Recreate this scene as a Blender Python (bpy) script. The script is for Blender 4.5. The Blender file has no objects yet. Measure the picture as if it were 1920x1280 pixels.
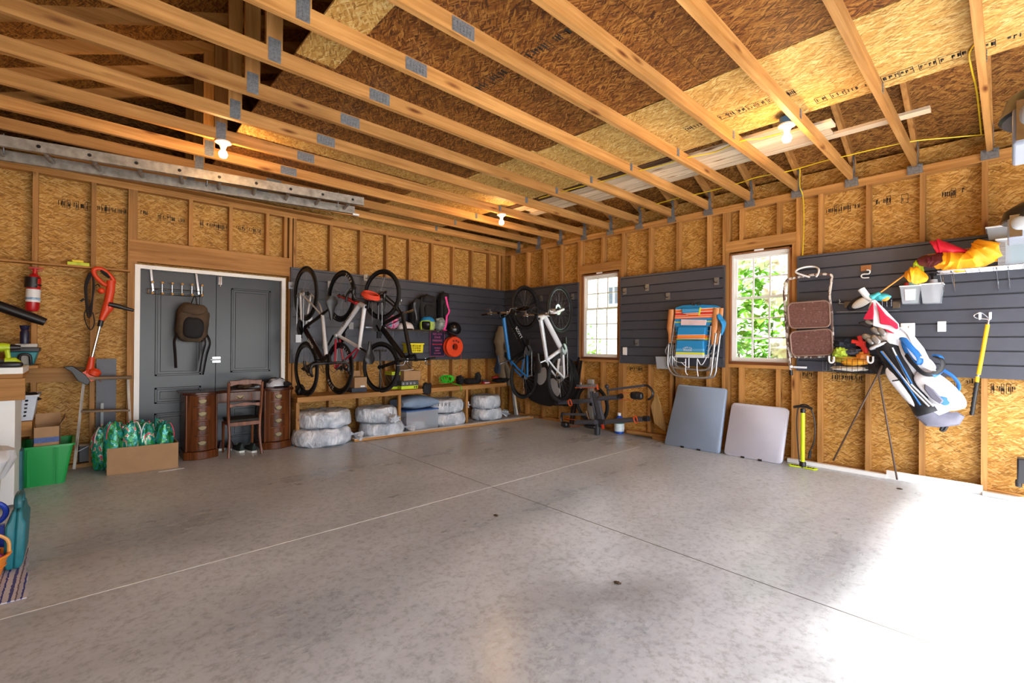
import bpy, math, random
from mathutils import Vector, Matrix, noise
random.seed(7)
SC = bpy.context.scene
COL = SC.collection
V = Vector
PI = math.pi

# ---------------------------------------------------------------- camera, sky, sun, exposure
FPX, YAW, PIT, ROL = 868.0, 0.749577, 0.00403, 0.006973
EYE = V((-5.64043, -6.2523, 1.25638))
_fw = V((math.sin(YAW)*math.cos(PIT), math.cos(YAW)*math.cos(PIT), math.sin(PIT)))
_r0 = V((math.cos(YAW), -math.sin(YAW), 0)); _u0 = _r0.cross(_fw)
_r = _r0*math.cos(ROL)+_u0*math.sin(ROL); _u = _u0*math.cos(ROL)-_r0*math.sin(ROL)
cam = bpy.data.cameras.new('camera'); cam.sensor_width = 36.0; cam.lens = FPX/1920*36.0
cam.clip_start = 0.05; cam.clip_end = 300
co = bpy.data.objects.new('camera', cam); COL.objects.link(co)
co.matrix_world = Matrix(((_r.x, _u.x, -_fw.x, EYE.x), (_r.y, _u.y, -_fw.y, EYE.y), (_r.z, _u.z, -_fw.z, EYE.z), (0, 0, 0, 1)))
SC.camera = co
SC.view_settings.view_transform = 'Standard'; SC.view_settings.look = 'None'
SC.view_settings.gamma = 1.0; SC.view_settings.use_curve_mapping = False
SC.view_settings.exposure = 2.5
SC.cycles.max_bounces = 10; SC.cycles.diffuse_bounces = 2; SC.cycles.glossy_bounces = 4
SC.cycles.transmission_bounces = 6; SC.cycles.transparent_max_bounces = 12
SC.cycles.sample_clamp_indirect = 6.0
W = bpy.data.worlds.new('sky'); SC.world = W; W.use_nodes = True
_nt = W.node_tree; _bg = _nt.nodes['Background']
_sky = _nt.nodes.new('ShaderNodeTexSky'); _sky.sky_type = 'NISHITA'; _sky.sun_disc = False
_sky.sun_elevation = math.radians(52); _sky.sun_rotation = math.radians(200); _sky.air_density = 1.0; _sky.dust_density = 3.0
_mixs = _nt.nodes.new('ShaderNodeMixRGB'); _mixs.inputs[0].default_value = 0.6; _mixs.inputs[2].default_value = (6.7, 7.05, 7.6, 1)
_nt.links.new(_sky.outputs[0], _mixs.inputs[1]); _nt.links.new(_mixs.outputs[0], _bg.inputs[0]); _bg.inputs[1].default_value = 0.20
FRONT = -7.6                                     # plane of the open garage doors behind the camera
sun = bpy.data.lights.new('sun', 'SUN'); sun.energy = 7.0; sun.angle = math.radians(11); sun.color = (1.0, 0.97, 0.93)
so = bpy.data.objects.new('sun', sun); COL.objects.link(so)
so.rotation_euler = V((-0.10, -0.76, 1.0)).to_track_quat('Z', 'Y').to_euler(); so.location = (-4, -14, 10)
for _x0, _x1 in ((-6.35, -3.95), (-3.65, -0.2)):   # sampling portals in the two open doorways (they give no light)
    _l = bpy.data.lights.new('doorway_portal', 'AREA'); _l.shape = 'RECTANGLE'; _l.size = _x1-_x0; _l.size_y = 2.3; _l.cycles.is_portal = True
    _o = bpy.data.objects.new('doorway_portal', _l); COL.objects.link(_o); _o.location = ((_x0+_x1)/2, FRONT+.05, 1.15)
    _o.rotation_euler = (PI/2, 0, 0)

# ---------------------------------------------------------------- photograph pixel -> point on a real plane
def ray(px, py): return _fw + _r*((px-960)/FPX) + _u*((640-py)/FPX)
def B(px, py, y=0.0):
    d = ray(px, py); return EYE + d*((y-EYE.y)/d.y)
def R(px, py, x=0.0):
    d = ray(px, py); return EYE + d*((x-EYE.x)/d.x)
def F(px, py, z=0.0):
    d = ray(px, py); return EYE + d*((z-EYE.z)/d.z)

# ---------------------------------------------------------------- materials
def lin(c):
    if isinstance(c, str): c = tuple(int(c[i:i+2], 16) for i in (0, 2, 4))
    return tuple(((v/255)/12.92 if v/255 <= 0.04045 else ((v/255+0.055)/1.055)**2.4) for v in c) + (1,)
class NT:
    def __init__(s, name):
        s.m = bpy.data.materials.new(name); s.m.use_nodes = True; s.t = s.m.node_tree; s.b = s.t.nodes['Principled BSDF']
    def n(s, typ, **kw):
        o = s.t.nodes.new('ShaderNode'+typ)
        for k, v in kw.items():
            if k.startswith('i'):
                key = k[1:]; o.inputs[int(key) if key.isdigit() else key.replace('_', ' ')].default_value = v
            else: setattr(o, k, v)
        return o
    def l(s, a, b): s.t.links.new(a, b)
    def ramp(s, fac, stops):
        r = s.n('ValToRGB'); e = r.color_ramp.elements
        while len(e) < len(stops): e.new(0.5)
        for k, (p, c) in enumerate(stops): e[k].position = p; e[k].color = c if len(c) == 4 else tuple(c)+(1,)
        s.l(fac, r.inputs[0]); return r.outputs[0]
    def coords(s, scale=(1, 1, 1), rot=(0, 0, 0), kind='Object'):
        tc = s.n('TexCoord'); mp = s.n('Mapping'); mp.inputs['Scale'].default_value = scale; mp.inputs['Rotation'].default_value = rot
        s.l(tc.outputs[kind], mp.inputs[0]); return mp.outputs[0]
_mc = {}
def mat(name, col, rough=0.5, metal=0.0, var=0.12, vs=6.0, bump=0.0, bs=60.0, spec=0.5, sheen=0.0, coat=0.0):
    if name in _mc: return _mc[name]
    t = NT(name); c = lin(col); no = t.n('TexNoise', iScale=vs, iDetail=4.0); t.l(t.coords(), no.inputs[0])
    lo = tuple(x*(1-var) for x in c[:3]); hi = tuple(min(1, x*(1+var)) for x in c[:3])
    t.l(t.ramp(no.outputs[0], [(0.3, lo), (0.7, hi)]), t.b.inputs['Base Color'])
    t.b.inputs['Roughness'].default_value = rough; t.b.inputs['Metallic'].default_value = metal
    t.b.inputs['Specular IOR Level'].default_value = spec; t.b.inputs['Coat Weight'].default_value = coat
    t.b.inputs['Sheen Weight'].default_value = sheen
    if bump:
        b = t.n('Bump', iStrength=bump, iDistance=0.004); nb = t.n('TexNoise', iScale=bs, iDetail=3.0)
        t.l(t.coords(), nb.inputs[0]); t.l(nb.outputs[0], b.inputs['Height']); t.l(b.outputs[0], t.b.inputs['Normal'])
    _mc[name] = t.m; return t.m
def wood(name, axis, c0, c1, knot=True, rough=0.6, rnd=0.25):
    if name in _mc: return _mc[name]
    t = NT(name); s = {'x': (1.2, 28, 28), 'y': (28, 1.2, 28), 'z': (28, 28, 1.2)}[axis]
    oi = t.n('ObjectInfo'); tc = t.n('TexCoord'); vm = t.n('VectorMath', operation='SCALE'); 
    cx = t.n('CombineXYZ'); 
    for k in range(3): t.l(oi.outputs['Random'], cx.inputs[k])
    t.l(cx.outputs[0], vm.inputs[0]); vm.inputs['Scale'].default_value = 37.0
    ad = t.n('VectorMath', operation='ADD'); t.l(tc.outputs['Object'], ad.inputs[0]); t.l(vm.outputs[0], ad.inputs[1])
    mp = t.n('Mapping'); mp.inputs['Scale'].default_value = s; t.l(ad.outputs[0], mp.inputs[0])
    no = t.n('TexNoise', iScale=1.0, iDetail=6.0, iRoughness=0.6, iDistortion=0.4); t.l(mp.outputs[0], no.inputs[0])
    base = t.ramp(no.outputs[0], [(0.28, lin(c0)), (0.5, tuple((a+b)/2 for a, b in zip(lin(c0), lin(c1)))), (0.7, lin(c1))])
    mp2 = t.n('Mapping'); mp2.inputs['Scale'].default_value = {'x': (2.2, 9, 9), 'y': (9, 2.2, 9), 'z': (9, 9, 2.2)}[axis]; t.l(ad.outputs[0], mp2.inputs[0])
    vo = t.n('TexVoronoi', iScale=0.9); t.l(mp2.outputs[0], vo.inputs['Vector'])
    kr = t.ramp(vo.outputs['Distance'], [(0.05, (1, 1, 1)), (0.17, (0, 0, 0))])
    mx = t.n('MixRGB', blend_type='MULTIPLY'); t.l(kr, mx.inputs[0]) if knot else mx.inputs[0].__setattr__('default_value', 0.0)
    t.l(base, mx.inputs[1]); mx.inputs[2].default_value = (0.30, 0.17, 0.09, 1)
    nn = t.n('TexNoise', iScale=2.2, iDetail=3.0); t.l(ad.outputs[0], nn.inputs[0])
    hs = t.n('HueSaturation'); t.l(mx.outputs[0], hs.inputs['Color'])
    ma = t.n('MapRange'); t.l(oi.outputs['Random'], ma.inputs[0]); ma.inputs[3].default_value = 1-rnd; ma.inputs[4].default_value = 1+rnd*.5
    mm = t.n('MapRange'); t.l(nn.outputs[0], mm.inputs[0]); mm.inputs[1].default_value = 0.3; mm.inputs[2].default_value = 0.7; mm.inputs[3].default_value = 0.85; mm.inputs[4].default_value = 1.1
    mu = t.n('Math', operation='MULTIPLY'); t.l(ma.outputs[0], mu.inputs[0]); t.l(mm.outputs[0], mu.inputs[1]); t.l(mu.outputs[0], hs.inputs['Value'])
    t.l(hs.outputs[0], t.b.inputs['Base Color']); t.b.inputs['Roughness'].default_value = rough; t.b.inputs['Specular IOR Level'].default_value = .3
    b = t.n('Bump', iStrength=0.15, iDistance=0.003); t.l(no.outputs[0], b.inputs['Height']); t.l(b.outputs[0], t.b.inputs['Normal'])
    _mc[name] = t.m; return t.m
def osb(name, plane, cols, sheet=None):
    """Oriented strand board: three layers of flat flakes of differing direction. plane = the two axes it lies in."""
    t = NT(name); tc = t.n('TexCoord')
    wn = t.n('TexNoise', iScale=3.0, iDetail=2.0); t.l(tc.outputs['Object'], wn.inputs[0])
    sub = t.n('VectorMath', operation='SUBTRACT'); t.l(wn.outputs['Color'], sub.inputs[0]); sub.inputs[1].default_value = (.5, .5, .5)
    sc = t.n('VectorMath', operation='SCALE'); sc.inputs['Scale'].default_value = 0.10; t.l(sub.outputs[0], sc.inputs[0])
    ad = t.n('VectorMath', operation='ADD'); t.l(tc.outputs['Object'], ad.inputs[0]); t.l(sc.outputs[0], ad.inputs[1])
    ax = 'xyz'.index; nrm = [a for a in 'xyz' if a not in plane][0]
    outs = []
    for k, (ang, sa, sb) in enumerate([(0.12, 15, 95), (-0.45, 19, 120), (0.6, 23, 150)]):
        mp = t.n('Mapping'); s = [0.0, 0.0, 0.0]; s[ax(plane[0])] = sa; s[ax(plane[1])] = sb; s[ax(nrm)] = 1.0
        r = [0, 0, 0]; r[ax(nrm)] = ang
        m0 = t.n('Mapping'); m0.inputs['Rotation'].default_value = r; m0.inputs['Location'].default_value = (k*3.1, k*1.7, k*.9); t.l(ad.outputs[0], m0.inputs[0])
        mp.inputs['Scale'].default_value = s; t.l(m0.outputs[0], mp.inputs[0])
        vo = t.n('TexVoronoi', iScale=1.0); t.l(mp.outputs[0], vo.inputs['Vector'])
        sp = t.n('SeparateColor'); t.l(vo.outputs['Color'], sp.inputs[0]); outs.append((sp.outputs[0], sp.outputs[1]))
    n2 = len(cols)
    def rmp(o): return t.ramp(o, [(0.04+0.92*i/(n2-1), lin(c)) for i, c in enumerate(cols)])
    m1 = t.n('MixRGB'); t.l(t.ramp(outs[1][1], [(0.5, (0, 0, 0)), (0.56, (1, 1, 1))]), m1.inputs[0]); t.l(rmp(outs[0][0]), m1.inputs[1]); t.l(rmp(outs[1][0]), m1.inputs[2])
    m2 = t.n('MixRGB'); t.l(t.ramp(outs[2][1], [(0.64, (0, 0, 0)), (0.7, (1, 1, 1))]), m2.inputs[0]); t.l(m1.outputs[0], m2.inputs[1]); t.l(rmp(outs[2][0]), m2.inputs[2])
    nb = t.n('TexNoise', iScale=1.3, iDetail=5.0, iRoughness=.6); t.l(tc.outputs['Object'], nb.inputs[0])
    mr = t.n('MapRange'); t.l(nb.outputs[0], mr.inputs[0]); mr.inputs[1].default_value = .3; mr.inputs[2].default_value = .7; mr.inputs[3].default_value = .78; mr.inputs[4].default_value = 1.15
    hs = t.n('HueSaturation'); t.l(m2.outputs[0], hs.inputs['Color']); t.l(mr.outputs[0], hs.inputs['Value'])
    t.l(hs.outputs[0], t.b.inputs['Base Color']); t.b.inputs['Roughness'].default_value = 0.62; t.b.inputs['Specular IOR Level'].default_value = .25
    b = t.n('Bump', iStrength=0.2, iDistance=0.004); t.l(outs[0][0], b.inputs['Height']); t.l(b.outputs[0], t.b.inputs['Normal'])
    return t.m

# ---------------------------------------------------------------- mesh building
def frame_of(d, up=V((0, 0, 1))):
    d = d.normalized()
    if abs(d.dot(up)) > 0.98: up = V((0, 1, 0)) if abs(d.y) < .9 else V((1, 0, 0))
    a = d.cross(up).normalized(); b = a.cross(d).normalized(); return a, b
def catmull(pts, k=6, closed=False):
    n = len(pts); out = []
    rng = range(n) if closed else range(n-1)
    for i in rng:
        p0 = pts[(i-1) % n] if (closed or i > 0) else pts[0]*2-pts[1]
        p1 = pts[i]; p2 = pts[(i+1) % n]; p3 = pts[(i+2) % n] if (closed or i+2 < n) else pts[-1]*2-pts[-2]
        for j in range(k):
            u = j/k; out.append(0.5*((2*p1)+(p2-p0)*u+(2*p0-5*p1+4*p2-p3)*u*u+(3*p1-p0-3*p2+p3)*u**3))
    if not closed: out.append(pts[-1].copy())
    return out
class G:
    def __init__(s): s.v = []; s.f = []; s.m = []; s.cur = 0
    def mi(s, i): s.cur = i; return s
    def add(s, vs, fs):
        o = len(s.v); s.v += [V(p) for p in vs]; s.f += [tuple(i+o for i in f) for f in fs]; s.m += [s.cur]*len(fs); return s
    def box(s, x0, x1, y0, y1, z0, z1, M=None):
        p = [V((x, y, z)) for x in (x0, x1) for y in (y0, y1) for z in (z0, z1)]
        if M is not None: p = [M @ q for q in p]
        return s.add(p, [(0, 1, 3, 2), (4, 6, 7, 5), (0, 4, 5, 1), (2, 3, 7, 6), (0, 2, 6, 4), (1, 5, 7, 3)])
    def hexa(s, a, b):
        """box between quad a and quad b (4 points each)"""
        return s.add(list(a)+list(b), [(0, 1, 2, 3), (7, 6, 5, 4), (0, 4, 5, 1), (1, 5, 6, 2), (2, 6, 7, 3), (3, 7, 4, 0)])
    def bar(s, p0, p1, w, h, up=V((0, 0, 1))):
        a, b = frame_of(p1-p0, up); a = a*(w/2); b = b*(h/2)
        return s.hexa([p0-a-b, p0+a-b, p0+a+b, p0-a+b], [p1-a-b, p1+a-b, p1+a+b, p1-a+b])
    def tube(s, pts, r, n=8, closed=False, cap=True, flat=1.0, up=None):
        pts = [V(p) for p in pts]; k = len(pts); o = len(s.v); a = None; rings = []
        for i, p in enumerate(pts):
            if closed: d = pts[(i+1) % k]-pts[(i-1) % k]
            else: d = pts[min(i+1, k-1)]-pts[max(i-1, 0)]
            if d.length < 1e-9: d = V((0, 0, 1))
            d.normalize()
            if up is not None: a, b = frame_of(d, up)
            elif a is None: a, b = frame_of(d)
            else:
                a = (a-d*a.dot(d)); a = a.normalized() if a.length > 1e-6 else frame_of(d)[0]; b = a.cross(d)
            rr = r[i] if isinstance(r, (list, tuple)) else r
            rings.append([p+a*math.cos(2*PI*j/n)*rr+b*math.sin(2*PI*j/n)*rr*flat for j in range(n)])
        fs = []; vs = [q for g in rings for q in g]
        for i in range(k if closed else k-1):
            for j in range(n):
                i2 = (i+1) % k; fs.append((i*n+j, i*n+(j+1) % n, i2*n+(j+1) % n, i2*n+j))
        if cap and not closed: fs += [tuple(range(n))[::-1], tuple((k-1)*n+j for j in range(n))]
        return s.add(vs, fs)
    def cyl(s, p0, p1, r, r1=None, n=16, cap=True): return s.tube([p0, p1], [r, r if r1 is None else r1], n, cap=cap)
    def rings(s, rs, closed_ring=True, cap=True, loop=False):
        n = len(rs[0]); k = len(rs); fs = []
        for i in range(k if loop else k-1):
            i2 = (i+1) % k
            for j in range(n if closed_ring else n-1): fs.append((i*n+j, i*n+(j+1) % n, i2*n+(j+1) % n, i2*n+j))
        if cap and not loop: fs += [tuple(range(n))[::-1], tuple((k-1)*n+j for j in range(n))]
        return s.add([q for g in rs for q in g], fs)
    def lathe(s, prof, o, ax=V((0, 0, 1)), n=20, cap=True):
        a, b = frame_of(V(ax)); o = V(o); ax = V(ax).normalized()
        return s.rings([[o+ax*z+(a*math.cos(2*PI*j/n)+b*math.sin(2*PI*j/n))*max(r, 1e-4) for j in range(n)] for r, z in prof], cap=cap)
    def prism(s, poly, d):
        n = len(poly); d = V(d); return s.rings([[V(p) for p in poly], [V(p)+d for p in poly]])
    def torus(s, c, ax, Rr, r, n=36, m=8, flat=1.0):
        a, b = frame_of(V(ax)); c = V(c); ax = V(ax).normalized(); rs = []
        for i in range(n):
            e = a*math.cos(2*PI*i/n)+b*math.sin(2*PI*i/n)
            rs.append([c+e*(Rr+r*math.cos(2*PI*j/m))+ax*(r*flat*math.sin(2*PI*j/m)) for j in range(m)])
        return s.rings(rs, loop=True)
    def ell(s, c, rad, M=None, nu=20, nv=12, p=1.0, amp=0.0, fr=6.0, seed=0.0, zmin=-1.0, zmax=1.0, crease=0.0):
        c = V(c); rs = []; sg = lambda x, e: math.copysign(abs(x)**e, x)
        for i in range(nv+1):
            th = math.asin(max(-1, min(1, zmin)))+(math.asin(min(1, zmax))-math.asin(max(-1, zmin)))*i/nv
            ring = []
            for j in range(nu):
                ph = 2*PI*j/nu; ct = math.cos(th)
                q = V((sg(ct, p)*sg(math.cos(ph), p), sg(ct, p)*sg(math.sin(ph), p), sg(math.sin(th), p)))
                if amp or crease:
                    dn = noise.noise(q*fr*.3+V((seed, seed*1.3, 0)))*amp
                    if crease: dn -= crease*abs(noise.noise(V((ph*fr*.5+seed, th*1.2, seed))))**.7
                    q = q*(1+dn)
                q = V((q.x*rad[0], q.y*rad[1], q.z*rad[2]))
                ring.append(c+(M @ q if M is not None else q))
            rs.append(ring)
        return s.rings(rs)
    def done(s, name, mats, parent=None, label=None, cat=None, group=None, kind=None, smooth=True, angle=40, bevel=0, sub=0, rough=0, seed=0):
        mats = mats if isinstance(mats, (list, tuple)) else [mats]
        lo = V((min(p.x for p in s.v), min(p.y for p in s.v), min(p.z for p in s.v))); hi = V((max(p.x for p in s.v), max(p.y for p in s.v), max(p.z for p in s.v)))
        base = V(((lo.x+hi.x)/2, (lo.y+hi.y)/2, lo.z))
        me = bpy.data.meshes.new(name); me.from_pydata([p-base for p in s.v], [], s.f)
        for m_ in mats: me.materials.append(m_)
        for i, p in enumerate(me.polygons): p.material_index = s.m[i]; p.use_smooth = smooth
        me.update()
        import bmesh
        bm = bmesh.new(); bm.from_mesh(me); bmesh.ops.recalc_face_normals(bm, faces=bm.faces); bm.to_mesh(me); bm.free()
        if smooth: me.set_sharp_from_angle(angle=math.radians(angle))
        o = bpy.data.objects.new(name, me); COL.objects.link(o)
        if bevel:
            b = o.modifiers.new('bevel', 'BEVEL'); b.width = bevel; b.segments = 2; b.limit_method = 'ANGLE'; b.angle_limit = math.radians(40); b.harden_normals = False
        if sub:
            b = o.modifiers.new('subsurf', 'SUBSURF'); b.levels = sub; b.render_levels = sub
        place(o, base, parent)
        tag(o, label, cat, group, kind); return o
WORLD = {}
def place(o, base, parent):
    WORLD[o.name] = base.copy()
    if parent is not None:
        o.parent = parent; o.location = base-WORLD[parent.name]
    else: o.location = base
def tag(o, label=None, cat=None, group=None, kind=None):
    if label: o['label'] = label
    if cat: o['category'] = cat
    if group: o['group'] = group
    if kind: o['kind'] = kind
    return o
def thing(name, loc, label, cat, group=None):
    o = bpy.data.objects.new(name, None); o.empty_display_size = .1; COL.objects.link(o); o.location = V(loc); WORLD[o.name] = V(loc)
    return tag(o, label, cat, group)
def text(body, size, org, right, up, m, parent, name='lettering', depth=0.0015, align='CENTER', sx=1.0):
    cu = bpy.data.curves.new('t', 'FONT'); cu.body = body; cu.size = size; cu.align_x = align; cu.align_y = 'CENTER'; cu.extrude = depth/2; cu.resolution_u = 3
    o = bpy.data.objects.new('t', cu); COL.objects.link(o)
    dg = bpy.context.evaluated_depsgraph_get(); me = bpy.data.meshes.new_from_object(o.evaluated_get(dg)); bpy.data.objects.remove(o); bpy.data.curves.remove(cu)
    r = V(right).normalized(); u = V(up).normalized(); n = r.cross(u)
    base = V(org)
    for v in me.vertices: p = v.co.copy(); v.co = r*p.x*sx+u*p.y+n*p.z
    me.materials.clear(); me.materials.append(m)
    ob = bpy.data.objects.new(name, me); COL.objects.link(ob); place(ob, base, parent); return ob

# common materials
SPFX = wood('spruce_lumber_x', 'x', '96642f', 'c69256'); SPFY = wood('spruce_lumber_y', 'y', '96642f', 'c69256'); SPFZ = wood('spruce_lumber_z', 'z', '96642f', 'c69256')
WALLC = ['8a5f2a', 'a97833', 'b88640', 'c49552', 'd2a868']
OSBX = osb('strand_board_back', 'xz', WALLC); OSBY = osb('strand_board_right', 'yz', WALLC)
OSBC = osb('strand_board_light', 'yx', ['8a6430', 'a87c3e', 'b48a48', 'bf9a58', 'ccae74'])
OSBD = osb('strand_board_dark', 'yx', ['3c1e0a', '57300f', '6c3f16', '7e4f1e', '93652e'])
STEEL = mat('galvanised_steel', '8e9298', .45, .75, .2, 30); CHROME = mat('chrome', 'd0d2d6', .18, 1.0, .05); ALU = mat('aluminium', 'b4b6ba', .35, .85, .1, 12)
WHITE = mat('white_paint', 'eeeeec', .4, 0, .04); WHITEP = mat('white_plastic', 'e6e8ec', .35, 0, .03); BLACK = mat('black_plastic', '15151a', .4, 0, .2)
RUBBER = mat('black_rubber', '101013', .7, 0, .25, 40, .3, 90); DGREY = mat('dark_grey_plastic', '3a3c44', .45); GREY = mat('grey_plastic', '7d8088', .5)
SLATM = mat('slate_slatwall', '41444f', .42, 0, .06, 14, .05, 200); BLKM = mat('black_metal', '1a1a1e', .3, .6, .1); CARD = mat('cardboard', 'a8835e', .8, 0, .08, 8, .1, 120)

# ================================================================ SETTING
S0, S1, TOP = 0.987, 2.206, 2.838               # slatwall bottom, slatwall top, underside of the top plates
LX = -6.62
# ---- concrete floor
def concrete():
    t = NT('garage_concrete'); tc = t.n('TexCoord'); pos = tc.outputs['Object']
    n1 = t.n('TexNoise', iScale=0.9, iDetail=8.0, iRoughness=0.62); mp = t.n('Mapping'); mp.inputs['Scale'].default_value = (.55, 1.2, 1); mp.inputs['Rotation'].default_value = (0, 0, .1)
    t.l(pos, mp.inputs[0]); t.l(mp.outputs[0], n1.inputs[0])
    base = t.ramp(n1.outputs[0], [(0.3, lin('989ea4')), (0.45, lin('aeb3b8')), (0.6, lin('bfc4c9')), (0.75, lin('cfd4da'))])
    n2 = t.n('TexNoise', iScale=28.0, iDetail=6.0, iRoughness=.75); t.l(pos, n2.inputs[0])
    m1 = t.n('MixRGB', blend_type='MULTIPLY'); m1.inputs[0].default_value = .8; t.l(base, m1.inputs[1]); t.l(t.ramp(n2.outputs[0], [(0.36, (.64, .63, .62)), (0.5, (1, 1, 1)), (0.72, (1.14, 1.14, 1.14))]), m1.inputs[2])
    cur = m1.outputs[0]
    dn = t.n('TexNoise', iScale=4.5, iDetail=9.0, iRoughness=.78); t.l(pos, dn.inputs[0])
    ds = t.n('VectorMath', operation='SUBTRACT'); t.l(dn.outputs['Color'], ds.inputs[0]); ds.inputs[1].default_value = (.5, .5, .5)
    sc = t.n('VectorMath', operation='SCALE'); sc.inputs['Scale'].default_value = .55; t.l(ds.outputs[0], sc.inputs[0])
    da = t.n('VectorMath', operation='ADD'); t.l(pos, da.inputs[0]); t.l(sc.outputs[0], da.inputs[1])
    spots = [((1230, 948), .34, .13, .5, '4c453c', .75), ((1330, 975), .42, .12, .45, '5a5148', .6), ((1630, 1045), .42, .15, .5, '6a6256', .45), ((1480, 905), .5, .10, .6, '7a6450', .45),
             ((880, 856), .26, .20, 0, '5c4c3e', .6), ((1090, 1100), .28, .20, .3, '87725a', .55), ((950, 1075), .30, .25, .3, '8a765e', .45), ((480, 1160), .62, .20, .12, '5e574e', .6), ((640, 1110), .5, .20, .15, '5e5850', .55), ((830, 1050), .45, .18, .15, '625c55', .5),
             ((250, 960), .6, .3, .1, '6a5f55', .4), ((560, 935), .20, .12, .2, '5f5850', .45), ((440, 965), .24, .09, .4, '5f5850', .45), ((680, 890), .16, .1, 0, '5a534c', .5),
             ((600, 1215), .12, .1, 0, '7a6a58', .5), ((1430, 1185), .3, .12, .4, '6a655c', .45), ((1000, 790), .5, .22, -.5, '5a5048', .4), ((700, 860), .9, .3, -.1, '5c564f', .35)]
    for (px, py), rx, ry, ang, c, a in spots:
        a = min(.92, a*1.45); rx *= 1.15; ry *= 1.15
        q = F(px, py); mp = t.n('Mapping'); mp.vector_type = 'TEXTURE'; mp.inputs['Location'].default_value = (q.x, q.y, 0); mp.inputs['Scale'].default_value = (rx, ry, 1); mp.inputs['Rotation'].default_value = (0, 0, ang)
        t.l(da.outputs[0], mp.inputs[0]); ln = t.n('VectorMath', operation='LENGTH'); t.l(mp.outputs[0], ln.inputs[0])
        mx = t.n('MixRGB'); t.l(t.ramp(ln.outputs['Value'], [(0.0, (a, a, a)), (.5, (a*.55, a*.55, a*.55)), (1.0, (0, 0, 0))]), mx.inputs[0]); t.l(cur, mx.inputs[1]); mx.inputs[2].default_value = lin(c)
        m3 = t.n('Math', operation='MULTIPLY'); cur = mx.outputs[0]
    t.l(cur, t.b.inputs['Base Color'])
    t.l(t.ramp(n1.outputs[0], [(0.3, (.22,)*3), (0.7, (.42,)*3)]), t.b.inputs['Roughness']); t.b.inputs['Specular IOR Level'].default_value = .55
    b = t.n('Bump', iStrength=0.10, iDistance=0.003); t.l(n2.outputs[0], b.inputs['Height']); t.l(b.outputs[0], t.b.inputs['Normal'])
    return t.m
g = G(); g.box(LX-.3, .1, FRONT-.2, .1, -.12, 0); floor = g.done('floor', concrete(), kind='structure', smooth=False)
g = G(); a_, b_ = F(0, 1161), F(1005, 888); g.box(LX, -2.3, a_.y-.004, a_.y+.004, .0002, .0012); g.box(-2.3, -.6, a_.y-.003, a_.y+.003, .0002, .0008); g.done('chalk_line', mat('chalk', 'd8d8d2', .8), floor)
g = G(); g.box(-3.0, -2.994, FRONT, -.6, .0002, .0010); g.done('control_joint', mat('joint_dirt', '5f5b55', .9), floor)
# driveway, lawn and neighbouring house outside
g = G(); g.box(-12, 6, -22, FRONT-.2, -.2, -.03); g.done('driveway', mat('driveway_concrete', 'b9b6ad', .85), label='pale concrete driveway outside the open garage doors', cat='driveway')
g = G(); g.box(.16, 30, FRONT-.2, 14, -.3, -.1); g.done('lawn', mat('grass', '5c8a35', .9, 0, .3, 3), label='green lawn beyond the two garage windows', cat='lawn')

# ---- back wall
DX0, DX1 = B(263, 520).x, B(528, 530).x          # doorway opening
DZ = 2.02
g = G(); g.box(LX, DX0-.05, .089, .10, 0, 3.1); g.box(DX1+.05, .1, .089, .10, 0, 3.1); g.box(DX0-.05, DX1+.05, .089, .10, DZ+.03, 3.1)
wb = g.done('wall_back', OSBX, kind='structure', smooth=False)
g = G(); g.box(DX0-.1, DX1+.1, .104, .12, 0, 2.2); g.done('door_gap_light_block', OSBX, wb, smooth=False)  # unseen board added behind the doors to stop light through their gap
def stud_x(x, z0, z1, w=.038): g = G(); g.box(x-w/2, x+w/2, 0, .088, z0, z1); g.done('stud', SPFZ, wb)
for px in (64, 174): stud_x(B(px, 600).x, .038, TOP)
for px in (243, 252): stud_x(B(px, 600).x, .038 if px == 243 else 0.038, TOP if px == 243 else 2.15)
stud_x(B(252, 600).x, 2.32, TOP)
for px in (358, 433, 502, 536): stud_x(B(px, 440).x, 2.325, TOP)
stud_x(B(544, 600).x, .038, TOP); stud_x(B(552, 600).x, .038, TOP)
for px in (620, 676, 725, 768, 810, 850, 885, 918): stud_x(B(px, 600).x, .038, TOP)
stud_x(-.05, .038, TOP); stud_x(-.13, .038, TOP)
g = G(); g.box(DX0-.09, DX1+.11, -.001, .088, 2.09, 2.32); g.done('header', SPFX, wb)
for i, z in enumerate((TOP, TOP+.0385)):
    g = G(); g.box(LX, 0, 0, .088, z, z+.038); g.done('top_plate', SPFX, wb)
g = G(); g.box(LX, DX0-.06, 0, .088, 0, .038); g.done('bottom_plate', SPFX, wb)
g = G(); g.box(DX1+.06, 0, 0, .088, 0, .038); g.done('bottom_plate', SPFX, wb)
g = G(); a = B(150, 690); g.box(LX, B(148, 700, -.02).x, -.04, -.001, B(100, 716, -.04).z, B(100, 690, -.04).z); 
g.done('backing_board', SPFX, wb)
# second trim layer of white casing round the doorway
g = G(); g.box(DX0-.045, DX0, -.012, .085, 0, DZ+.04); g.box(DX1, DX1+.045, -.012, .085, 0, DZ+.04); g.box(DX0, DX1, -.012, .085, DZ, DZ+.04)
g.done('trim_1', WHITE, kind='structure', smooth=False)
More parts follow.
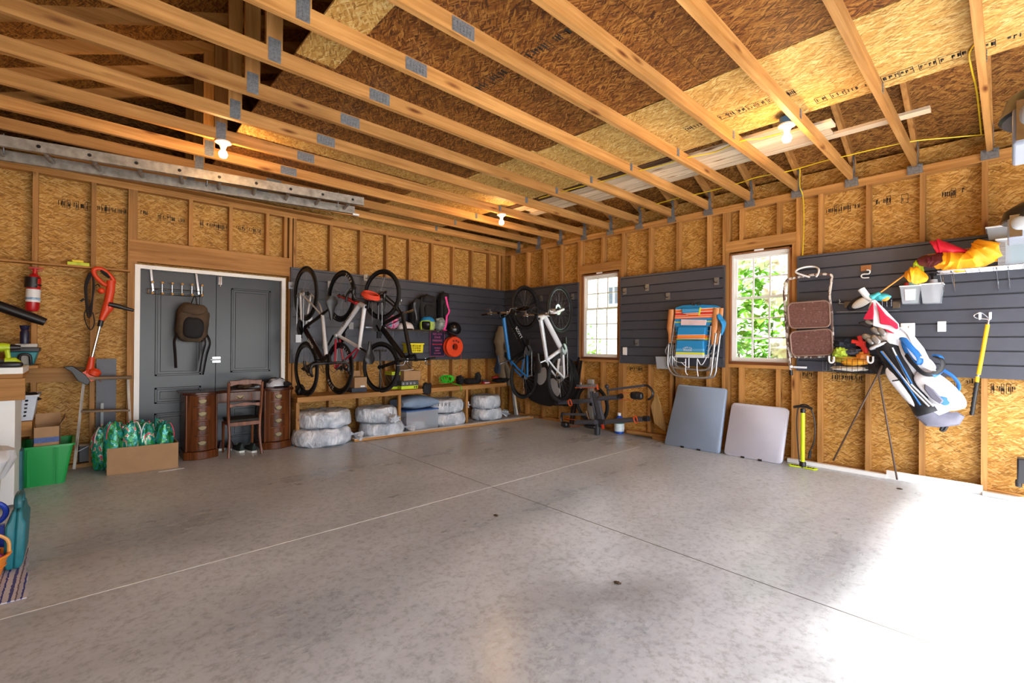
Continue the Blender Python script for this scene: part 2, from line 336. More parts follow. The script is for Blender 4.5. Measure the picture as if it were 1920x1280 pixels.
# left and front walls (behind the camera) with the two open garage doorways
g = G(); g.box(LX-.10, LX, FRONT, .1, 0, 3.0); g.done('wall_left', osb('strand_board_left', 'yz', WALLC), kind='structure', smooth=False)
g = G(); g.box(LX-.1, -6.35, FRONT-.1, FRONT, 0, 3.05); g.box(-3.95, -3.65, FRONT-.1, FRONT, 0, 3.05); g.box(-.2, .1, FRONT-.1, FRONT, 0, 3.05); g.box(-6.35, -3.95, FRONT-.1, FRONT, 2.3, 3.05); g.box(-3.65, -.2, FRONT-.1, FRONT, 2.3, 3.05)
g.box(LX-.1, .1, FRONT-.1, FRONT, 3.05, 4.6)
g.done('wall_front', OSBX, kind='structure', smooth=False)

# ---- right wall with two windows
def winbox(pl, pr, pt, pb, xr):
    return R(pl, 580).y, R(pr, 580).y, R(pr, pb).z, R(pr, pt).z
W1 = (R(1090, 580).y, R(1160, 580).y, R(1157, 671).z, R(1157, 508).z)
W2 = (R(1367, 580).y, R(1484, 580).y, R(1478, 681).z, R(1478, 462).z)
g = G(); xa, xb = .089, .10
ys = [.1, W1[0], W1[1], W2[0], W2[1], FRONT]
g.box(xa, xb, ys[1], ys[0], 0, 3.1); g.box(xa, xb, ys[3], ys[2], 0, 3.1); g.box(xa, xb, ys[5], ys[4], 0, 3.1)
for w in (W1, W2): g.box(xa, xb, w[1], w[0], 0, w[2]); g.box(xa, xb, w[1], w[0], w[3], 3.1)
wr = g.done('wall_right', OSBY, kind='structure', smooth=False)
def stud_y(y, z0, z1, w=.038): g = G(); g.box(0, .088, y-w/2, y+w/2, z0, z1); g.done('stud', SPFZ, wr)
zc = lambda w: w[3]+.02
for px in (957, 987, 1018, 1051): stud_y(R(px, 560).y, .038, TOP)
for w, cr, out in ((W1, (1129,), (1164.5+5, 1175-2)), (W2, (1389, 1459), (1490.5, 1501))):
    y0, y1 = w[0], w[1]
    stud_y(y0+.022, .038, TOP); stud_y(y0+.061, .038, TOP); stud_y(y1-.022, .038, w[3]+.02); stud_y(y1-.061, .038, TOP)
    g = G(); g.box(-.001, .088, y1-.041, y0+.041, w[3]+.02, w[3]+.15); g.done('header', SPFY, wr)
    g = G(); g.box(-.001, .088, y1-.004, y0+.004, w[2]-.068, w[2]-.03); g.done('rough_sill', SPFY, wr)
    for c in cr:
        stud_y(R(c, 560).y, w[3]+.15, TOP); stud_y(R(c, 560).y, .038, w[2]-.068)
for px in (1218, 1270, 1328, 1537.5, 1627.5, 1729, 1846): stud_y(R(px, 560).y, .038, TOP)
stud_y(R(1259, 560).y, .038, 1.02)
for y in (-6.55, -6.95, -7.35): stud_y(y, .038, TOP)
for z in (TOP, TOP+.0385):
    g = G(); g.box(0, .088, FRONT, 0, z, z+.038); g.done('top_plate', SPFY, wr)
g = G(); g.box(0, .088, FRONT, 0, 0, .038); g.done('bottom_plate', SPFY, wr)
# ink stamps on the sheathing: small printed blocks and strokes, part of each board
INK = mat('stamp_ink', '241a10', .8)
def stamp(org, r, u, n, w, h, seed, parent, blocks=9):
    rnd = random.Random(seed); g = G(); o = V(org); r = V(r); u = V(u); n = V(n)
    def bx(x0, x1, y0, y1): g.prism([o+r*x0+u*y0, o+r*x1+u*y0, o+r*x1+u*y1, o+r*x0+u*y1], n*.0012)
    x = 0
    for i in range(blocks):
        bw = w/blocks*(.6+.5*rnd.random()); t_ = .0035
        if rnd.random() < .6:
            for a in ((x, x+bw, 0, t_), (x, x+bw, h-t_, h), (x, x+t_, 0, h), (x+bw-t_, x+bw, 0, h)): bx(*a)
        k = rnd.randint(2, 4)
        for j in range(k):
            xx = x+bw*(j+.3)/k
            if rnd.random() < .7: bx(xx, xx+.006, h*.25, h*(.5+.3*rnd.random()))
            if rnd.random() < .7: bx(xx, xx+bw/k*.6, h*(.25+.45*rnd.random()), h*.74)
        x += w/blocks*1.02
    g.done('ink_stamp', INK, parent, smooth=False)
for k, (x0, x1, py) in enumerate([(108, 166, 378), (182, 238, 388), (262, 280, 396), (296, 345, 405), (375, 425, 418), (440, 490, 425)]):
    a = B(x0, py, .089); b = B(x1, py, .089); stamp((a.x, .088, a.z-.05), (1, 0, 0), (0, 0, 1), (0, -1, 0), b.x-a.x, .085, k, wb, max(2, int((x1-x0)/8)))
for k, (x0, x1, py) in enumerate([(1548, 1614, 395), (1642, 1672, 378), (1690, 1702, 372), (1765, 1792, 364), (1802, 1816, 355), (1180, 1205, 690), (1740, 1800, 720), (1812, 1826, 712), (1858, 1905, 726), (1505, 1528, 700), (1560, 1615, 705)]):
    a = R(x0, py, .089); b = R(x1, py, .089); stamp((.088, a.y, a.z-.05), (0, -1, 0), (0, 0, 1), (-1, 0, 0), a.y-b.y, .085, k+20, wr, max(1, int((x1-x0)/8)))

# windows
def pane_glass():
    t = NT('window_glass'); o = t.t.nodes['Material Output']; tr = t.n('BsdfTransparent'); gl = t.n('BsdfGlossy', iRoughness=.02); fr = t.n('Fresnel', iIOR=1.5); mx = t.n('MixShader')
    t.l(fr.outputs[0], mx.inputs[0]); t.l(tr.outputs[0], mx.inputs[1]); t.l(gl.outputs[0], mx.inputs[2]); t.l(mx.outputs[0], o.inputs[0]); return t.m
GLASS = pane_glass(); STAINW = wood('window_jamb_brown', 'z', '6a3a1c', '9a6236', rough=.5); STAINY = wood('window_sill_brown', 'y', '4c2a16', '7a4a2a', rough=.4)
def window(idx, w):
    y0, y1, z0, z1 = w; g = G(); jt = .022                 # brown outer jamb
    g.mi(0).box(0.0, .12, y0-.006-jt*.4, y0, z0, z1); g.box(0.0, .12, y1, y1+jt, z0, z1); g.box(0, .12, y1, y0, z1-.012, z1); g.mi(1).box(-.004, .12, y1, y0, z0-.028, z0+.004)
    root = g.done('window_%d' % idx, [STAINW, STAINY], kind='structure', smooth=False)
    ya, yb, za, zb = y0-.010, y1+jt, z0+.004, z1-.012; t = .028
    g = G(); g.box(.045, .11, ya-t, ya, za, zb); g.box(.045, .11, yb, yb+t*.5, za, zb); g.box(.0455, .1095, yb+.001, ya-.001, zb-.035, zb-.0005); g.box(.0455, .1095, yb+.001, ya-.001, za+.0005, za+.02)
    g.done('window_frame', WHITE, root, smooth=False)
    ya -= t; yb += t*.5; zb -= .035; za += .02; zm = za+(zb-za)*.60
    for nm, (s0, s1), xx, rows in (('upper_sash', (zm-.015, zb), .085, 2), ('lower_sash', (za, zm+.015), .062, 3)):
        g = G(); st = .026; g.box(xx-.012, xx+.012, ya-st, ya, s0, s1); g.box(xx-.012, xx+.012, yb, yb+st, s0, s1); g.box(xx-.0112, xx+.0112, yb+.004, ya-.004, s0+.0005, s0+.028); g.box(xx-.0112, xx+.0112, yb+.004, ya-.004, s1-.024, s1-.0005)
        gy0, gy1, gz0, gz1 = ya-st, yb+st, s0+.028, s1-.024
        for c in (1, 2): yy = gy0+(gy1-gy0)*c/3; g.box(xx-.0085, xx+.0085, yy-.008, yy+.008, gz0-.004, gz1+.004)
        for r_ in range(1, rows): zz = gz0+(gz1-gz0)*r_/rows; g.box(xx-.0078, xx+.0078, gy1-.004, gy0+.004, zz-.008, zz+.008)
        s = g.done(nm, WHITE, root, smooth=False)
        g = G(); g.box(xx-.001, xx+.001, gy1-.006, gy0+.006, gz0-.006, gz1+.006); g.done('pane', GLASS, s, smooth=False)
    g = G(); g.box(-.012, .0, (y0+y1)/2-.05, (y0+y1)/2+.05, z1-.004, z1+.014); g.done('sash_tag', WHITEP, root)
    return root
window(1, W1); window(2, W2)

# white strips along the foot of the right wall
def strip(name, y0, y1, h, d, lab): g = G(); g.box(-d, -.002, y1, y0, 0, h); return g.done(name, WHITE, label=lab, cat='trim board', smooth=False)
strip('trim_board', -4.62, R(1663, 890).y, .036, .05, 'white trim board lying on the floor along the right wall by the bicycle pump')
strip('trim_board', R(1663, 890).y, -6.10, .075, .03, 'wider white trim board leaning along the foot of the right wall under the golf bag')
strip('trim_board', -6.1, -6.62, .03, .05, 'white trim board end at the right edge of the floor')

# ---- slatwall panels (deep horizontal grooves)
def slatwall(mk, u0, u1, z0, z1, lab, n=10):
    """mk(u, d, z): u along the wall, d out from the wall"""
    g = G(); prof = [(0, z0)]; rim = .024; ph = (z1-z0-rim)/n
    for i in range(n):
        a = z0+i*ph; b = a+ph
        prof += [(.030, a), (.030, b-.014), (.004, b-.014), (.004, b)] if i < n-1 else [(.030, a), (.030, b-.008), (.004, b-.008), (.004, b)]
    prof += [(.034, z1-rim), (.034, z1), (0, z1)]
    k = len(prof); rs = [[mk(u, d, z) for d, z in prof] for u in (u0, u1)]
    g.rings(rs); e = .018
    for uu in (u0, u1):
        s_ = 1 if u1 > u0 else -1; s2 = s_ if uu == u0 else -s_
        p = [mk(a, b, c) for a in (uu-s2*.001, uu+s2*e) for b in (0, .035) for c in (z0-.001, z1+.001)]
        g.add(p, [(0, 1, 3, 2), (4, 6, 7, 5), (0, 4, 5, 1), (2, 3, 7, 6), (0, 2, 6, 4), (1, 5, 7, 3)])
    return g.done('slatwall', SLATM, label=lab, cat='wall cladding', group=None, smooth=False)
slatwall(lambda u, d, z: V((u, -d, z)), B(543, 600).x, -.036, S0, S1, 'long dark grey slatwall panel across the back wall behind the hanging bicycles')
slatwall(lambda u, d, z: V((-d, u, z)), -.001, R(1086, 600).y, S0, S1, 'dark grey slatwall panel in the corner between the back wall and the first window')
slatwall(lambda u, d, z: V((-d, u, z)), R(1165, 600).y, R(1360, 600).y, S0, S1, 'dark grey slatwall panel between the two windows, with the beach chairs on it')
slatwall(lambda u, d, z: V((-d, u, z)), R(1496, 600).y, -6.9, S0, S1, 'dark grey slatwall panel right of the second window, behind the golf bag')

# ---- roof: trusses, sheathing, attic deck
KN, PITCH, RIDGE = .10, .44, -3.30
roofz = lambda x: 3.075+PITCH*(-x if x > RIDGE else (x-2*RIDGE))
PLATE = mat('truss_plate', '7b7e84', .5, .6, .25, 60, .6, 160)
ORD = ['first', 'second', 'third', 'fourth', 'fifth', 'sixth', 'seventh', 'eighth', 'ninth', 'tenth', 'eleventh', 'twelfth', 'thirteenth', 'fourteenth', 'fifteenth', 'sixteenth', 'seventeenth', 'eighteenth']
def truss(i, y):
    rt = thing('roof_truss', (RIDGE, y, 2.914), 'rough lumber roof truss running over the garage, %s counted from the back wall' % ORD[i], 'roof truss', 'roof trusses')
    g = G(); g.box(-6.70, .08, y-.019, y+.019, 2.914, 3.008); g.done('bottom_chord', SPFX, rt)
    for s in (1, -1):
        xa, xb = (.35, RIDGE) if s > 0 else (-6.95, RIDGE)
        g = G(); g.hexa([V((xa, y-.019, roofz(xa))), V((xa, y+.019, roofz(xa))), V((xa, y+.019, roofz(xa)+.10)), V((xa, y-.019, roofz(xa)+.10))],
                        [V((xb, y-.019, roofz(xb))), V((xb, y+.019, roofz(xb))), V((xb, y+.019, roofz(xb)+.10)), V((xb, y-.019, roofz(xb)+.10))]); g.done('top_chord', SPFX, rt)
    for x in (-4.81, -1.74):
        g = G(); g.box(x-.045, x+.045, y-.0185, y+.0185, 3.009, roofz(x)+.02); g.done('web', SPFZ, rt)
    def plate(x0, x1, z0, z1):
        g = G(); g.box(x0, x1, y-.0215, y-.0195, z0, z1)
        for a in range(int((x1-x0)/.022)):
            for b in range(int((z1-z0)/.016)): xx = x0+.008+a*.022; zz = z0+.005+b*.016; g.box(xx, xx+.006, y-.0245, y-.0215, zz, zz+.008)
        g.done('gusset_plate', PLATE, rt, smooth=False)
    plate(-4.21, -4.06, 2.922, 3.0); plate(-4.845, -4.775, 2.922, 3.06); plate(-1.765, -1.725, 2.94, 3.05)
    g = G(); zz = roofz(0)                                         # metal tie wrapping the truss end at the wall
    g.box(-.022, -.020, y-.055, y+.055, 2.845, 2.93); g.box(-.06, .01, y-.0225, y-.0205, 2.90, 3.03); g.box(-.06, .01, y+.0205, y+.0225, 2.90, 3.03); g.box(-.02, .0, y-.055, y+.055, 2.85, 2.87)
    g.hexa([V((.02, y-.0235, 2.99)), V((-.01, y-.0235, 2.99)), V((-.01, y-.0215, 2.99)), V((.02, y-.0215, 2.99))], [V((-.02, y-.0235, 3.16)), V((-.09, y-.0235, 3.11)), V((-.09, y-.0215, 3.11)), V((-.02, y-.0215, 3.16))])
    g.done('metal_tie', PLATE, rt, smooth=False)
for i, k in enumerate(range(12, -4, -1)): truss(i, -6.1367+.48134*k)
# roof sheathing, gable ends, eaves
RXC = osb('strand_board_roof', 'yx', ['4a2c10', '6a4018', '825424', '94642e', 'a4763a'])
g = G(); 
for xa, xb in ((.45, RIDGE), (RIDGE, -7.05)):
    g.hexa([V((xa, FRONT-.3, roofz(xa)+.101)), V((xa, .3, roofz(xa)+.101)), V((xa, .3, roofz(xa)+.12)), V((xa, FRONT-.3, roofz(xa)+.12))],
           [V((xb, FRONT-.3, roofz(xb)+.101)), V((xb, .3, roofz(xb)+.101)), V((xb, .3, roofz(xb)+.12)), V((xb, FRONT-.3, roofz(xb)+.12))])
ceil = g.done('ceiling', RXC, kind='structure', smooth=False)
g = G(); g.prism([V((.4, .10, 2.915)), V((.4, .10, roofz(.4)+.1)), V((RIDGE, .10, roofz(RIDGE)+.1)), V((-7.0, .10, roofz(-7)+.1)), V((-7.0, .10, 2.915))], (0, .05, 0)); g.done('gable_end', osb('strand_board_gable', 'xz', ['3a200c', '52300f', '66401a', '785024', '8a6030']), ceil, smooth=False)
g = G(); g.box(.36, .40, FRONT, .1, 2.7, 3.1); g.box(.1, .40, FRONT, .1, 2.7, 2.72); g.done('eave_board', SPFY, ceil)
g = G(); g.box(-7.0, -6.96, FRONT, .1, 2.7, 3.1); g.box(-7.0, LX-.1, FRONT, .1, 2.7, 2.72); g.done('eave_board', SPFY, ceil)
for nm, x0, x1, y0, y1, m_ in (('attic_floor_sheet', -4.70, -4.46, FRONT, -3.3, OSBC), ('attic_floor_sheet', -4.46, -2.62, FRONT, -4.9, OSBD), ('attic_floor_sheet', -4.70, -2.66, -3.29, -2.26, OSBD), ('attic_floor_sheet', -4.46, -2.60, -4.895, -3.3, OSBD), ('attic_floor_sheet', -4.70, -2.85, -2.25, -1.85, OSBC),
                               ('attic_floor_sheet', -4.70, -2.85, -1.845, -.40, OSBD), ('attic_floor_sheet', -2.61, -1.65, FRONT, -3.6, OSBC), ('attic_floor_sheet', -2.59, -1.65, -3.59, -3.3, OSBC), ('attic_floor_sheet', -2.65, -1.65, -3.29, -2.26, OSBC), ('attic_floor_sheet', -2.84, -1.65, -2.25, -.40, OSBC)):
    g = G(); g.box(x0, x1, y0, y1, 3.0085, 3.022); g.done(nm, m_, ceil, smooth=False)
for k, (x0, y0, w, px) in enumerate([(-2.22, -4.75, .8, 0), (-2.25, -5.6, 1.1, 1)]):
    stamp((-2.0+.25*k, y0+.3, 3.0085), (0, -1, 0), (-1, 0, 0), (0, 0, -1), w, .09, 50+k, ceil, 12)
stamp((-3.6, -4.2, 3.0085), (0, -1, 0), (-1, 0, 0), (0, 0, -1), .42, .11, 60, ceil, 5); stamp((-3.6, -3.75, 3.0085), (0, -1, 0), (-1, 0, 0), (0, 0, -1), .3, .11, 61, ceil, 4)
for k, yy in enumerate((-4.9, -5.45, -5.95)):
    xx = -.95; nrm = V((-PITCH, 0, -1)).normalized(); stamp((xx, yy+.2, roofz(xx)+.100), (0, -1, 0), (-1, 0, PITCH), nrm, .34, .07, 70+k, ceil, 5)
# pale boards stored on the chords by the right eave
PALEY = wood('pale_board', 'y', 'b59a7e', 'd9c3a6', rough=.7); DARKY = wood('dark_board', 'y', '38241a', '5c4030', rough=.6)
zz = 3.010; xL = -1.52
for k, (w, y0, y1) in enumerate([(.15, -5.02, -1.5), (.15, -5.30, -1.9), (.14, -5.25, -1.6), (.10, -5.85, -2.6)]):
    g = G(); g.box(xL+.004, xL+w-.004, y0, y1, zz, zz+.022); g.done('spare_board', PALEY, label='pale weathered board laid across the trusses near the right eave, %s from the attic floor' % ORD[k], cat='board', group='boards stored over the right eave'); xL += w
for k in range(4):
    x = -1.63+.028*k; g = G(); g.box(x, x+.02, -4.35+.1*k, -1.7, zz, zz+.05+.01*k); g.done('spare_board', DARKY, label='thin dark stained board on edge beside the attic floor, %s in its row' % ORD[k], cat='board', group='dark boards beside the attic floor')
# long boards under the back trusses (by the ladder)
g = G(); g.box(-6.6, -3.2, -.16, -.02, 2.895, 2.912); g.done('spare_board', SPFX, label='wide raw board lying flat over the back wall behind the ladder', cat='board')

# ================================================================ BACK WALL, LEFT SIDE
DOORM = mat('door_paint', '1f262f', .35, 0, .10, 5); DOORD = mat('door_moulding', '171c23', .35, 0, .08)
xm = B(405, 600, .03).x
def door(idx, x0, x1, panels):
    g = G(); g.box(x0, x1, .03, .07, .012, DZ-.004); root = g.done('door_%d' % idx, DOORM, kind='structure', smooth=False)
    for (a, b, c, d) in panels:
        g = G(); t = .022
        for q in ((a, b, c, c+t), (a, b, d-t, d), (a, a+t, c, d), (b-t, b, c, d)): g.box(q[0], q[1], .018, .031, q[2], q[3])
        g.box(a+.045, b-.045, .024, .031, c+.045, d-.045); g.done('door_panel', DOORD, root, bevel=.005)
    return root
pz = lambda py, px=400: B(px, py, .03).z
la, lb = B(291, 600, .03).x, B(378, 600, .03).x
d1 = door(1, DX0+.003, xm-.003, [(la, lb, B(290, 705, .03).z, B(290, 540, .03).z), (la, lb, B(290, 757, .03).z, B(290, 727, .03).z), (la, lb, .12, B(290, 775, .03).z)])
ra, rb = B(433, 600, .03).x, B(507, 600, .03).x
d2 = door(2, xm+.003, DX1-.003, [(ra, rb, B(433, 698, .03).z, B(433, 540, .03).z), (ra, rb, B(433, 745, .03).z, B(433, 716, .03).z), (ra, rb, .12, .5)])
g = G()
for px0, px1, py0, py1 in ((398, 413, 669, 672), (398, 413, 676, 679)): a = B(px0, py0, .02); b = B(px1, py1, .02); g.box(a.x, b.x, .012, .030, b.z, a.z)
a = B(404, 674, .02); g.cyl(V((a.x-.05, .014, a.z)), V((a.x+.05, .014, a.z)), .006); g.done('latch', CHROME, d2)
g = G(); a = B(410, 518, .02); b = B(416, 534, .02); g.box(a.x, b.x, .018, .030, b.z, a.z); g.cyl(V(((a.x+b.x)/2, .014, b.z-.02)), V(((a.x+b.x)/2, .014, a.z)), .006); g.done('door_bolt', CHROME, d2)

# over-the-door hook rack
y = -.004
hr = thing('door_hook_rack', B(330, 548, y), 'chrome over-door rack with round wooden pegs on the left dark door', 'hook rack')
g = G(); p = [B(283, 541, y), B(372, 546, y), B(380, 549, y), B(380, 554, y), B(372, 556, y), B(283, 551, y), B(278, 549, y), B(278, 544, y)]
g.tube(catmull([q+V((0, -.01, 0)) for q in p], 4, True), .004, 6, closed=True)
for (ax_, ay, bx, by) in ((283, 505, 287, 545), (368, 513, 373, 552)): g.bar(B(ax_, ay, y), B(bx, by, y), .018, .004, V((0, 1, 0)))
g.done('wire_frame', CHROME, hr)
PEG = mat('peg_wood', 'c89a58', .45)
for i in range(6):
    x = 285.5+i*18.5; t_ = B(x, 529+i*1.3, y); b_ = B(x, 549.5+i*.85, y)
    g = G(); g.tube([b_+V((0, -.035, 0)), b_+V((0, -.01, -.01)), t_+V((0, -.015, -.01)), t_+V((0, -.03, 0))], .003, 6); g.done('hook', CHROME, hr)
    for q in (t_, b_): g = G(); g.ell(q+V((0, -.04, 0)), (.013, .013, .013), nu=10, nv=8); g.done('peg', PEG, hr)
def backpack(name, c, w, h, d, m0, m1, label, strap=True, tilt=0, cat='backpack', hangz=.0):
    rt = thing(name, V((c.x, c.y, c.z-h/2)), label, cat); T = Matrix.Rotation(tilt, 3, 'Y')
    g = G(); g.ell(c, (w/2, d/2, h/2), T, p=.62, amp=.12, fr=9, seed=c.x, nu=28, nv=16); g.done('body', m0, rt)
    g = G(); g.ell(c+T @ V((0, -d*.42, -h*.14)), (w*.32, d*.28, h*.27), T, p=.6, amp=.1, seed=3, nu=20, nv=12); g.done('front_pocket', m1, rt)
    g = G(); g.ell(c+T @ V((0, -d*.25, h*.34)), (w*.40, d*.36, h*.15), T, p=.7, amp=.15, seed=5, nu=20, nv=10); g.done('top_flap', m0, rt)
    g = G(); g.tube(catmull([c+T @ V((-.03, 0, h*.47)), c+T @ V((0, 0, h*.56+hangz)), c+T @ V((.03, 0, h*.47))]), .006, 6); g.done('haul_loop', BLACK, rt)
    if strap:
        for s, l in ((-1, .55), (.75, .62), (1.05, .68)):
            g = G(); g.tube(catmull([c+T @ V((s*w*.42, -d*.1, -h*.25)), c+T @ V((s*w*.52, -d*.35, -h*.5)), c+T @ V((s*w*.46, -d*.2, -h*.5-l*.22*h/.4)), c+T @ V((s*w*.40, -d*.2, -h*.5-l*.5*h/.4))]), .017, 6, flat=.3); g.done('strap', BLACK, rt)
    return rt
BP1 = mat('brown_canvas', '4a3a2a', .85, 0, .3, 9, .3, 60); BP2 = mat('dark_canvas', '16161a', .85, 0, .3, 9, .3, 60)
backpack('backpack', B(361, 605, -.12), .30, .42, .17, BP1, BP2, 'brown and black backpack hanging on the dark double door', tilt=.06, hangz=.06)

# knee-hole desk
MAHO = wood('mahogany', 'z', '341608', '74401f', knot=False, rough=.25, rnd=.08); MAHX = wood('mahogany_top', 'x', '2c140c', '542818', knot=False, rough=.22, rnd=.08); BRASS = mat('aged_brass', '6e6048', .45, .8, .2, 30)
dx0, dx1 = B(343, 760, -.30).x, B(545, 760, -.33).x; dz = B(380, 735, -.40).z
desk = thing('desk', ((dx0+dx1)/2, -.22, 0), 'antique mahogany knee-hole desk with bowed drawers in front of the dark double door', 'desk')
def bowed(x0, x1, y0, bow, z0, z1, yb, n=10):
    """solid whose front is a convex arc"""
    pts = [V((x0+(x1-x0)*i/n, y0-bow*math.sin(PI*i/n), 0)) for i in range(n+1)]+[V((x1, yb, 0)), V((x0, yb, 0))]
    g = G(); g.prism([p+V((0, 0, z0)) for p in pts], (0, 0, z1-z0)); return g
pw = .315
for s, (a, b) in enumerate(((dx0, dx0+pw), (dx1-pw, dx1))):
    bowed(a+.015, b-.015, -.35, .045, .09, dz-.028, -.03).done('pedestal', MAHO, desk)
    bowed(a, b, -.365, .055, 0, .085, -.02).done('plinth', MAHO, desk, bevel=.008)
    hs = [.115, .135, .15, .15]; z = dz-.04
    for h in hs:
        h *= (dz-.13)/.55; dr = bowed(a+.04, b-.04, -.357, .045, z-h+.008, z-.004, -.34); o = dr.done('drawer', MAHO, desk, bevel=.004)
        cx = (a+b)/2; cy = -.41; cz = z-h/2; g = G(); g.box(cx-.035, cx+.035, cy-.002, cy+.006, cz-.012, cz+.018); g.box(cx-.018, cx+.018, cy-.004, cy+.004, cz-.02, cz+.026)
        g.tube(catmull([V((cx-.036, cy-.006, cz+.004)), V((cx-.028, cy-.018, cz-.014)), V((cx, cy-.02, cz-.022)), V((cx+.028, cy-.018, cz-.014)), V((cx+.036, cy-.006, cz+.004))], 4), .0035, 6); g.done('drawer_pull', BRASS, o); z -= h
    for e in (a+.022, b-.022): g = G(); g.cyl(V((e, -.362, .09)), V((e, -.362, dz-.028)), .011, n=10); g.done('corner_bead', MAHO, desk)
g = G(); n = 24; pts = []
for i in range(n+1):
    u = i/n; x = dx0-.015+(dx1-dx0+.03)*u
    yy = -.385-.045*abs(math.sin(PI*u*1.0/.3)) if u < .3 else (-.385-.045*abs(math.sin(PI*(1-u)/.3)) if u > .7 else -.385+.07*math.sin(PI*(u-.3)/.4)**.5)
    pts.append(V((x, yy, dz-.028)))
g.prism(pts+[V((dx1+.015, -.01, dz-.028)), V((dx0-.015, -.01, dz-.028))], (0, 0, .028)); g.done('desk_top', MAHX, desk, bevel=.006)
o = bowed(dx0+pw-.01, dx1-pw+.01, -.30, -.0, dz-.14, dz-.03, -.05).done('centre_drawer', MAHO, desk, bevel=.004)
cx = (dx0+dx1)/2; g = G(); g.box(cx-.04, cx+.04, -.305, -.30, dz-.10, dz-.07); g.tube(catmull([V((cx-.036, -.306, dz-.08)), V((cx, -.322, dz-.105)), V((cx+.036, -.306, dz-.08))], 5), .0035, 6); g.done('drawer_pull', BRASS, o)
# chair (its back towards us)
CH = wood('chair_walnut', 'z', '4a2412', '8c5434', knot=False, rough=.3, rnd=.08)
c0, c1 = B(428, 850, -.50).x, B(488, 850, -.50).x; ctop = B(460, 714, -.5).z; cs = B(460, 788, -.5).z
ch = thing('wooden_chair', ((c0+c1)/2, -.42, 0), 'old wooden chair with curved back rails pushed in at the desk', 'chair')
for x, s in ((c0, -1), (c1, 1)):
    g = G(); g.tube(catmull([V((x+s*.006, -.54, 0)), V((x-s*.008, -.50, .2)), V((x-s*.004, -.485, cs)), V((x+s*.004, -.50, cs+.15)), V((x+s*.006, -.535, ctop-.01))], 5), .015, 8); g.done('back_leg', CH, ch)
    g = G(); g.tube([V((x-s*.01, -.20, 0)), V((x-s*.01, -.20, cs-.03))], [.011, .017], 8); g.done('front_leg', CH, ch)
def rail(z, h, amp, name, yy):
    g = G(); n = 16; lo = []; hi = []
    for i in range(n+1):
        u = i/n; x = c0+(c1-c0)*u; b = amp*math.cos(2*PI*u*2); lo.append(V((x, yy, z-h/2-b*.6+.01*math.sin(PI*u)))); hi.append(V((x, yy, z+h/2+.012*math.sin(PI*u)+amp*.4*math.cos(4*PI*u))))
    g.prism(lo+hi[::-1], (0, .016, 0)); g.done(name, CH, ch, bevel=.003)
rail(ctop-.02, .05, .008, 'top_rail', -.54); rail(cs+.17, .035, .006, 'cross_rail', -.505)
g = G(); g.box(c0+.01, c1-.01, -.50, -.19, cs-.055, cs-.012); g.done('seat_frame', CH, ch, bevel=.003)
g = G(); g.box(c0+.005, c1-.005, -.495, -.18, cs-.012, cs+.016); g.done('seat', mat('dark_patterned_seat', '24221e', .8, 0, .6, 40), ch, bevel=.008)

def shoe(c, ang, m0, ms, label, s=1.0):
    T = Matrix.Rotation(ang, 3, 'Z'); rt = thing('shoe', c, label, 'shoe', None); g = G(); rs = []
    for i in range(9):
        u = i/8; L = (u-.5)*.27*s; w = (.036+.014*math.sin(PI*min(1, u*1.1)))*s; w = w*(.75 if i in (0, 8) else 1)
        rs.append([c+T @ V((w*math.cos(2*PI*j/14), L, .001 if math.sin(2*PI*j/14) < 0 else .024*s)) for j in range(14)])
    g.rings(rs); g.done('sole', ms, rt)
    g = G(); rs = []
    for i in range(9):
        u = i/8; L = (u-.5)*.26*s; w = (.032+.012*math.sin(PI*u))*s*(.7 if i in (0, 8) else 1); h = (.085-.055*min(1, max(0, (u-.25)/.6)))*s*(.75 if i == 8 else 1)
        rs.append([c+T @ V((w*math.cos(2*PI*j/14)*(1 if math.sin(2*PI*j/14) < .3 else .8), L, .022*s+h*max(0, math.sin(2*PI*j/14)))) for j in range(14)])
    g.rings(rs); g.done('upper', m0, rt)
    g = G()
    for i in range(4): yy = -.015+.022*i; zz = .085-.011*i; g.tube([c+T @ V((-.02, yy*s, (zz-.005)*s)), c+T @ V((0, yy*s, (zz+.006)*s)), c+T @ V((.02, yy*s, (zz-.005)*s))], .0035, 5)
    g.done('laces', WHITEP, rt); return rt
SHB = mat('black_mesh_shoe', '1d2a28', .7, 0, .4, 60); SOL = mat('white_sole', 'cfd4cf', .5); SHR = mat('red_black_shoe', '3a1c24', .6, 0, .5, 40)
for (px, lab, m_) in ((450, 'black sneaker with white sole under the chair, the left one of its pair', SHB), (473, 'black sneaker with white sole under the chair, the right one of its pair', SHB),
                      (419, 'white and red sneaker beside the left desk pedestal, behind the chair leg', SHR), (436, 'white and red sneaker under the desk between two other shoes', SHR)):
    q = F(px, 848 if m_ is SHB else 843); shoe(V((q.x, q.y+.10, 0)), .1 if m_ is SHB else -.2, m_, SOL, lab)

def helmet(c, r, m0, m1, label, ang=0, vents=True, name='bicycle_helmet', cat='helmet', full=False):
    T = Matrix.Rotation(ang, 3, 'Z'); rt = thing(name, c, label, cat)
    g = G(); g.ell(c+V((0, 0, r*.12)), (r*1.18, r*.92, r*.95), T, nu=28, nv=12, zmin=-.12); g.done('shell', m0, rt)
    if vents:
        g = G()
        for k in range(-2, 3):
            for j in range(3):
                a0 = .35+j*.75; pts = []
                for i in range(5):
                    th = a0+i*.13; pts.append(c+T @ V((-math.cos(th)*r*1.21, k*.30*r*math.sin(th)**.5, r*.12+math.sin(th)*r*(.975-.05*k*k*.6))))
                g.tube(pts, [.002, r*.07, r*.085, r*.07, .002], 6, flat=.5)
        g.done('vents', m1, rt)
    g = G(); g.torus(c+V((0, 0, r*.04)), (0, 0, 1), r*.98, r*.06, 24, 6); g.done('rim', m1, rt)
    return rt
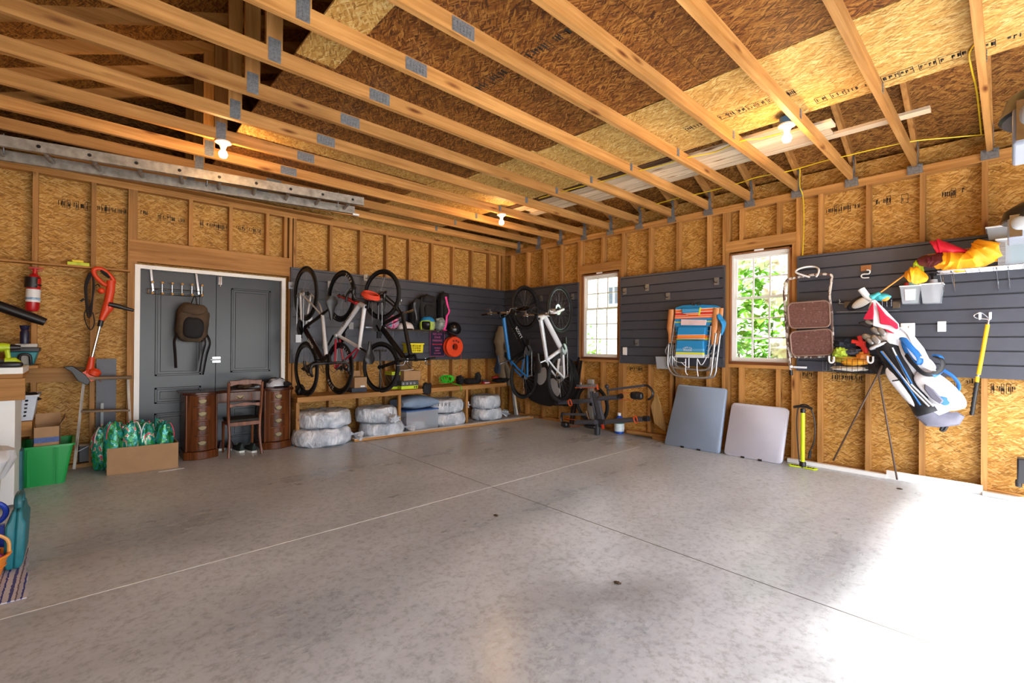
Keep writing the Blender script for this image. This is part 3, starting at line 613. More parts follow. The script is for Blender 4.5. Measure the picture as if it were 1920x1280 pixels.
HW = mat('white_grey_helmet', 'b9bcc6', .3); HR = mat('black_helmet', '14141a', .25, 0, .1)
q = B(518, 716, -.22); helmet(V((q.x, -.22, dz+.004)), .10, HW, HR, 'white and black bicycle helmet on the right end of the desk', ang=.3)
GLV = mat('black_glove_fabric', '17161b', .8, 0, .3, 30, .3, 80); REDP = mat('red_plastic', 'b02a30', .4)
def softlump(name, c, rad, m_, label, cat, seed=1, amp=.5, extra=0, parent=None):
    g = G(); g.ell(c+V((0, 0, rad[2])), rad, amp=amp, fr=8, seed=seed, nu=22, nv=12, p=.85); 
    for i in range(extra):
        a = 2*PI*i/extra+seed; g.ell(c+V((math.cos(a)*rad[0]*.7, math.sin(a)*rad[1]*.6, rad[2]*1.2)), (rad[0]*.35, rad[1]*.4, rad[2]*.7), amp=.4, seed=seed+i, nu=12, nv=8)
    return g.done(name, m_, parent, label, cat)
q = B(536, 720, -.25); gl = softlump('cycling_glove', V((q.x, -.25, dz)), (.05, .06, .03), GLV, 'black and red cycling glove lying beside the helmet on the desk', 'glove', 3, .4)
g = G()
for i in range(4): g.tube(catmull([V((q.x-.03+i*.018, -.28, dz+.04)), V((q.x-.035+i*.02, -.33, dz+.06-i*.006)), V((q.x-.03+i*.022, -.35, dz+.035-i*.004))], 4), .009, 8)
g.done('fingers', GLV, gl); g = G(); g.box(q.x-.02, q.x+.01, -.312, -.306, dz+.03, dz+.05); g.done('cuff_patch', REDP, gl)
q = B(478, 715, -.2); helmet(V((q.x, -.2, dz+.004)), .085, HR, GREY, 'black bicycle helmet lying on the desk behind the chair top', ang=-.4)
q = B(458, 716, -.2); softlump('knit_cap', V((q.x, -.2, dz)), (.07, .06, .03), BP1, 'dark brown cap lying flat on the desk behind the chair', 'cap', 7, .5)

# step ladder leaning in the stud bay
LADW = wood('paint_spattered_wood', 'z', '8a8078', 'c8c2b8', rough=.8); LADX = wood('worn_tread_wood', 'x', '75604a', 'a8917a', rough=.8)
yl = lambda z: -.17+.10*z; sl = thing('step_ladder', (-5.4, -.1, 0), 'paint-spattered wooden step ladder leaning against the studs left of the door', 'ladder')
def LP(px, py): 
    q = B(px, py, -.1); return V((q.x, yl(q.z), max(q.z, .01)))
g = G(); g.bar(LP(139, 876), LP(157, 716), .022, .06, V((0, 1, 0))); g.done('rail', LADW, sl)
g = G(); g.bar(LP(246, 866), LP(240, 712), .022, .06, V((0, 1, 0))); g.done('rail', LADW, sl)
for (a, b, c, d) in ((148, 832, 246, 826), (152, 770, 243, 768)): g = G(); g.bar(LP(a, b), LP(c, d), .09, .020); g.done('tread', LADX, sl, bevel=.003)
g = G(); g.bar(LP(150, 709)+V((0, -.01, 0)), LP(247, 707)+V((0, -.01, 0)), .13, .028); g.done('top_step', LADX, sl, bevel=.004)
g = G(); g.bar(V((LP(192, 755).x, -.03, .03)), V((LP(192, 755).x, -.05, LP(192, 756).z)), .022, .03, V((0, 1, 0))); g.done('rear_leg', mat('grey_paint', '9aa0a4', .6), sl)
g = G(); g.bar(LP(146, 850)+V((0, .05, .02)), LP(170, 834)+V((0, .05, 0)), .006, .006); g.done('spreader', STEEL, sl)
a = B(181, 673, -.01); b = B(217, 840, -.01); g = G(); g.box(a.x, b.x, .03, .045, .04, a.z); g.box(a.x, b.x, .028, .03, a.z-.14, a.z-.135); g.done('slatwall_offcut', SLATM, label='dark grey slatwall offcut standing in the stud bay behind the step ladder', cat='offcut panel')
a = B(147, 834, .03); b = B(172, 862, .03); g = G(); g.box(a.x, b.x-.01, .03, .085, .04, a.z); g.done('black_case', BLACK, label='small black case standing behind the foot of the step ladder', cat='case', bevel=.008)

# ledge between the studs with two yellow levels
a = B(0, 482, -.05); b = B(244, 507, -.05); g = G(); g.box(LX+.01, b.x, -.10, -.002, b.z-.018, b.z); g.done('ledge_board', SPFX, label='narrow wooden ledge nailed across the studs above the fire extinguisher', cat='ledge', bevel=.002); lz = b.z
YEL = mat('yellow_green_plastic', 'c8d62a', .4); YE2 = mat('yellow_plastic', 'e0c81e', .4)
x0, x1 = B(126, 488, -.06).x, B(168, 488, -.06).x; g = G(); g.box(x0, x1, -.08, -.045, lz, lz+.034); o = g.done('spirit_level', YEL, label='lime spirit level lying on the wooden ledge, the lower of two', cat='level', bevel=.004)
g = G(); g.cyl(V(((x0+x1)/2-.015, -.082, lz+.018)), V(((x0+x1)/2+.015, -.082, lz+.018)), .007); g.done('vial', GLASS, o)
x2, x3 = B(135, 480, -.06).x, B(157, 480, -.06).x; g = G(); g.box(x2, x3, -.078, -.05, lz+.034, lz+.056); o = g.done('spirit_level', YE2, label='short yellow level resting on top of the lime one on the ledge', cat='level', bevel=.004)

# fire extinguisher
RED = mat('extinguisher_red', 'b81a1e', .3, 0, .05, coat=.3); q0 = B(60, 583, -.07); q1 = B(65, 513, -.07)
fe = thing('fire_extinguisher', q0, 'red fire extinguisher with white label strapped to the left stud', 'fire extinguisher'); ax_ = (q1-q0).normalized(); L = (q1-q0).length
r_ = .048; g = G(); g.lathe([(0.01, -.0), (r_*.8, .0), (r_, .02), (r_, L*.86), (r_*.75, L*.95), (r_*.35, L), (r_*.3, L+.02)], q0, ax_); g.done('cylinder', RED, fe)
g = G(); g.lathe([(r_+.002, L*.24), (r_+.002, L*.58)], q0, ax_, cap=False); g.done('label_sheet', WHITEP, fe); g = G(); g.lathe([(r_+.003, L*.30), (r_+.003, L*.36)], q0, ax_, cap=False); g.done('blue_print', mat('blue_print', '8fb0d0', .6, 0, .5, 60), fe)
g = G(); g.lathe([(r_+.006, L*.62), (r_+.006, L*.90)], q0+V((-.01, 0, 0)), ax_, cap=False); g.lathe([(r_+.004, L*.68), (r_+.004, L*.72)], q0, ax_, cap=False); g.done('bracket', BLACK, fe)
g = G(); g.cyl(q0+ax_*L, q0+ax_*(L+.045), .016); g.bar(q0+ax_*(L+.05)+V((-.04, 0, 0)), q0+ax_*(L+.065)+V((.055, 0, -.01)), .02, .012); g.bar(q0+ax_*(L+.03)+V((-.02, 0, 0)), q0+ax_*(L+.03)+V((.05, 0, 0)), .018, .008); g.done('valve', RED, fe)

# leaf blower tube from the left
a = B(-40, 560, -.18); b = B(85, 604, -.18); g = G(); g.tube([a, a.lerp(b, .8), b], [.045, .042, .036], 20); o = g.done('blower_tube', BLACK, label='long black leaf blower tube pointing in from the left edge', cat='leaf blower')

# orange electric edger hanging on the wall
ORA = mat('trimmer_orange', 'd8421c', .4, 0, .06); yt = -.13
P = lambda x, y_, d=0: B(x, y_, yt+d)
ed = thing('string_trimmer', P(172, 715), 'orange and black electric string trimmer hanging from the ledge, cord coiled beside it', 'string trimmer')
g = G(); g.tube(catmull([P(177, 505), P(190, 504), P(205, 515), P(213, 527), P(208, 535), P(196, 533), P(185, 524), P(177, 514)], 5, True), .020, 10, closed=True); g.done('handle_loop', ORA, ed)
g = G(); g.tube([P(190, 506), P(199, 513), P(207, 520)], [.018, .024, .018], 8); g.done('grip', BLACK, ed)
g = G(); g.tube([P(208, 526), P(207, 545), P(203, 565), P(199, 582), P(190, 600)], [.034, .036, .034, .038, .022], 14); g.ell(P(205, 573), (.035, .04, .07)); g.ell(P(190, 545), (.03, .03, .03)); g.done('housing', ORA, ed)
g = G(); g.tube([P(204, 570, -.03), P(222, 574, -.03), P(251, 582, -.03)], [.022, .024, .014], 10); g.done('auxiliary_handle', BLACK, ed)
g = G(); g.tube([P(190, 600), P(187, 612)], .021, 12); g.done('collar', BLACK, ed)
g = G(); g.tube([P(187, 612), P(172, 671)], .012, 12); g.done('shaft', CHROME, ed)
g = G(); g.tube([P(172, 669), P(170, 684), P(166, 700)], [.022, .028, .032], 14); g.lathe([(.03, 0), (.05, .01), (.055, .05), (.03, .075)], P(172, 704), P(186, 684)-P(172, 704)); g.bar(P(160, 695), P(176, 712), .05, .05); g.done('head', ORA, ed)
g = G(); g.prism([P(118, 688, -.04), P(136, 686, -.04), P(160, 702, -.04), P(170, 715, -.04), P(164, 722, -.04), P(146, 714, -.04), P(134, 697, -.04)], (0, .09, 0)); g.bar(P(140, 689), P(161, 690), .01, .01); g.done('guard', BLACK, ed, bevel=.004)
g = G(); g.bar(P(176, 702), P(190, 716), .02, .012); g.done('edge_guide', mat('rust_brown', '5a2a1a', .6), ed)
g = G()
for k in range(6):
    d = k*1.6; g.tube(catmull([P(166+d*.8, 514), P(159+d*.6, 535), P(160+d*.5, 560), P(164+d*.3, 592-k*3), P(171-d*.3, 590-k*3), P(174-d*.2, 560), P(177-d*.3, 535), P(173, 514)], 4, True), .0055, 6, closed=True)
g.tube(catmull([P(164, 575), P(158, 590), P(163, 610), P(171, 618), P(177, 605), P(174, 585)], 5), .005, 6); g.tube(catmull([P(178, 536), P(184, 533), P(187, 538)], 4), .005, 6); g.tube([P(158, 560), P(151, 565)], .010, 8); g.done('cord', BLACK, ed)

# ---------------------------------------------------------------- workbench corner at the left edge
yb_ = -1.16; g = G; x48 = B(48, 720, yb_).x; x28 = B(28, 800, yb_).x; x43 = B(43, 705, yb_).x
wbch = thing('workbench', (-6.3, -.8, 0), 'workbench end with raw lumber apron and white cabinet base at the left edge', 'workbench')
zt = B(20, 689, yb_).z; z1_ = B(20, 701, yb_).z; z2_ = B(20, 709, yb_).z; z3_ = B(20, 750, yb_).z
g = G(); g.box(LX+.01, x43, yb_, -.62, z1_, zt); g.done('worktop', WHITE, wbch, bevel=.002)
g = G(); g.box(LX+.01, x43, yb_, yb_+.04, z2_, z1_-.001); g.box(LX+.01, x48, yb_-.04, yb_, z3_, z2_); g.done('apron', SPFX, wbch, bevel=.002)
g = G(); g.box(x43-.04, x43, yb_+.041, -.62, z2_, z1_-.001); g.done('end_board', SPFY, wbch)
g = G(); g.box(LX+.01, x28, yb_, -.64, .02, z3_+.03); g.done('cabinet_base', WHITE, wbch, bevel=.003)
za = B(60, 685, -.45).z; sh = G(); sh.box(LX+.01, B(71, 685, -.45).x, -.45, -.03, za-.025, za); o = sh.done('wall_shelf', SPFX, label='raw wood shelf on the back wall carrying the teal tool box', cat='shelf')
zb2 = B(50, 790, -.42).z; g = G(); g.box(LX+.01, B(60, 800, -.42).x, -.42, -.03, zb2-.03, zb2); g.box(B(28, 800, -.42).x, B(60, 800, -.42).x, -.42, -.36, zb2-.13, zb2-.03); g.done('wall_shelf', SPFX, label='low raw wood shelf under the white laundry basket', cat='shelf')
# things on the bench and shelves
TEAL = mat('teal_plastic', '1d7a84', .4); TEALD = mat('dark_teal_plastic', '1f5f68', .45, 0, .15, 20, .1); LIME = mat('lime_plastic', 'b4cc22', .4)
tb = thing('tool_box', B(45, 680, -.42), 'teal tool box with black lid on the raw shelf above the bench', 'tool box'); a = B(14, 655, -.42); b = B(71, 680, -.42)
g = G(); g.hexa([V((a.x, -.42, za+.003)), V((b.x-.03, -.42, za+.003)), V((b.x-.03, -.2, za+.003)), V((a.x, -.2, za+.003))], [V((a.x, -.43, a.z-.02)), V((b.x, -.43, a.z-.02)), V((b.x, -.18, a.z-.02)), V((a.x, -.18, a.z-.02))]); g.done('body', TEAL, tb, bevel=.008)
g = G(); g.box(a.x-.01, b.x+.01, -.44, -.17, a.z-.02, a.z+.015); g.tube(catmull([V((B(36, 680, -.46).x, -.445, za+.01)), V((B(38, 660, -.46).x, -.455, a.z-.05)), V((B(55, 660, -.46).x, -.455, a.z-.05)), V((B(58, 680, -.46).x, -.445, za+.01))], 5), .012, 8); g.done('lid', BLACK, tb, bevel=.006)
g = G(); p0 = B(35, 666, -.43); p1 = B(54, 680, -.43); g.box(p0.x, p1.x, -.4325, -.4295, za+.012, p0.z); g.done('label_sheet', mat('grey_label', 'a8a49a', .7), tb)
g = G(); p0 = B(28, 648, -.35); p1 = B(70, 654, -.35); g.box(p0.x, p1.x, -.36, -.22, a.z+.016, a.z+.05); g.done('flat_case', mat('light_grey_plastic', 'bcb8b2', .5), label='pale grey flat case lying on the teal tool box', cat='case', bevel=.006)
p0 = B(46, 655, -.40); c_ = G(); c_.lathe([(.028, 0), (.030, .01), (.030, .10), (.022, .12), (.026, .125), (.034, .155), (.03, .16)], V((p0.x, -.40, a.z+.05))); o = c_.done('spray_bottle', mat('navy_plastic', '171a3a', .35), label='navy blue bottle standing on the teal tool box', cat='bottle')
dr = thing('cordless_drill', V((x43-.2, yb_+.15, zt)), 'lime and black cordless drill lying at the end of the workbench', 'drill')
q = B(12, 651, yb_+.15); g = G(); g.tube([V((q.x-.14, q.y, q.z)), V((q.x-.02, q.y, q.z)), V((q.x+.02, q.y, q.z))], [.036, .036, .028], 14); g.done('housing', LIME, dr)
g = G(); g.tube([V((q.x+.02, q.y, q.z)), V((q.x+.075, q.y, q.z))], [.026, .016], 12); g.done('chuck', BLACK, dr)
g = G(); g.tube([V((q.x-.07, q.y, q.z-.02)), V((q.x-.05, q.y, q.z-.13))], [.022, .022], 10); g.box(q.x-.11, q.x+.0, q.y-.035, q.y+.035, zt+.001, zt+.055); g.done('grip', BLACK, dr)
q = B(20, 672, yb_+.06); g = G(); g.tube([V((q.x-.03, q.y, zt+.045)), V((q.x+.02, q.y, zt+.045)), V((q.x+.05, q.y, zt+.03))], [.03, .03, .014], 12); g.tube([V((q.x-.01, q.y, zt+.05)), V((q.x-.02, q.y, zt+.13))], .015, 8); g.done('power_tool', LIME, label='small lime power tool lying in front of the drill on the bench', cat='power tool')
g = G(); g.ell(V((q.x+.0, q.y-.04, zt+.022)), (.07, .035, .022), p=.6); g.done('battery_charger', BLACK, label='black battery charger at the front edge of the workbench', cat='charger')
# laundry basket
BKW = mat('white_basket', 'cfd6e2', .4); a = B(28, 743, -.40); b = B(71, 789, -.40); bk = thing('laundry_basket', (b.x-.2, -.2, zb2), 'white plastic basket with rows of small holes on the low shelf', 'basket')
def basket(parent, x0, x1, y0, y1, z0, z1, m_, cols, rows, tap=.03, hole=.5, dark=None, name='basket_wall', hy=0):
    """open tub with a pierced front wall"""
    t = .006; xl0, xr0 = x0+tap, x1-tap; lerp = lambda a_, b_, u: a_+(b_-a_)*u; g = G()
    def P_(u, v, d=0): return V((lerp(lerp(xl0, x0, v), lerp(xr0, x1, v), u), lerp(y0+tap*.6, y0, v)+d, lerp(z0, z1, v)))
    def cell(u0, u1, v0, v1): g.hexa([P_(u0, v0), P_(u1, v0), P_(u1, v1), P_(u0, v1)], [P_(u0, v0, t), P_(u1, v0, t), P_(u1, v1, t), P_(u0, v1, t)])
    m = .12; cw = (1-2*m)/cols; chh = (1-2*m)/rows; cell(0, m, 0, 1); cell(1-m, 1, 0, 1); cell(m, 1-m, 0, m); cell(m, 1-m, 1-m, 1)
    for i in range(cols):
        for j in range(rows):
            u, v = m+i*cw, m+j*chh; e = hole/2; cell(u, u+cw*(.5-e), v, v+chh); cell(u+cw*(.5+e), u+cw, v, v+chh); cell(u+cw*(.5-e), u+cw*(.5+e), v, v+chh*(.5-e)); cell(u+cw*(.5-e), u+cw*(.5+e), v+chh*(.5+e), v+chh)
    for (xa, xb_) in ((xl0, x0), (xr0, x1)): g.hexa([V((xa, y0+tap*.6, z0)), V((xa, y1-tap*.6, z0)), V((xa+t, y1-tap*.6, z0)), V((xa+t, y0+tap*.6, z0))], [V((xb_, y0, z1)), V((xb_, y1, z1)), V((xb_+t, y1, z1)), V((xb_+t, y0, z1))])
    g.hexa([V((xl0, y1-tap*.6, z0)), V((xr0, y1-tap*.6, z0)), V((xr0, y1-tap*.6+t, z0)), V((xl0, y1-tap*.6+t, z0))], [V((x0, y1, z1)), V((x1, y1, z1)), V((x1, y1+t, z1)), V((x0, y1+t, z1))]); g.box(xl0, xr0, y0+tap*.6, y1-tap*.6, z0, z0+t)
    g.done(name, m_, parent, smooth=False)
    g = G()
    for (xa, xb_, ya, yb3) in ((x0-.012, x1+.018, y0-.012, y0+.006), (x0-.012, x1+.018, y1, y1+.015), (x0-.012, x0+.006, y0, y1), (x1, x1+.018, y0, y1)): g.box(xa, xb_, ya, yb3, z1-.012, z1+.006)
    g.done('rim', m_, parent, bevel=.003)
basket(bk, a.x-.18, b.x-.01, -.40, -.08, zb2+.004, a.z, BKW, 6, 5, .03)
softlump('laundry', V((b.x-.14, -.24, a.z-.07)), (.14, .12, .045), BP2, 'dark clothes showing over the rim of the white basket', 'clothes', 4, .5)
# green tub with the cardboard box
GRN = mat('green_plastic', '1f9a4a', .35, 0, .05); y0 = -.60; a = B(38, 843, y0); b = B(137, 830, y0); xl, xr = a.x, b.x; zt2 = (a.z+b.z)/2
tub = thing('storage_tub', ((xl+xr)/2, -.4, 0), 'bright green plastic storage tub with a cardboard box in it, beside the workbench', 'storage tub')
g = G(); rs = []
def rr(x0, x1, y0_, y1_, z, r=.03): 
    out = []
    for cx_, cy_, a0 in ((x1-r, y1_-r, 0), (x0+r, y1_-r, PI/2), (x0+r, y0_+r, PI), (x1-r, y0_+r, 1.5*PI)): out += [V((cx_+r*math.cos(a0+i*PI/8), cy_+r*math.sin(a0+i*PI/8), z)) for i in range(5)]
    return out
g.rings([rr(xl+.015, xr-.05, y0+.03, -.17, 0), rr(xl, xr, y0, -.14, zt2-.02), rr(xl, xr, y0, -.14, zt2), rr(xl+.008, xr-.008, y0+.008, -.148, zt2), rr(xl+.022, xr-.056, y0+.038, -.178, .008)], cap=False); g.add(rr(xl+.022, xr-.056, y0+.038, -.178, .008), [tuple(range(20))]); g.done('body', GRN, tub, angle=50)
g = G(); g.rings([rr(xl-.014, xr+.014, y0-.014, -.126, zt2-.012), rr(xl-.014, xr+.014, y0-.014, -.126, zt2+.006), rr(xl+.004, xr-.004, y0+.004, -.144, zt2+.006), rr(xl+.004, xr-.004, y0+.004, -.144, zt2-.012)], cap=False, loop=True); g.done('rim', GRN, tub, angle=60)
g = G()
for u in (.12, .62, .67): xx = xl+(xr-xl)*u; g.hexa([V((xx, y0+.022, .01)), V((xx+.012, y0+.022, .01)), V((xx+.012, y0+.035, .01)), V((xx, y0+.035, .01))], [V((xx, y0-.010, zt2-.02)), V((xx+.012, y0-.010, zt2-.02)), V((xx+.012, y0+.01, zt2-.02)), V((xx, y0+.01, zt2-.02))])
g.done('rib', GRN, tub)
a = B(62, 834, -.56); b = B(112, 832, -.56); zz0 = a.z-.03; zz1 = B(64, 802, -.56).z
cb = thing('cardboard_box', ((a.x+b.x)/2, -.45, zz0), 'open brown cardboard box with a blue printed strip sitting in the green tub', 'cardboard box')
g = G(); t = .004
for q in ((a.x, b.x, -.56, -.556), (a.x, b.x, -.32, -.316), (a.x, a.x+t, -.56, -.316), (b.x-t, b.x, -.56, -.316)): g.box(*q, zz0, zz1)
g.box(a.x, b.x, -.56, -.316, zz0, zz0+t); g.done('body', CARD, cb, smooth=False)
g = G(); g.bar(V(((a.x+b.x)/2, -.316, zz1)), V(((a.x+b.x)/2, -.30, zz1+.09)), b.x-a.x, .004, V((0, 1, 0))); g.hexa([V((b.x-.004, -.55, zz1)), V((b.x, -.55, zz1)), V((b.x, -.33, zz1)), V((b.x-.004, -.33, zz1))], [V((b.x+.03, -.53, zz1+.06)), V((b.x+.034, -.53, zz1+.06)), V((b.x+.034, -.35, zz1+.09)), V((b.x+.03, -.35, zz1+.09))]); g.done('flap', CARD, cb, smooth=False)
g = G(); g.box(a.x+.004, b.x-.004, -.5625, -.5605, zz0+.01+.03, zz0+.085); g.done('printed_strip', mat('blue_strip', '4a5f96', .6, 0, .3, 60), cb)
g = G(); g.box(B(28, 870, -.78).x, B(36, 870, -.78).x+.02, -.80, -.64, 0, B(30, 845, -.78).z); g.done('hard_case', TEALD, label='dark teal case standing between the white cabinet and the green tub', cat='case', bevel=.01)
# bin with a white liner
yb3 = -1.75; xr = B(8, 900, yb3).x; rb_ = .17; cx = xr-rb_; zt3 = B(5, 850, yb3).z
tr = thing('waste_bin', (cx, yb3, 0), 'cream waste bin with a white plastic liner at the left edge', 'waste bin')
g = G(); g.lathe([(rb_*.8, 0), (rb_*.97, zt3-.02), (rb_*1.0, zt3), (rb_*.95, zt3), (rb_*.78, .01)], V((cx, yb3, 0)), n=28, cap=False); g.done('bin_body', mat('cream_plastic', 'd8d2c2', .5), tr)
PLAS = NT('white_film'); PLAS.b.inputs['Base Color'].default_value = lin('e8ebf0'); PLAS.b.inputs['Roughness'].default_value = .28; PLAS.b.inputs['Alpha'].default_value = .86; PLAS = PLAS.m
g = G(); n = 40
def ringb(r, z, am, sd): return [V((cx+r*(1+am*noise.noise(V((math.cos(2*PI*j/n)*2.2+sd, math.sin(2*PI*j/n)*2.2, sd))))*math.cos(2*PI*j/n), yb3+r*(1+am*noise.noise(V((math.cos(2*PI*j/n)*2.2+sd, math.sin(2*PI*j/n)*2.2, sd))))*math.sin(2*PI*j/n), z+.02*noise.noise(V((math.cos(2*PI*j/n)*3, math.sin(2*PI*j/n)*3, sd))))) for j in range(n)]
g.rings([ringb(rb_*.95, zt3-.16, .2, 3), ringb(rb_*1.12, zt3-.10, .3, 2), ringb(rb_*1.28, zt3-.03, .35, 1), ringb(rb_*1.18, zt3+.03, .25, 4), ringb(rb_*.9, zt3+.035, .2, 6), ringb(rb_*.5, zt3-.05, .2, 7)], cap=False); g.done('liner', PLAS, tr)
# rug, teal hard case, baskets
def rugm():
    t = NT('striped_rag_rug'); tc = t.n('TexCoord'); sp = t.n('SeparateXYZ'); t.l(tc.outputs['Object'], sp.inputs[0]); no = t.n('TexNoise', iScale=60.0); t.l(tc.outputs['Object'], no.inputs[0])
    ma = t.n('Math', operation='MULTIPLY_ADD'); t.l(no.outputs[0], ma.inputs[0]); ma.inputs[1].default_value = .012; t.l(sp.outputs[0], ma.inputs[2]); mu = t.n('Math', operation='MULTIPLY'); t.l(ma.outputs[0], mu.inputs[0]); mu.inputs[1].default_value = 14.0; fr = t.n('Math', operation='FRACT'); t.l(mu.outputs[0], fr.inputs[0])
    t.l(t.ramp(fr.outputs[0], [(0, lin('c8c6ce')), (.28, lin('4a4f8a')), (.45, lin('c9c4cc')), (.62, lin('6a5a68')), (.7, lin('b9b4c2')), (.9, lin('2f3a86'))]), t.b.inputs['Base Color']); t.b.inputs['Roughness'].default_value = .95
    for l in t.t.nodes: 
        if l.type == 'VALTORGB': l.color_ramp.interpolation = 'CONSTANT'
    return t.m
rx = F(52, 1110).x; ry0 = F(45, 1122).y; ry1 = F(52, 1030).y
g = G(); rs = []
for i in range(13):
    u = i/12; yy = ry0+(ry1-ry0)*u; rxx = rx+(F(51, 1034).x-rx)*u; rs.append([V((rxx-.55+.55*v+.006*math.sin(i*1.7), yy, .004+.006*max(0, math.sin(u*9+v*5)))) for v in [k/10 for k in range(11)]]+[V((rxx-.55+.55*v+.006*math.sin(i*1.7), yy, 0)) for v in [1-k/10 for k in range(11)]])
g.rings(rs); rug = g.done('rag_rug', rugm(), label='blue, grey and white striped rag rug on the floor at the left edge', cat='rug')
q = F(30, 1072); yc = q.y; xa, xb_ = B(4, 1050, yc).x, B(43, 1050, yc).x; hz = B(40, 958, yc).z
tc_ = thing('tool_case', ((xa+xb_)/2, yc+.1, .012), 'teal blow-moulded tool case standing upright on the striped rug', 'tool case')
for s, (u0, u1) in enumerate(((0, .5), (.5, 1))):
    g = G(); rs = []; sh_ = .012
    for k, (z, e) in enumerate(((.012, .012), (.05, 0), (hz*.78, 0), (hz*.86, .012), (hz, .02))):
        x0_ = xa+(xb_-xa)*u0+sh_*z/hz+(e if s == 0 else 0); x1_ = xa+(xb_-xa)*u1+sh_*z/hz-(0 if s == 0 else e); rs.append([V((x0_, yc+e, z)), V((x1_, yc+e, z)), V((x1_, yc+.34-e, z)), V((x0_, yc+.34-e, z))])
    g.rings(rs); g.done('shell_half', mat('blow_moulded_teal', '1d6e78', .5, 0, .1, 40, .2, 120), tc_, bevel=.010, smooth=True)
g = G(); xm_ = (xa+xb_)/2+sh_; g.tube(catmull([V((xm_, yc+.10, hz-.01)), V((xm_, yc+.11, hz+.045)), V((xm_, yc+.24, hz+.045)), V((xm_, yc+.25, hz-.01))], 5), .018, 8); g.done('handle', TEALD, tc_)
ORB = mat('orange_plastic', 'e8862a', .4); q = F(5, 1100); yc = q.y+.02; xe = B(10, 1050, yc).x; zr = B(13, 1050, yc).z
ob = thing('toy_basket', (xe-.12, yc+.1, .012), 'orange plastic basket with a loop handle at the left edge, on the striped rug', 'basket')
g = G(); g.lathe([(.095, .012), (.125, zr), (.13, zr), (.118, zr-.004), (.09, .02)], V((xe-.12, yc+.12, 0)), n=24, cap=False); g.torus(V((xe-.12, yc+.12, zr)), (0, 0, 1), .128, .008, 28, 6); g.torus(V((xe-.12, yc+.12, zr*.55)), (0, 0, 1), .113, .004, 28, 6); g.done('tub', ORB, ob)
g = G(); g.tube(catmull([V((xe+.005, yc+.12, zr)), V((xe-.01, yc+.12, zr+.08)), V((xe-.12, yc+.12, zr+.14)), V((xe-.23, yc+.12, zr+.08)), V((xe-.245, yc+.12, zr)),], 6), .008, 8); g.done('handle', mat('tan_plastic', 'd99a52', .45), ob)
softlump('fabric_bundle', V((xe-.10, yc+.12, zr-.05)), (.08, .07, .04), mat('pink_fabric', 'c04a86', .7, 0, .5, 20), 'pink fabric bundle inside the orange basket', 'fabric', 2, .4)
q = B(4, 960, yc+.35); g = G(); g.torus(V((q.x-.045, yc+.35, q.z)), (0, 1, 0), .06, .013, 28, 8); g.box(q.x-.12, q.x+.01, yc+.33, yc+.37, .02, q.z-.07); g.done('blue_crate', mat('blue_plastic', '2347c4', .4), label='blue plastic crate handle behind the orange basket at the left edge', cat='crate')

# long cardboard tray of green bags
fl, fr_ = F(200, 892), F(334, 876); yf = (fl.y+fr_.y)/2; zt4 = B(200, 843, yf).z
bt = thing('cardboard_tray', ((fl.x+fr_.x)/2, yf+.2, 0), 'long low brown cardboard tray full of green foil bags on the floor', 'cardboard box')
def tp(p, z): return V((p.x, p.y, z))
bl_, br_ = V((fl.x+.0, yf+.42, 0)), V((fr_.x, yf+.42, 0)); f0, f1 = V((fl.x, fl.y, 0)), V((fr_.x, fr_.y, 0)); nb_ = 0
for p0, p1 in ((f0, f1), (f1, br_), (br_, bl_), (bl_, f0)):
    g = G(); d = (p1-p0).normalized(); nn = V((-d.y, d.x, 0))*.005; g.prism([tp(p0, .002), tp(p1, .002), tp(p1, zt4), tp(p0, zt4)], nn); g.done('side', CARD, bt, smooth=False)
g = G(); g.prism([f0, f1, br_, bl_], (0, 0, .004)); g.done('bottom', CARD, bt, smooth=False)
def foil(seed):
    t = NT('printed_foil_%d' % seed); n0 = t.n('TexNoise', iScale=13.0, iDetail=2.0, iDistortion=2.2); mp = t.coords((1, 1, .45), (seed, seed*2, .3)); t.l(mp, n0.inputs[0])
    t.l(t.ramp(n0.outputs[0], [(.30, lin('0c4234')), (.38, lin('1f7a3c')), (.43, lin('2f9a4a')), (.46, lin('147a72')), (.53, lin('1f8e90')), (.57, lin('3f9a48')), (.60, lin('cfe0d0')), (.63, lin('d8405a')), (.70, lin('e07088'))]), t.b.inputs['Base Color']); t.b.inputs['Roughness'].default_value = .22; t.b.inputs['Metallic'].default_value = .25
    b = t.n('Bump', iStrength=.6, iDistance=.01); n1 = t.n('TexNoise', iScale=22.0, iDetail=3.0, iDistortion=.8); t.l(t.coords(), n1.inputs[0]); t.l(n1.outputs[0], b.inputs['Height']); t.l(b.outputs[0], t.b.inputs['Normal'])
    return t.m
FOIL = [foil(i) for i in range(3)]
PK = mat('ribbon_pink', 'd84a6a', .5)
for k, (px, row) in enumerate([(212, 0), (246, 0), (275, 0), (308, 0), (190, 1), (232, 1), (262, 1), (294, 1)]):
    yy = yf+(.10 if row == 0 else .29); q = B(px, 842, yy); top = B(px, (790, 788, 790, 790, 798, 792, 786, 785)[k], yy).z; h = top-.02
    rt = thing('foil_bag', V((q.x, yy, .01)), 'green printed foil bag in the cardboard tray, %s' % ('%s from the left in the front row' % ORD[k] if row == 0 else '%s from the left in the back row' % ORD[k-4]), 'bag', 'green foil bags in the tray')
    g = G(); g.ell(V((q.x, yy, .01+h/2)), (.072, .065, h/2), p=.8, amp=.25, fr=10, seed=k*3.1, nu=24, nv=14); g.done('bag_body', FOIL[k % 3], rt)
    g = G(); a = V((q.x+.01, yy-.03, top-.02)); s = 1 if k % 2 else -1; g.tube(catmull([a, a+V((s*.03, -.03, .01)), a+V((s*.055, -.05, -.06)), a+V((s*.06, -.045, -.13))], 5), .006, 6, flat=.4); g.done('drawstring', PK if k % 3 == 0 else WHITEP, rt)
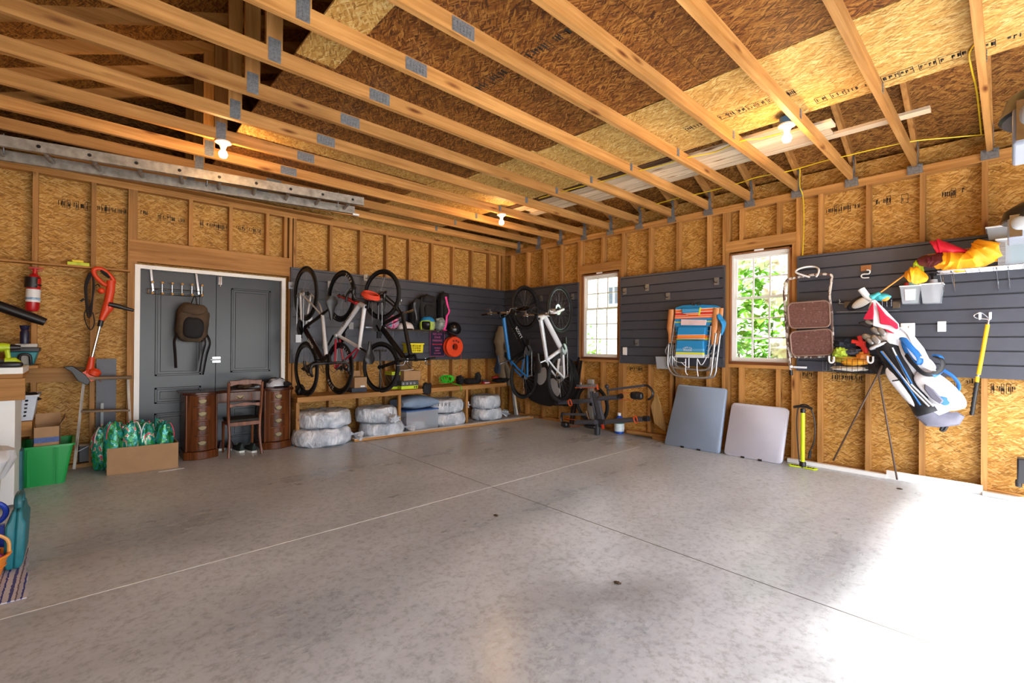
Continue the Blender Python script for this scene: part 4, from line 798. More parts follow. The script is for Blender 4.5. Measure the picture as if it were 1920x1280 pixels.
g = G(); a = F(298, 885); g.box(a.x, a.x+.2, a.y, a.y+.02, .001, .003); g.done('paper_scrap', WHITEP, label='thin white paper strip on the floor in front of the cardboard tray', cat='paper')

# wooden rack board / extension ladder under the trusses
EL = thing('extension_ladder', (-4.7, -1.1, 2.75), 'long weathered aluminium extension ladder hung flat under the trusses', 'ladder')
za_ = 2.80; A0 = F(-60, 253, za_); A1 = F(682, 378, za_); dirv = (A1-A0).normalized(); side = V((-dirv.y, dirv.x, 0))
A0 = A0-dirv*.25; C0 = F(-60, 279, za_); off = side*.40
WEA = mat('weathered_aluminium', '9a948c', .55, .45, .3, 18, .2, 60)
for nm, o_ in (('rail', V((0, 0, 0))), ('rail', off)):
    g = G(); g.bar(A0+o_, A1+o_, .022, .085); g.bar(A0+o_+V((0, 0, .04))+side*(.012), A1+o_+V((0, 0, .04))+side*.012, .03, .005); g.bar(A0+o_+V((0, 0, -.04))+side*(.012), A1+o_+V((0, 0, -.04))+side*.012, .03, .005); g.done(nm, WEA, EL)
L = (A1-A0).length; n_ = int(L/.305)
for i in range(n_+1):
    p = A1-dirv*(.12+i*.305)
    if (p-A0).dot(dirv) < 0: break
    g = G(); g.cyl(p-side*.0, p+off, .016, n=12); g.done('rung', WEA, EL)
    g = G(); g.cyl(p-side*.0125, p-side*.0105, .014, n=14); g.done('rung_end', BLACK, EL)
g = G(); g.bar(A1+off-dirv*.02+V((0, 0, -.05)), A1+off+dirv*.05+V((0, 0, -.05)), .03, .02); g.done('foot', WHITEP, EL)
for u in (.12, .55, .93):
    p = A0.lerp(A1, u); g = G()
    g.tube(catmull([p+off*.5+V((0, 0, .12)), p+off*.5+V((0, .0, .03)), p+off*.5+V((.0, .02, -.03)), p+off*.5+V((.0, .05, -.03)), p+off*.5+V((.0, .06, .0))], 4), .004, 6); g.done('hanger_hook', STEEL, label='steel hanging hook over a rung of the extension ladder, %s from the left' % ORD[int(u*3.2)], cat='hook', group=None)
# ceiling bulbs
EMI = NT('lamp_glow'); EMI.b.inputs['Emission Color'].default_value = (1.0, .62, .25, 1); EMI.b.inputs['Emission Strength'].default_value = 14.0; EMI = EMI.m
PORC = mat('porcelain', 'ece8e2', .25); BLUB = mat('blue_junction_box', '2a6ea8', .5)
def bulb(x, y, z, label, box):
    rt = thing('ceiling_lamp', (x, y, z-.13), label, 'ceiling lamp')
    g = G(); g.lathe([(.058, 0), (.06, -.012), (.03, -.03), (.022, -.05), (.02, -.055)], V((x, y, z)), n=24); g.done('lampholder', PORC, rt)
    if box: g = G(); g.lathe([(.05, .0), (.052, .05), (.01, .052)], V((x, y, z)), n=20); g.done('junction_box', BLUB, rt)
    g = G(); g.lathe([(.013, -.055), (.016, -.068), (.030, -.09), (.033, -.108), (.024, -.13), (.004, -.138)], V((x, y, z)), n=20); g.done('bulb', EMI, rt)
    l = bpy.data.lights.new('bulb_light', 'POINT'); l.energy = 3.5; l.color = (1.0, .55, .2); l.shadow_soft_size = .035
    lo = bpy.data.objects.new('bulb_light', l); COL.objects.link(lo); lo.location = (x, y, z-.17); lo.parent = None
bulb(-4.79, -1.805, 2.912, 'glowing bare bulb in a white holder under the truss above the desk', False)
bulb(-1.70, -1.805, 2.912, 'small distant glowing bulb under the truss near the back right corner', False)
bulb(-1.735, -5.10, 2.93, 'glowing bare bulb below a blue junction box near the right wall', True)
# yellow cable
YC = mat('yellow_cable', 'd8b81e', .45)
def cable(pts, label, r=.005): g = G(); g.tube(catmull(pts, 4), r, 6); g.done('electrical_cable', YC, label=label, cat='cable')
P3 = lambda l, z=3.0: [F(x, y, z) for x, y in l]
cable(P3([(1464, 250), (1425, 260), (1390, 264)], 2.96)+P3([(1340, 285), (1286, 296), (1240, 310), (1190, 322), (1135, 338), (1080, 352), (1010, 372)], 2.975), 'yellow cable running from the blue junction box along the trusses')
cable(P3([(1845, 252), (1780, 258), (1716, 264), (1655, 276), (1587, 292), (1540, 303), (1482, 320), (1420, 332), (1380, 345), (1315, 362), (1260, 374), (1200, 392)], 2.99), 'yellow cable clipped over the truss ends along the right eave')
q = R(1507, 380, .02); cable([F(1500, 315, 2.99), V((-.12, q.y, 2.93)), V((-.012, q.y, 2.85)), V((-.008, q.y-.01, 2.6)), V((-.008, q.y, S1+.01))], 'yellow cable dropping down the right wall stud to the slatwall')
cable([V((-1.9, -6.12, 3.0)), F(1818, 100, 2.99), F(1822, 130, 2.95), F(1832, 175, 2.98), F(1840, 252, 2.99)], 'yellow cable looping along the rightmost visible truss')
# garage door openers
def opener(x, y, z, label):
    rt = thing('garage_door_opener', (x, y, z-.1), label, 'garage door opener'); SIL = mat('silver_paint', '8a8f9c', .4, .0, .05)
    g = G(); rs = []
    for k in range(9):
        u = k/8; a = PI*u; rs.append([V((x-.20+.40*u, y-.17, z+.06)), V((x-.20+.40*u, y+.17, z+.06)), V((x-.20+.40*u, y+.15, z+.06+.10*math.sin(a)**.6+.002)), V((x-.20+.40*u, y-.15, z+.06+.10*math.sin(a)**.6+.002))])
    g.lathe([(.001, .13), (.12, .12), (.19, .07), (.21, 0), (.20, -.01)], V((x, y, z+.04)), n=28); g.done('cover', mat('black_dome', '1c1c22', .3), rt)
    g = G(); g.box(x-.15, x+.15, y-.17, y+.17, z-.10, z+.04); g.done('chassis', SIL, rt, bevel=.01)
    g = G(); g.ell(V((x-.155, y+.10, z-.0)), (.04, .055, .05), p=.8); g.done('light_lens', mat('lens_grey', 'a4a8ae', .5), rt)
    g = G(); g.box(x-.17, x+.17, y-.04, y-.01, z-.13, z-.10); g.box(x-.17, x-.15, y+.10, y+.16, z-.09, z+.06); g.cyl(V((x-.1, y-.1, z-.12)), V((x-.1, y-.1, z-.09)), .03); g.done('bracket', CHROME, rt)
    g = G(); g.box(x-.02, x+.02, FRONT+.3, y-.17, z-.03, z+.01); g.done('rail', STEEL, rt)
    g = G()
    for s in (-.14, .14): g.bar(V((x+s, y, z+.05)), V((x+s, y, 2.914)), .03, .003, V((0, 1, 0)))
    g.bar(V((x-.3, y, 2.905)), V((x+.3, y, 2.905)), .03, .012); g.done('hanging_strap', STEEL, rt)
q = R(1905, 235, -3.0); opener(-2.93, q.y-.16, q.z+.0, 'black domed garage door opener with grey chassis, the nearer of two')
q = R(1905, 418, -.98); opener(-.80, q.y-.13, q.z+.0, 'farther black domed garage door opener hanging above the yellow windsock')

# ================================================================ BICYCLES
TYRE = mat('tyre_rubber', '141416', .75, 0, .2, 50, .35, 140); RIMB = mat('black_rim', '0f0f12', .3, .2, .1); SPK = mat('spoke_steel', '9a9ca0', .35, .8)
def wheel(parent, c, ax, r, tw, rimdepth, name, rimm, deco=None, disc=False, decom=None, nsp=24):
    g = G(); g.torus(c, ax, r-tw-rimdepth/2, rimdepth/2, 40, 8, flat=.45 if rimdepth > .03 else .6)
    g.cyl(c-ax*.045, c+ax*.045, .016, n=12); g.lathe([(.028, -.03), (.028, -.026)], c, ax, 14); g.lathe([(.028, .026), (.028, .03)], c, ax, 14); root = g.done(name, rimm, parent)
    g = G(); g.torus(c, ax, r-tw/2, tw/2, 44, 8); g.done('tyre', TYRE, root)
    a, b = frame_of(ax); g = G()
    for i in range(nsp):
        t = 2*PI*i/nsp; s = 1 if i % 2 else -1; t2 = t+(.35 if i % 4 < 2 else -.35); p0 = c+(a*math.cos(t2)+b*math.sin(t2))*.027+ax*s*.027; p1 = c+(a*math.cos(t)+b*math.sin(t))*(r-tw-rimdepth)
        g.tube([p0, p1], .0011, 4)
    g.done('spokes', SPK, root)
    if disc: g = G(); g.lathe([(.045, -.0015), (.08, -.0015), (.08, .0015), (.045, .0015)], c-ax*.03, ax, 24, cap=False); g.done('brake_disc', CHROME, root)
    if deco:
        for k in (0.25, 1.25): 
            for j, ch_ in enumerate(deco):
                t = k*PI-(j-len(deco)/2)*.17; e = a*math.cos(t)+b*math.sin(t); d = a*math.sin(t)-b*math.cos(t)
                for s in (1, -1): text(ch_, rimdepth*1.15, c+e*(r-tw-rimdepth/2)+ax*s*(rimdepth*.24), -d*s, e, decom or WHITEP, root, depth=.001)
    return root
def bike(rear, front, up, label, kind, fm, fm2, forkm, r=.335, tw=.026, rimd=.02, brand=None, brandm=None, deco=None, decom=None, barw=.44, sadm=BLACK, grip=BLACK, fat=1.0, disc=False, sus=False, topm=None, staym=None, sadh=.66, extra=None):
    fd = (front-rear); wb = fd.length; fd.normalize(); up = (up-fd*up.dot(fd)).normalized(); ax = fd.cross(up).normalized()
    P = lambda a, b, c=0.0: rear+fd*a+up*b+ax*c
    rt = thing('bicycle', V((rear.x, rear.y, min(rear.z, front.z)-r)), label, 'bicycle')
    mtb = kind == 'mtb'; sl = .10 if mtb else 0
    bb = (.42, -.055 if not mtb else -.03); st = (.27, .45-sl*.7); ht = (wb-.165, .57); hb = (wb-.125, .44); T = .016*fat
    g = G(); g.tube([P(*hb, 0), P(*bb, 0)], [T*1.35, T*1.45], 12); g.tube([P(*bb), P(bb[0]+(st[0]-bb[0])*1.05, bb[1]+(st[1]-bb[1])*1.05)], T*1.0, 12); g.tube([P(*hb, 0), P(*ht, 0)], T*1.35, 14); g.cyl(P(*bb, -.04), P(*bb, .04), .022, n=14)
    fr = g.done('frame', fm, rt)
    g = G(); g.tube([P(*st), P(ht[0]+.005, ht[1]-.03)], [T*.95, T*1.15], 12); g.done('top_tube', topm or fm, rt)
    g = G()
    for s in (1, -1):
        g.tube([P(0, 0, s*.062), P(.06, -.005, s*.058), P(bb[0]-.05, bb[1], s*.028)], [.008, .010*fat, .011*fat], 8); g.tube([P(0, 0, s*.062), P(st[0]*.55, st[1]*.62, s*.045), P(st[0], st[1]-.02, s*.012)], .0075*fat, 8)
    g.done('stays', staym or fm2, rt)
    g = G(); crown = (hb[0]+.012, hb[1]-.03)
    g.cyl(P(*hb), P(*crown), .02, n=12); g.tube([P(*crown, -.06), P(*crown, .06)], .018, 10)
    for s in (1, -1):
        if sus: g.tube([P(*crown, s*.062), P(wb-.06, r*.55, s*.062)], .016, 12); g.tube([P(wb-.065, r*.60, s*.062), P(wb, 0, s*.060)], [.022, .019], 12)
        else: g.tube([P(*crown, s*.045), P(wb-.05, r*.55, s*.05), P(wb, 0, s*.052)], [.015, .013, .009], 10)
    if sus: g.tube([P(wb-.075, r*.66, -.062), P(wb-.03, r*.9+.02, 0), P(wb-.075, r*.66, .062)], .012, 8)
    g.done('fork', forkm, rt)
    wheel(rt, P(0, 0), ax, r, tw, rimd, 'rear_wheel', RIMB, deco, disc, decom); wheel(rt, P(wb, 0), ax, r, tw, rimd, 'front_wheel', RIMB, deco, disc, decom)
    g = G(); g.lathe([(.045, 0), (.045, .006), (.036, .008), (.036, .014), (.026, .016), (.026, .022)], P(0, 0, .030), ax, 20); g.done('cassette', SPK, rt)
    g = G(); g.lathe([(.02, .0), (.10 if not mtb else .085, .0), (.10 if not mtb else .085, .004), (.02, .004)], P(*bb, .045), ax, 28, cap=False); g.lathe([(.02, .01), (.07, .01), (.07, .013), (.02, .013)], P(*bb, .045), ax, 24, cap=False)
    for k in range(5): t = 2*PI*k/5; g.bar(P(*bb, .05), P(bb[0]+.085*math.cos(t), bb[1]+.085*math.sin(t), .05), .012, .006, ax)
    cr = g.done('crankset', BLKM if not mtb else SPK, rt)
    for s, an in ((1, .7), (-1, .7+PI)):
        e = (bb[0]+.17*math.cos(an), bb[1]+.17*math.sin(an)); g = G(); g.bar(P(*bb, s*.062), P(*e, s*.072), .022, .012, ax); g.done('crank_arm', BLKM, cr); g = G(); g.bar(P(e[0]-.045, e[1], s*.115), P(e[0]+.045, e[1], s*.115), .065, .018, ax if False else up); g.cyl(P(*e, s*.07), P(*e, s*.13), .006); g.done('pedal', SPK if not mtb else BLACK, cr)
    g = G(); g.tube([P(0, .045, .042), P(bb[0], bb[1]+.095, .048)], .004, 5); g.tube([P(.0, -.04, .042), P(.03, -.14, .042), P(bb[0], bb[1]-.095, .048)], .004, 5); g.lathe([(.02, -.004), (.02, .004)], P(.01, -.08, .042), ax, 12); g.lathe([(.02, -.004), (.02, .004)], P(.025, -.14, .042), ax, 12); g.bar(P(0, -.01, .05), P(.025, -.14, .05), .018, .008, ax); g.done('chain_and_derailleur', SPK, rt)
    sp = (.27-(sadh-.45)*.30, sadh); g = G(); g.tube([P(*st), P(*sp)], .0135, 12); g.done('seat_post', CHROME if mtb else BLKM, rt)
    g = G(); rs = []
    for i in range(9):
        u = i/8; L = -.13+.27*u; w = (.038, .064, .070, .062, .046, .033, .026, .023, .012)[i]; 
        rs.append([P(sp[0]+L+.0, sp[1]+.012+(.012 if u < .3 else 0)+(.016 if math.sin(2*PI*j/12) > 0 else .030*(1 if i < 4 else .6))*math.sin(2*PI*j/12), w*math.cos(2*PI*j/12)) for j in range(12)])
    g.rings(rs); sd = g.done('saddle', sadm, rt)
    g = G(); 
    for s in (1, -1): g.tube([P(sp[0]-.09, sp[1]+.005, s*.02), P(sp[0], sp[1]-.012, s*.02), P(sp[0]+.09, sp[1]+.005, s*.015)], .0035, 6)
    g.done('rails', SPK, sd)
    hx, hy = ht[0]-.015, ht[1]+.045; sx, sy = hx+(.09 if not mtb else .065), hy+.02
    g = G(); g.tube([P(*ht), P(hx, hy)], .017, 12); g.tube([P(hx, hy), P(sx, sy)], .016, 12); g.cyl(P(sx, sy, -.025), P(sx, sy, .025), .019, n=12); g.done('stem', BLKM, rt)
    h = barw/2
    if kind == 'road':
        g = G(); g.tube([P(sx, sy, -h*.5), P(sx, sy, h*.5)], .013, 10); hbp = g.done('handlebar', BLKM, rt)
        for s in (1, -1):
            g = G(); g.tube(catmull([P(sx, sy, s*h*.3), P(sx+.005, sy, s*h*.85), P(sx+.05, sy-.002, s*h), P(sx+.09, sy-.04, s*h), P(sx+.075, sy-.10, s*h*1.02), P(sx+.02, sy-.13, s*h*1.04), P(sx-.03, sy-.13, s*h*1.05)], 4), .0155, 10); g.done('bar_tape', grip, hbp)
            g = G(); g.tube(catmull([P(sx+.06, sy, s*h), P(sx+.11, sy+.01, s*h), P(sx+.135, sy+.045, s*h)], 4), [.018]*4+[.016]*4+[.012], 8); g.tube(catmull([P(sx+.125, sy+.01, s*h), P(sx+.13, sy-.05, s*h), P(sx+.105, sy-.10, s*h)], 4), .005, 6); g.done('brake_lever', BLACK, hbp)
    else:
        g = G(); g.tube(catmull([P(sx-.02, sy+.02, -h), P(sx, sy+.01, -h*.45), P(sx, sy, -h*.15), P(sx, sy, h*.15), P(sx, sy+.01, h*.45), P(sx-.02, sy+.02, h)], 4), .0125, 10); hbp = g.done('handlebar', CHROME if sus else BLKM, rt)
        for s in (1, -1):
            g = G(); g.tube([P(sx-.013, sy+.016, s*h*.68), P(sx-.021, sy+.02, s*(h+.01))], .0165, 10); g.done('grip', grip, hbp)
            g = G(); g.tube([P(sx, sy, s*h*.58), P(sx+.06, sy-.02, s*h*.62), P(sx+.065, sy-.03, s*h*.95)], [.012, .006, .006], 8); g.cyl(P(sx-.02, sy+.005, s*h*.5), P(sx+.02, sy+.005, s*h*.5), .016); g.done('brake_lever', SPK, hbp)
    g = G()
    for k, s in enumerate((1, -1)): g.tube(catmull([P(sx+.03, sy-.02, s*.12), P(sx+.11, sy-.03, s*.06), P(hb[0]+.08, hb[1]+.07, s*.03), P(hb[0], hb[1]+.0, s*.025)], 5), .003, 5)
    g.done('cables', BLACK, rt)
    if brand:
        d = (V(P(*bb))-V(P(*hb))).normalized(); mid = P((bb[0]+hb[0])/2, (bb[1]+hb[1])/2)
        for s in (1, -1):
            u_ = ax.cross(d).normalized(); rgt = d if s > 0 else -d
            # readable from either side: right x up must point outwards
            upv = (ax*s).cross(rgt)
            text(brand, .045*fat, mid+ax*s*(T*1.45), rgt, upv, brandm or WHITEP, fr)
    return rt, P, (sx, sy)
def upv(t, wall): return V((math.sin(t), -math.cos(t), 0)) if wall == 'b' else V((-math.cos(t), -math.sin(t), 0))
BROWNB = mat('brown_black_carbon', '1a1012', .3, 0, .2); SILV = mat('silver_frame_paint', 'c8cad0', .3, .3); WHF = mat('white_frame_paint', 'dfe0e6', .28, 0, .03); REDF = mat('red_frame_paint', 'b01c30', .3)
CARB = mat('carbon_black', '0c0c0f', .35, 0, .2); BLUF = mat('blue_frame_paint', '1b6fb5', .3); BLKF = mat('gloss_black_frame', '101216', .25)
INKK = mat('decal_black', '121216', .4)
bike(B(573, 550, -.40), B(574, 691, -.40), upv(math.radians(4), 'b'), 'black road bicycle with silver top tube, leftmost of those on the back wall', 'road', BROWNB, SILV, BLKF, brand='GIANT', topm=SILV, fat=1.25, rimd=.05, tw=.025, barw=.44)
rt2, P2, s2 = bike(B(636, 690, -.40), B(640, 555, -.40), upv(math.radians(7), 'b'), 'white and red road bicycle with deep black wheels on the back wall', 'road', WHF, WHF, REDF, brand='CERVELO', brandm=INKK, deco='ZIPP', rimd=.055, tw=.024, barw=.42, fat=1.35, staym=REDF)
c = P2(s2[0]+.05, s2[1]+.03); g = G()
for k in range(3): g.torus(c+V((0, -.01*k, .012*k)), V((.1, -.5, 1)), .105-.008*k, .012, 28, 7)
g.ell(c+V((0, 0, -.02)), (.085, .07, .03)); g.done('orange_strap_coil', mat('orange_red_fabric', 'd8452a', .6), label='orange coil lying over the handlebar of the white road bicycle', cat='strap')
bike(B(716, 552, -.46), B(714, 688, -.46), upv(math.radians(16), 'b'), 'all-black mountain bicycle hung rear wheel up, third from the left on the back wall', 'mtb', CARB, CARB, CARB, r=.345, tw=.045, rimd=.022, barw=.66, fat=1.6, sus=False, sadh=.62)
bike(R(983, 706, -.46), R(985, 577, -.46), upv(math.radians(8), 'r'), 'blue and black mountain bicycle hung front wheel up in the corner', 'mtb', BLKF, BLUF, BLKF, r=.355, tw=.05, rimd=.022, brand='SCOTT', barw=.64, fat=1.6, sus=True, topm=BLUF, sadm=mat('blue_black_saddle', '14283c', .4), grip=BLACK, sadh=.64)
bike(R(1051, 708, -.46), R(1050, 580, -.46), upv(math.radians(11), 'r'), 'white and silver mountain bicycle hung front wheel up beside the first window', 'mtb', WHF, WHF, WHF, r=.36, tw=.052, rimd=.022, barw=.62, fat=1.7, sus=True, disc=True, sadm=BLACK, grip=BLACK, sadh=.60, topm=SILV)
# wall hooks holding the wheels
def hookplate(q, n, label, up_=True, hook=True, m_=None):
    n = V(n); rt = thing('wall_hook', q, label, 'wall hook'); a = n.cross(V((0, 0, 1))); g = G(); g.prism([q+a*.028+V((0, 0, -.045)), q-a*.028+V((0, 0, -.045)), q-a*.028+V((0, 0, .045)), q+a*.028+V((0, 0, .045))], n*.008); g.done('mounting_plate', m_ or STEEL, rt)
    if hook: g = G(); g.tube(catmull([q+n*.005+V((0, 0, -.01)), q+n*.05+V((0, 0, -.02)), q+n*.085+V((0, 0, 0)), q+n*.09+V((0, 0, .03))], 4), .005, 8); g.done('hook_arm', BLACK if m_ is None else m_, rt)
    return rt
for px, py, l in ((545, 535, 'left of the leftmost bicycle wheel'), (618, 533, 'between the first and second bicycles'), (685, 520, 'beside the black mountain bicycle wheel')):
    hookplate(B(px, py, -.036), (0, -1, 0), 'grey metal hook plate on the back slatwall %s' % l, m_=STEEL)
for px, py, l in ((747, 566, 'just right of the black mountain bicycle'), (787, 567, 'left of the black backpack'), (1012, 562, '')): 
    if px < 1000: hookplate(B(px, py, -.036), (0, -1, 0), 'small bent chrome hook on the back slatwall %s' % l, m_=CHROME)
for px, py, l in ((1015, 559, 'between the two hanging mountain bicycles'), (1074, 556, 'right of the white mountain bicycle wheel'), (1172, 546, 'nearest the first window'), (1214, 539, 'high up between the windows'), (1253, 555, 'above and left of the beach chairs'), (1344, 527, 'at the upper right of the panel between the windows'), (1195, 642, 'low on the panel left of the beach chairs')):
    hookplate(R(px, py, -.036), (-1, 0, 0), 'metal hook plate on the slatwall %s' % l)
rt = hookplate(R(1766, 612, -.036), (-1, 0, 0), 'small clear bracket on the slatwall left of the weed cutter', hook=False, m_=WHITEP)
g = G(); q = R(1172, 658, -.036); g.box(-.045, -.036, q.y-.035, q.y+.035, q.z-.055, q.z+.055); o = g.done('wall_switch_plate', WHITEP, label='blank white cover plate on the slatwall right of the first window', cat='cover plate', bevel=.004)
g = G(); q = R(1702, 618, -.036); g.box(-.046, -.036, q.y-.052, q.y+.052, q.z-.062, q.z+.062); o = g.done('wall_switch_plate', WHITEP, label='white double switch plate on the slatwall behind the golf bag', cat='switch plate', bevel=.004)
for s in (-.024, .024): g = G(); g.box(-.052, -.046, q.y+s-.016, q.y+s+.016, q.z-.034, q.z+.034); g.done('rocker', WHITE, o, bevel=.002)

# ================================================================ BACK WALL: BENCH AND WHAT IS ON AND UNDER IT
bx0, bx1 = B(556, 745, -.45).x, B(948, 722, -.45).x; bz = (B(567, 742, -.45).z+B(945, 716, -.45).z)/2-.015
bn = thing('storage_bench', ((bx0+bx1)/2, -.2, 0), 'long raw lumber storage shelf along the back wall under the bicycles', 'shelf')
g = G(); g.box(bx0, bx1, -.44, -.002, bz-.020, bz); g.done('shelf_top', SPFX, bn, bevel=.002)
g = G(); g.box(bx0, bx1, -.478, -.441, bz-.062, bz+.001); g.done('front_rail', SPFX, bn, bevel=.002)
g = G(); g.box(bx0, bx0+.038, -.44, -.002, bz-.16, bz-.021); g.box(bx0-.0, bx0+.04, -.44, -.40, 0, bz-.16); g.done('end_support', SPFY, bn, bevel=.002)
for px in (749, 875): x = B(px, 750, -.43).x; g = G(); g.box(x-.02, x+.02, -.44, -.40, 0, bz-.063); g.box(x-.02, x+.02, -.40, -.01, bz-.06, bz-.021); g.done('post', SPFZ, bn)
# board on the floor in front
a, b = F(665, 829), F(1000, 785); d = (b-a).normalized(); n = V((-d.y, d.x, 0)); g = G(); g.mi(0).prism([a+V((0, 0, .004)), b+V((0, 0, .004)), b+n*.10+V((0, 0, .004)), a+n*.10+V((0, 0, .004))], (0, 0, .032)); g.mi(1).prism([a+V((0, 0, .036)), b+V((0, 0, .036)), b+n*.10+V((0, 0, .036)), a+n*.10+V((0, 0, .036))], (0, 0, .002))
g.done('floor_board', [SPFX, WHITE], label='long white-topped board lying on the floor in front of the bagged tires', cat='board', smooth=False)
# bagged tires
def filmm(i):
    t = NT('grey_tyre_bag_%d' % i); n0 = t.n('TexNoise', iScale=7.0, iDetail=4.0, iDistortion=.6); t.l(t.coords(), n0.inputs[0]); t.l(t.ramp(n0.outputs[0], [(.32, lin('a2abb8')), (.5, lin('c3cad6')), (.66, lin('e6ebf3'))]), t.b.inputs['Base Color']); t.b.inputs['Roughness'].default_value = .3
    n1 = t.n('TexNoise', iScale=9.0, iDetail=3.0, iDistortion=2.5); mp = t.coords((1, 1, .5), (i, .5, 0)); t.l(mp, n1.inputs[0]); b = t.n('Bump', iStrength=.9, iDistance=.03); t.l(n1.outputs[0], b.inputs['Height']); t.l(b.outputs[0], t.b.inputs['Normal']); return t.m
FILM = [filmm(0), filmm(1)]
def tyrebag(px, z0, h, r, yc, seed, label, tie=None, m_=0):
    q = B(px, 780, yc-r*.6); cx = q.x; rt = thing('bagged_tire', (cx, yc, z0), label, 'tire bag'); g = G(); n = 44; rs = []
    for k, (rr_, zz_) in enumerate([(.55, .0), (.93, .02), (1.03, .14), (1.05, .35), (1.03, .6), (1.0, .82), (.90, .97), (.6, 1.0), (.2, .96)]):
        ring = []
        for j in range(n):
            t = 2*PI*j/n; e = 1+.05*noise.noise(V((math.cos(t)*1.6+seed, math.sin(t)*1.6, zz_*2)))+.025*noise.noise(V((t*5+seed, zz_*1.5, seed)))
            ring.append(V((cx+r*rr_*e*math.cos(t), yc+r*rr_*e*math.sin(t)*.92, z0+h*zz_+.018*noise.noise(V((math.cos(t)*3, math.sin(t)*3, seed+k)))*(1 if 0 < k else 0))))
        rs.append(ring)
    g.rings(rs); g.done('bag', FILM[m_], rt)
    if tie is not None:
        t = tie; o = V((cx+r*1.0*math.cos(t), yc+r*.94*math.sin(t), z0+h*.5)); dr_ = V((math.cos(t), math.sin(t), -.25)).normalized(); a_, b_ = frame_of(dr_); g = G(); rs = []
        for k, (rr_, L) in enumerate([(.10, -.05), (.05, .0), (.018, .03), (.014, .045), (.05, .08), (.085, .13), (.075, .16)]):
            rs.append([o+dr_*L+(a_*math.cos(2*PI*j/16)+b_*math.sin(2*PI*j/16)*.6)*rr_*(1+.3*math.sin(j*2.4+seed)) for j in range(16)])
        g.rings(rs); g.done('knotted_end', FILM[m_], rt)
    return rt, cx
yc = -.33
tyrebag(616, 0, .205, .335, -.42, 1, 'lower of the two bagged tires at the left end under the shelf', -.5)
tyrebag(619, .208, .20, .315, -.38, 2.3, 'upper of the two bagged tires at the left end under the shelf', None, 1)
tyrebag(727, 0, .18, .29, -.40, 3.1, 'lower bagged tire of the second stack from the left, knotted on its right side', -.35)
tyrebag(716, .183, .20, .27, -.34, 4.7, 'upper bagged tire of the second stack from the left', -1.4, 1)
rt, cx = tyrebag(850, 0, .20, .275, -.34, 5.2, 'lower bagged tire of the stack right of the clear bin', None)
rt, cx = tyrebag(846, .203, .20, .27, -.33, 6.4, 'upper bagged tire right of the clear bin, printed TIRE', .0, 1)
for k, ch_ in enumerate('TIRE'):
    t = -PI/2-.62+(k-1.5)*.2; e = V((math.cos(t), math.sin(t)*.92, 0)); text(ch_, .075, V((cx, -.33, .203+.135))+e*.287, V((-math.sin(t), math.cos(t), 0)), (0, 0, 1), INKK, rt)
tyrebag(924, 0, .19, .255, -.33, 7.9, 'lower bagged tire of the right-hand stack', -.1)
rt, cx2 = tyrebag(921, .193, .21, .25, -.32, 8.8, 'upper bagged tire of the right-hand stack, under the shelf end', None, 1)
t = -.75; e = V((math.cos(t), math.sin(t)*.92, 0)); text('TIRE', .05, V((cx2, -.32, .28))+e*.268, V((-math.sin(t), math.cos(t), 0)), (.3, 0, 1), INKK, rt)
# clear storage box with a blue-grey blanket on top
yy = -.50; a = B(762, 808, yy); b = B(821, 808, yy); zt5 = B(790, 770, yy).z
CLR = NT('clear_plastic'); CLR.b.inputs['Base Color'].default_value = lin('c2cad6'); CLR.b.inputs['Alpha'].default_value = .38; CLR.b.inputs['Roughness'].default_value = .15; CLR = CLR.m
st_ = thing('storage_box', ((a.x+b.x)/2, -.3, 0), 'clear plastic storage box with papers inside, under the shelf between the bagged tires', 'storage box')
g = G(); t = .004
for q in ((a.x, b.x, yy, yy+t), (a.x, b.x, -.12, -.12+t), (a.x, a.x+t, yy, -.12), (b.x-t, b.x, yy, -.12)): g.box(*q, .004, zt5)
g.box(a.x, b.x, yy, -.12, 0, .004); g.done('body', CLR, st_, smooth=False)
g = G(); g.box(a.x-.01, b.x+.01, yy-.01, -.11, zt5, zt5+.018); g.done('lid', mat('blue_lid', '3b5f9a', .4), st_, bevel=.004)
for k, (x0, x1, z0, z1, c_, r_) in enumerate([(.06, .30, .02, .13, 'e8e6e2', .15), (.16, .30, .06, .14, 'e6c028', .12), (.02, .34, .10, .19, '8a3a4a', 0), (.05, .36, .005, .05, '5b6476', 0)]):
    if a.x+x1 < b.x+.05:
        g = G(); g.box(a.x+x0, min(a.x+x1, b.x-.01), yy+.008+.006*k, yy+.05+.05*k, z0, z1); g.done('stored_item', mat('stored_%d' % k, c_, .7, 0, .25, 20), label=['white printed sheet seen inside the clear storage box', 'yellow card seen inside the clear storage box', 'dark red cloth in the top of the clear storage box', 'blue-grey cloth at the bottom of the clear storage box'][k], cat='packed item')
        if k == 0: text('CF', .05, V((a.x+.11, yy+.006, .085)), (1, 0, .2), (-.2, 0, 1), INKK, bpy.data.objects['stored_item'])
BLB = mat('blue_grey_fabric', '7d92ad', .8, 0, .1, 9, .3, 30); g = G(); rs = []
xa, xb_ = B(757, 760, yy).x, B(823, 760, yy).x; z0 = zt5+.019; h = B(790, 744, yy).z-z0
for i in range(15):
    u = i/14; x = xa+(xb_-xa)*u; s = (math.sin(PI*min(max(u, .04), .96)))**.3; ring = []
    for j in range(18):
        t = 2*PI*j/18; ring.append(V((x, -.30+.20*math.copysign(abs(math.cos(t))**.7, math.cos(t)), z0+h*.5*(1+math.copysign(abs(math.sin(t))**.7, math.sin(t))*s*(1+.12*noise.noise(V((x*6, t, 0))))))))
    rs.append(ring)
g.rings(rs); g.done('folded_blanket', BLB, label='folded blue-grey blanket on top of the clear storage box', cat='blanket')
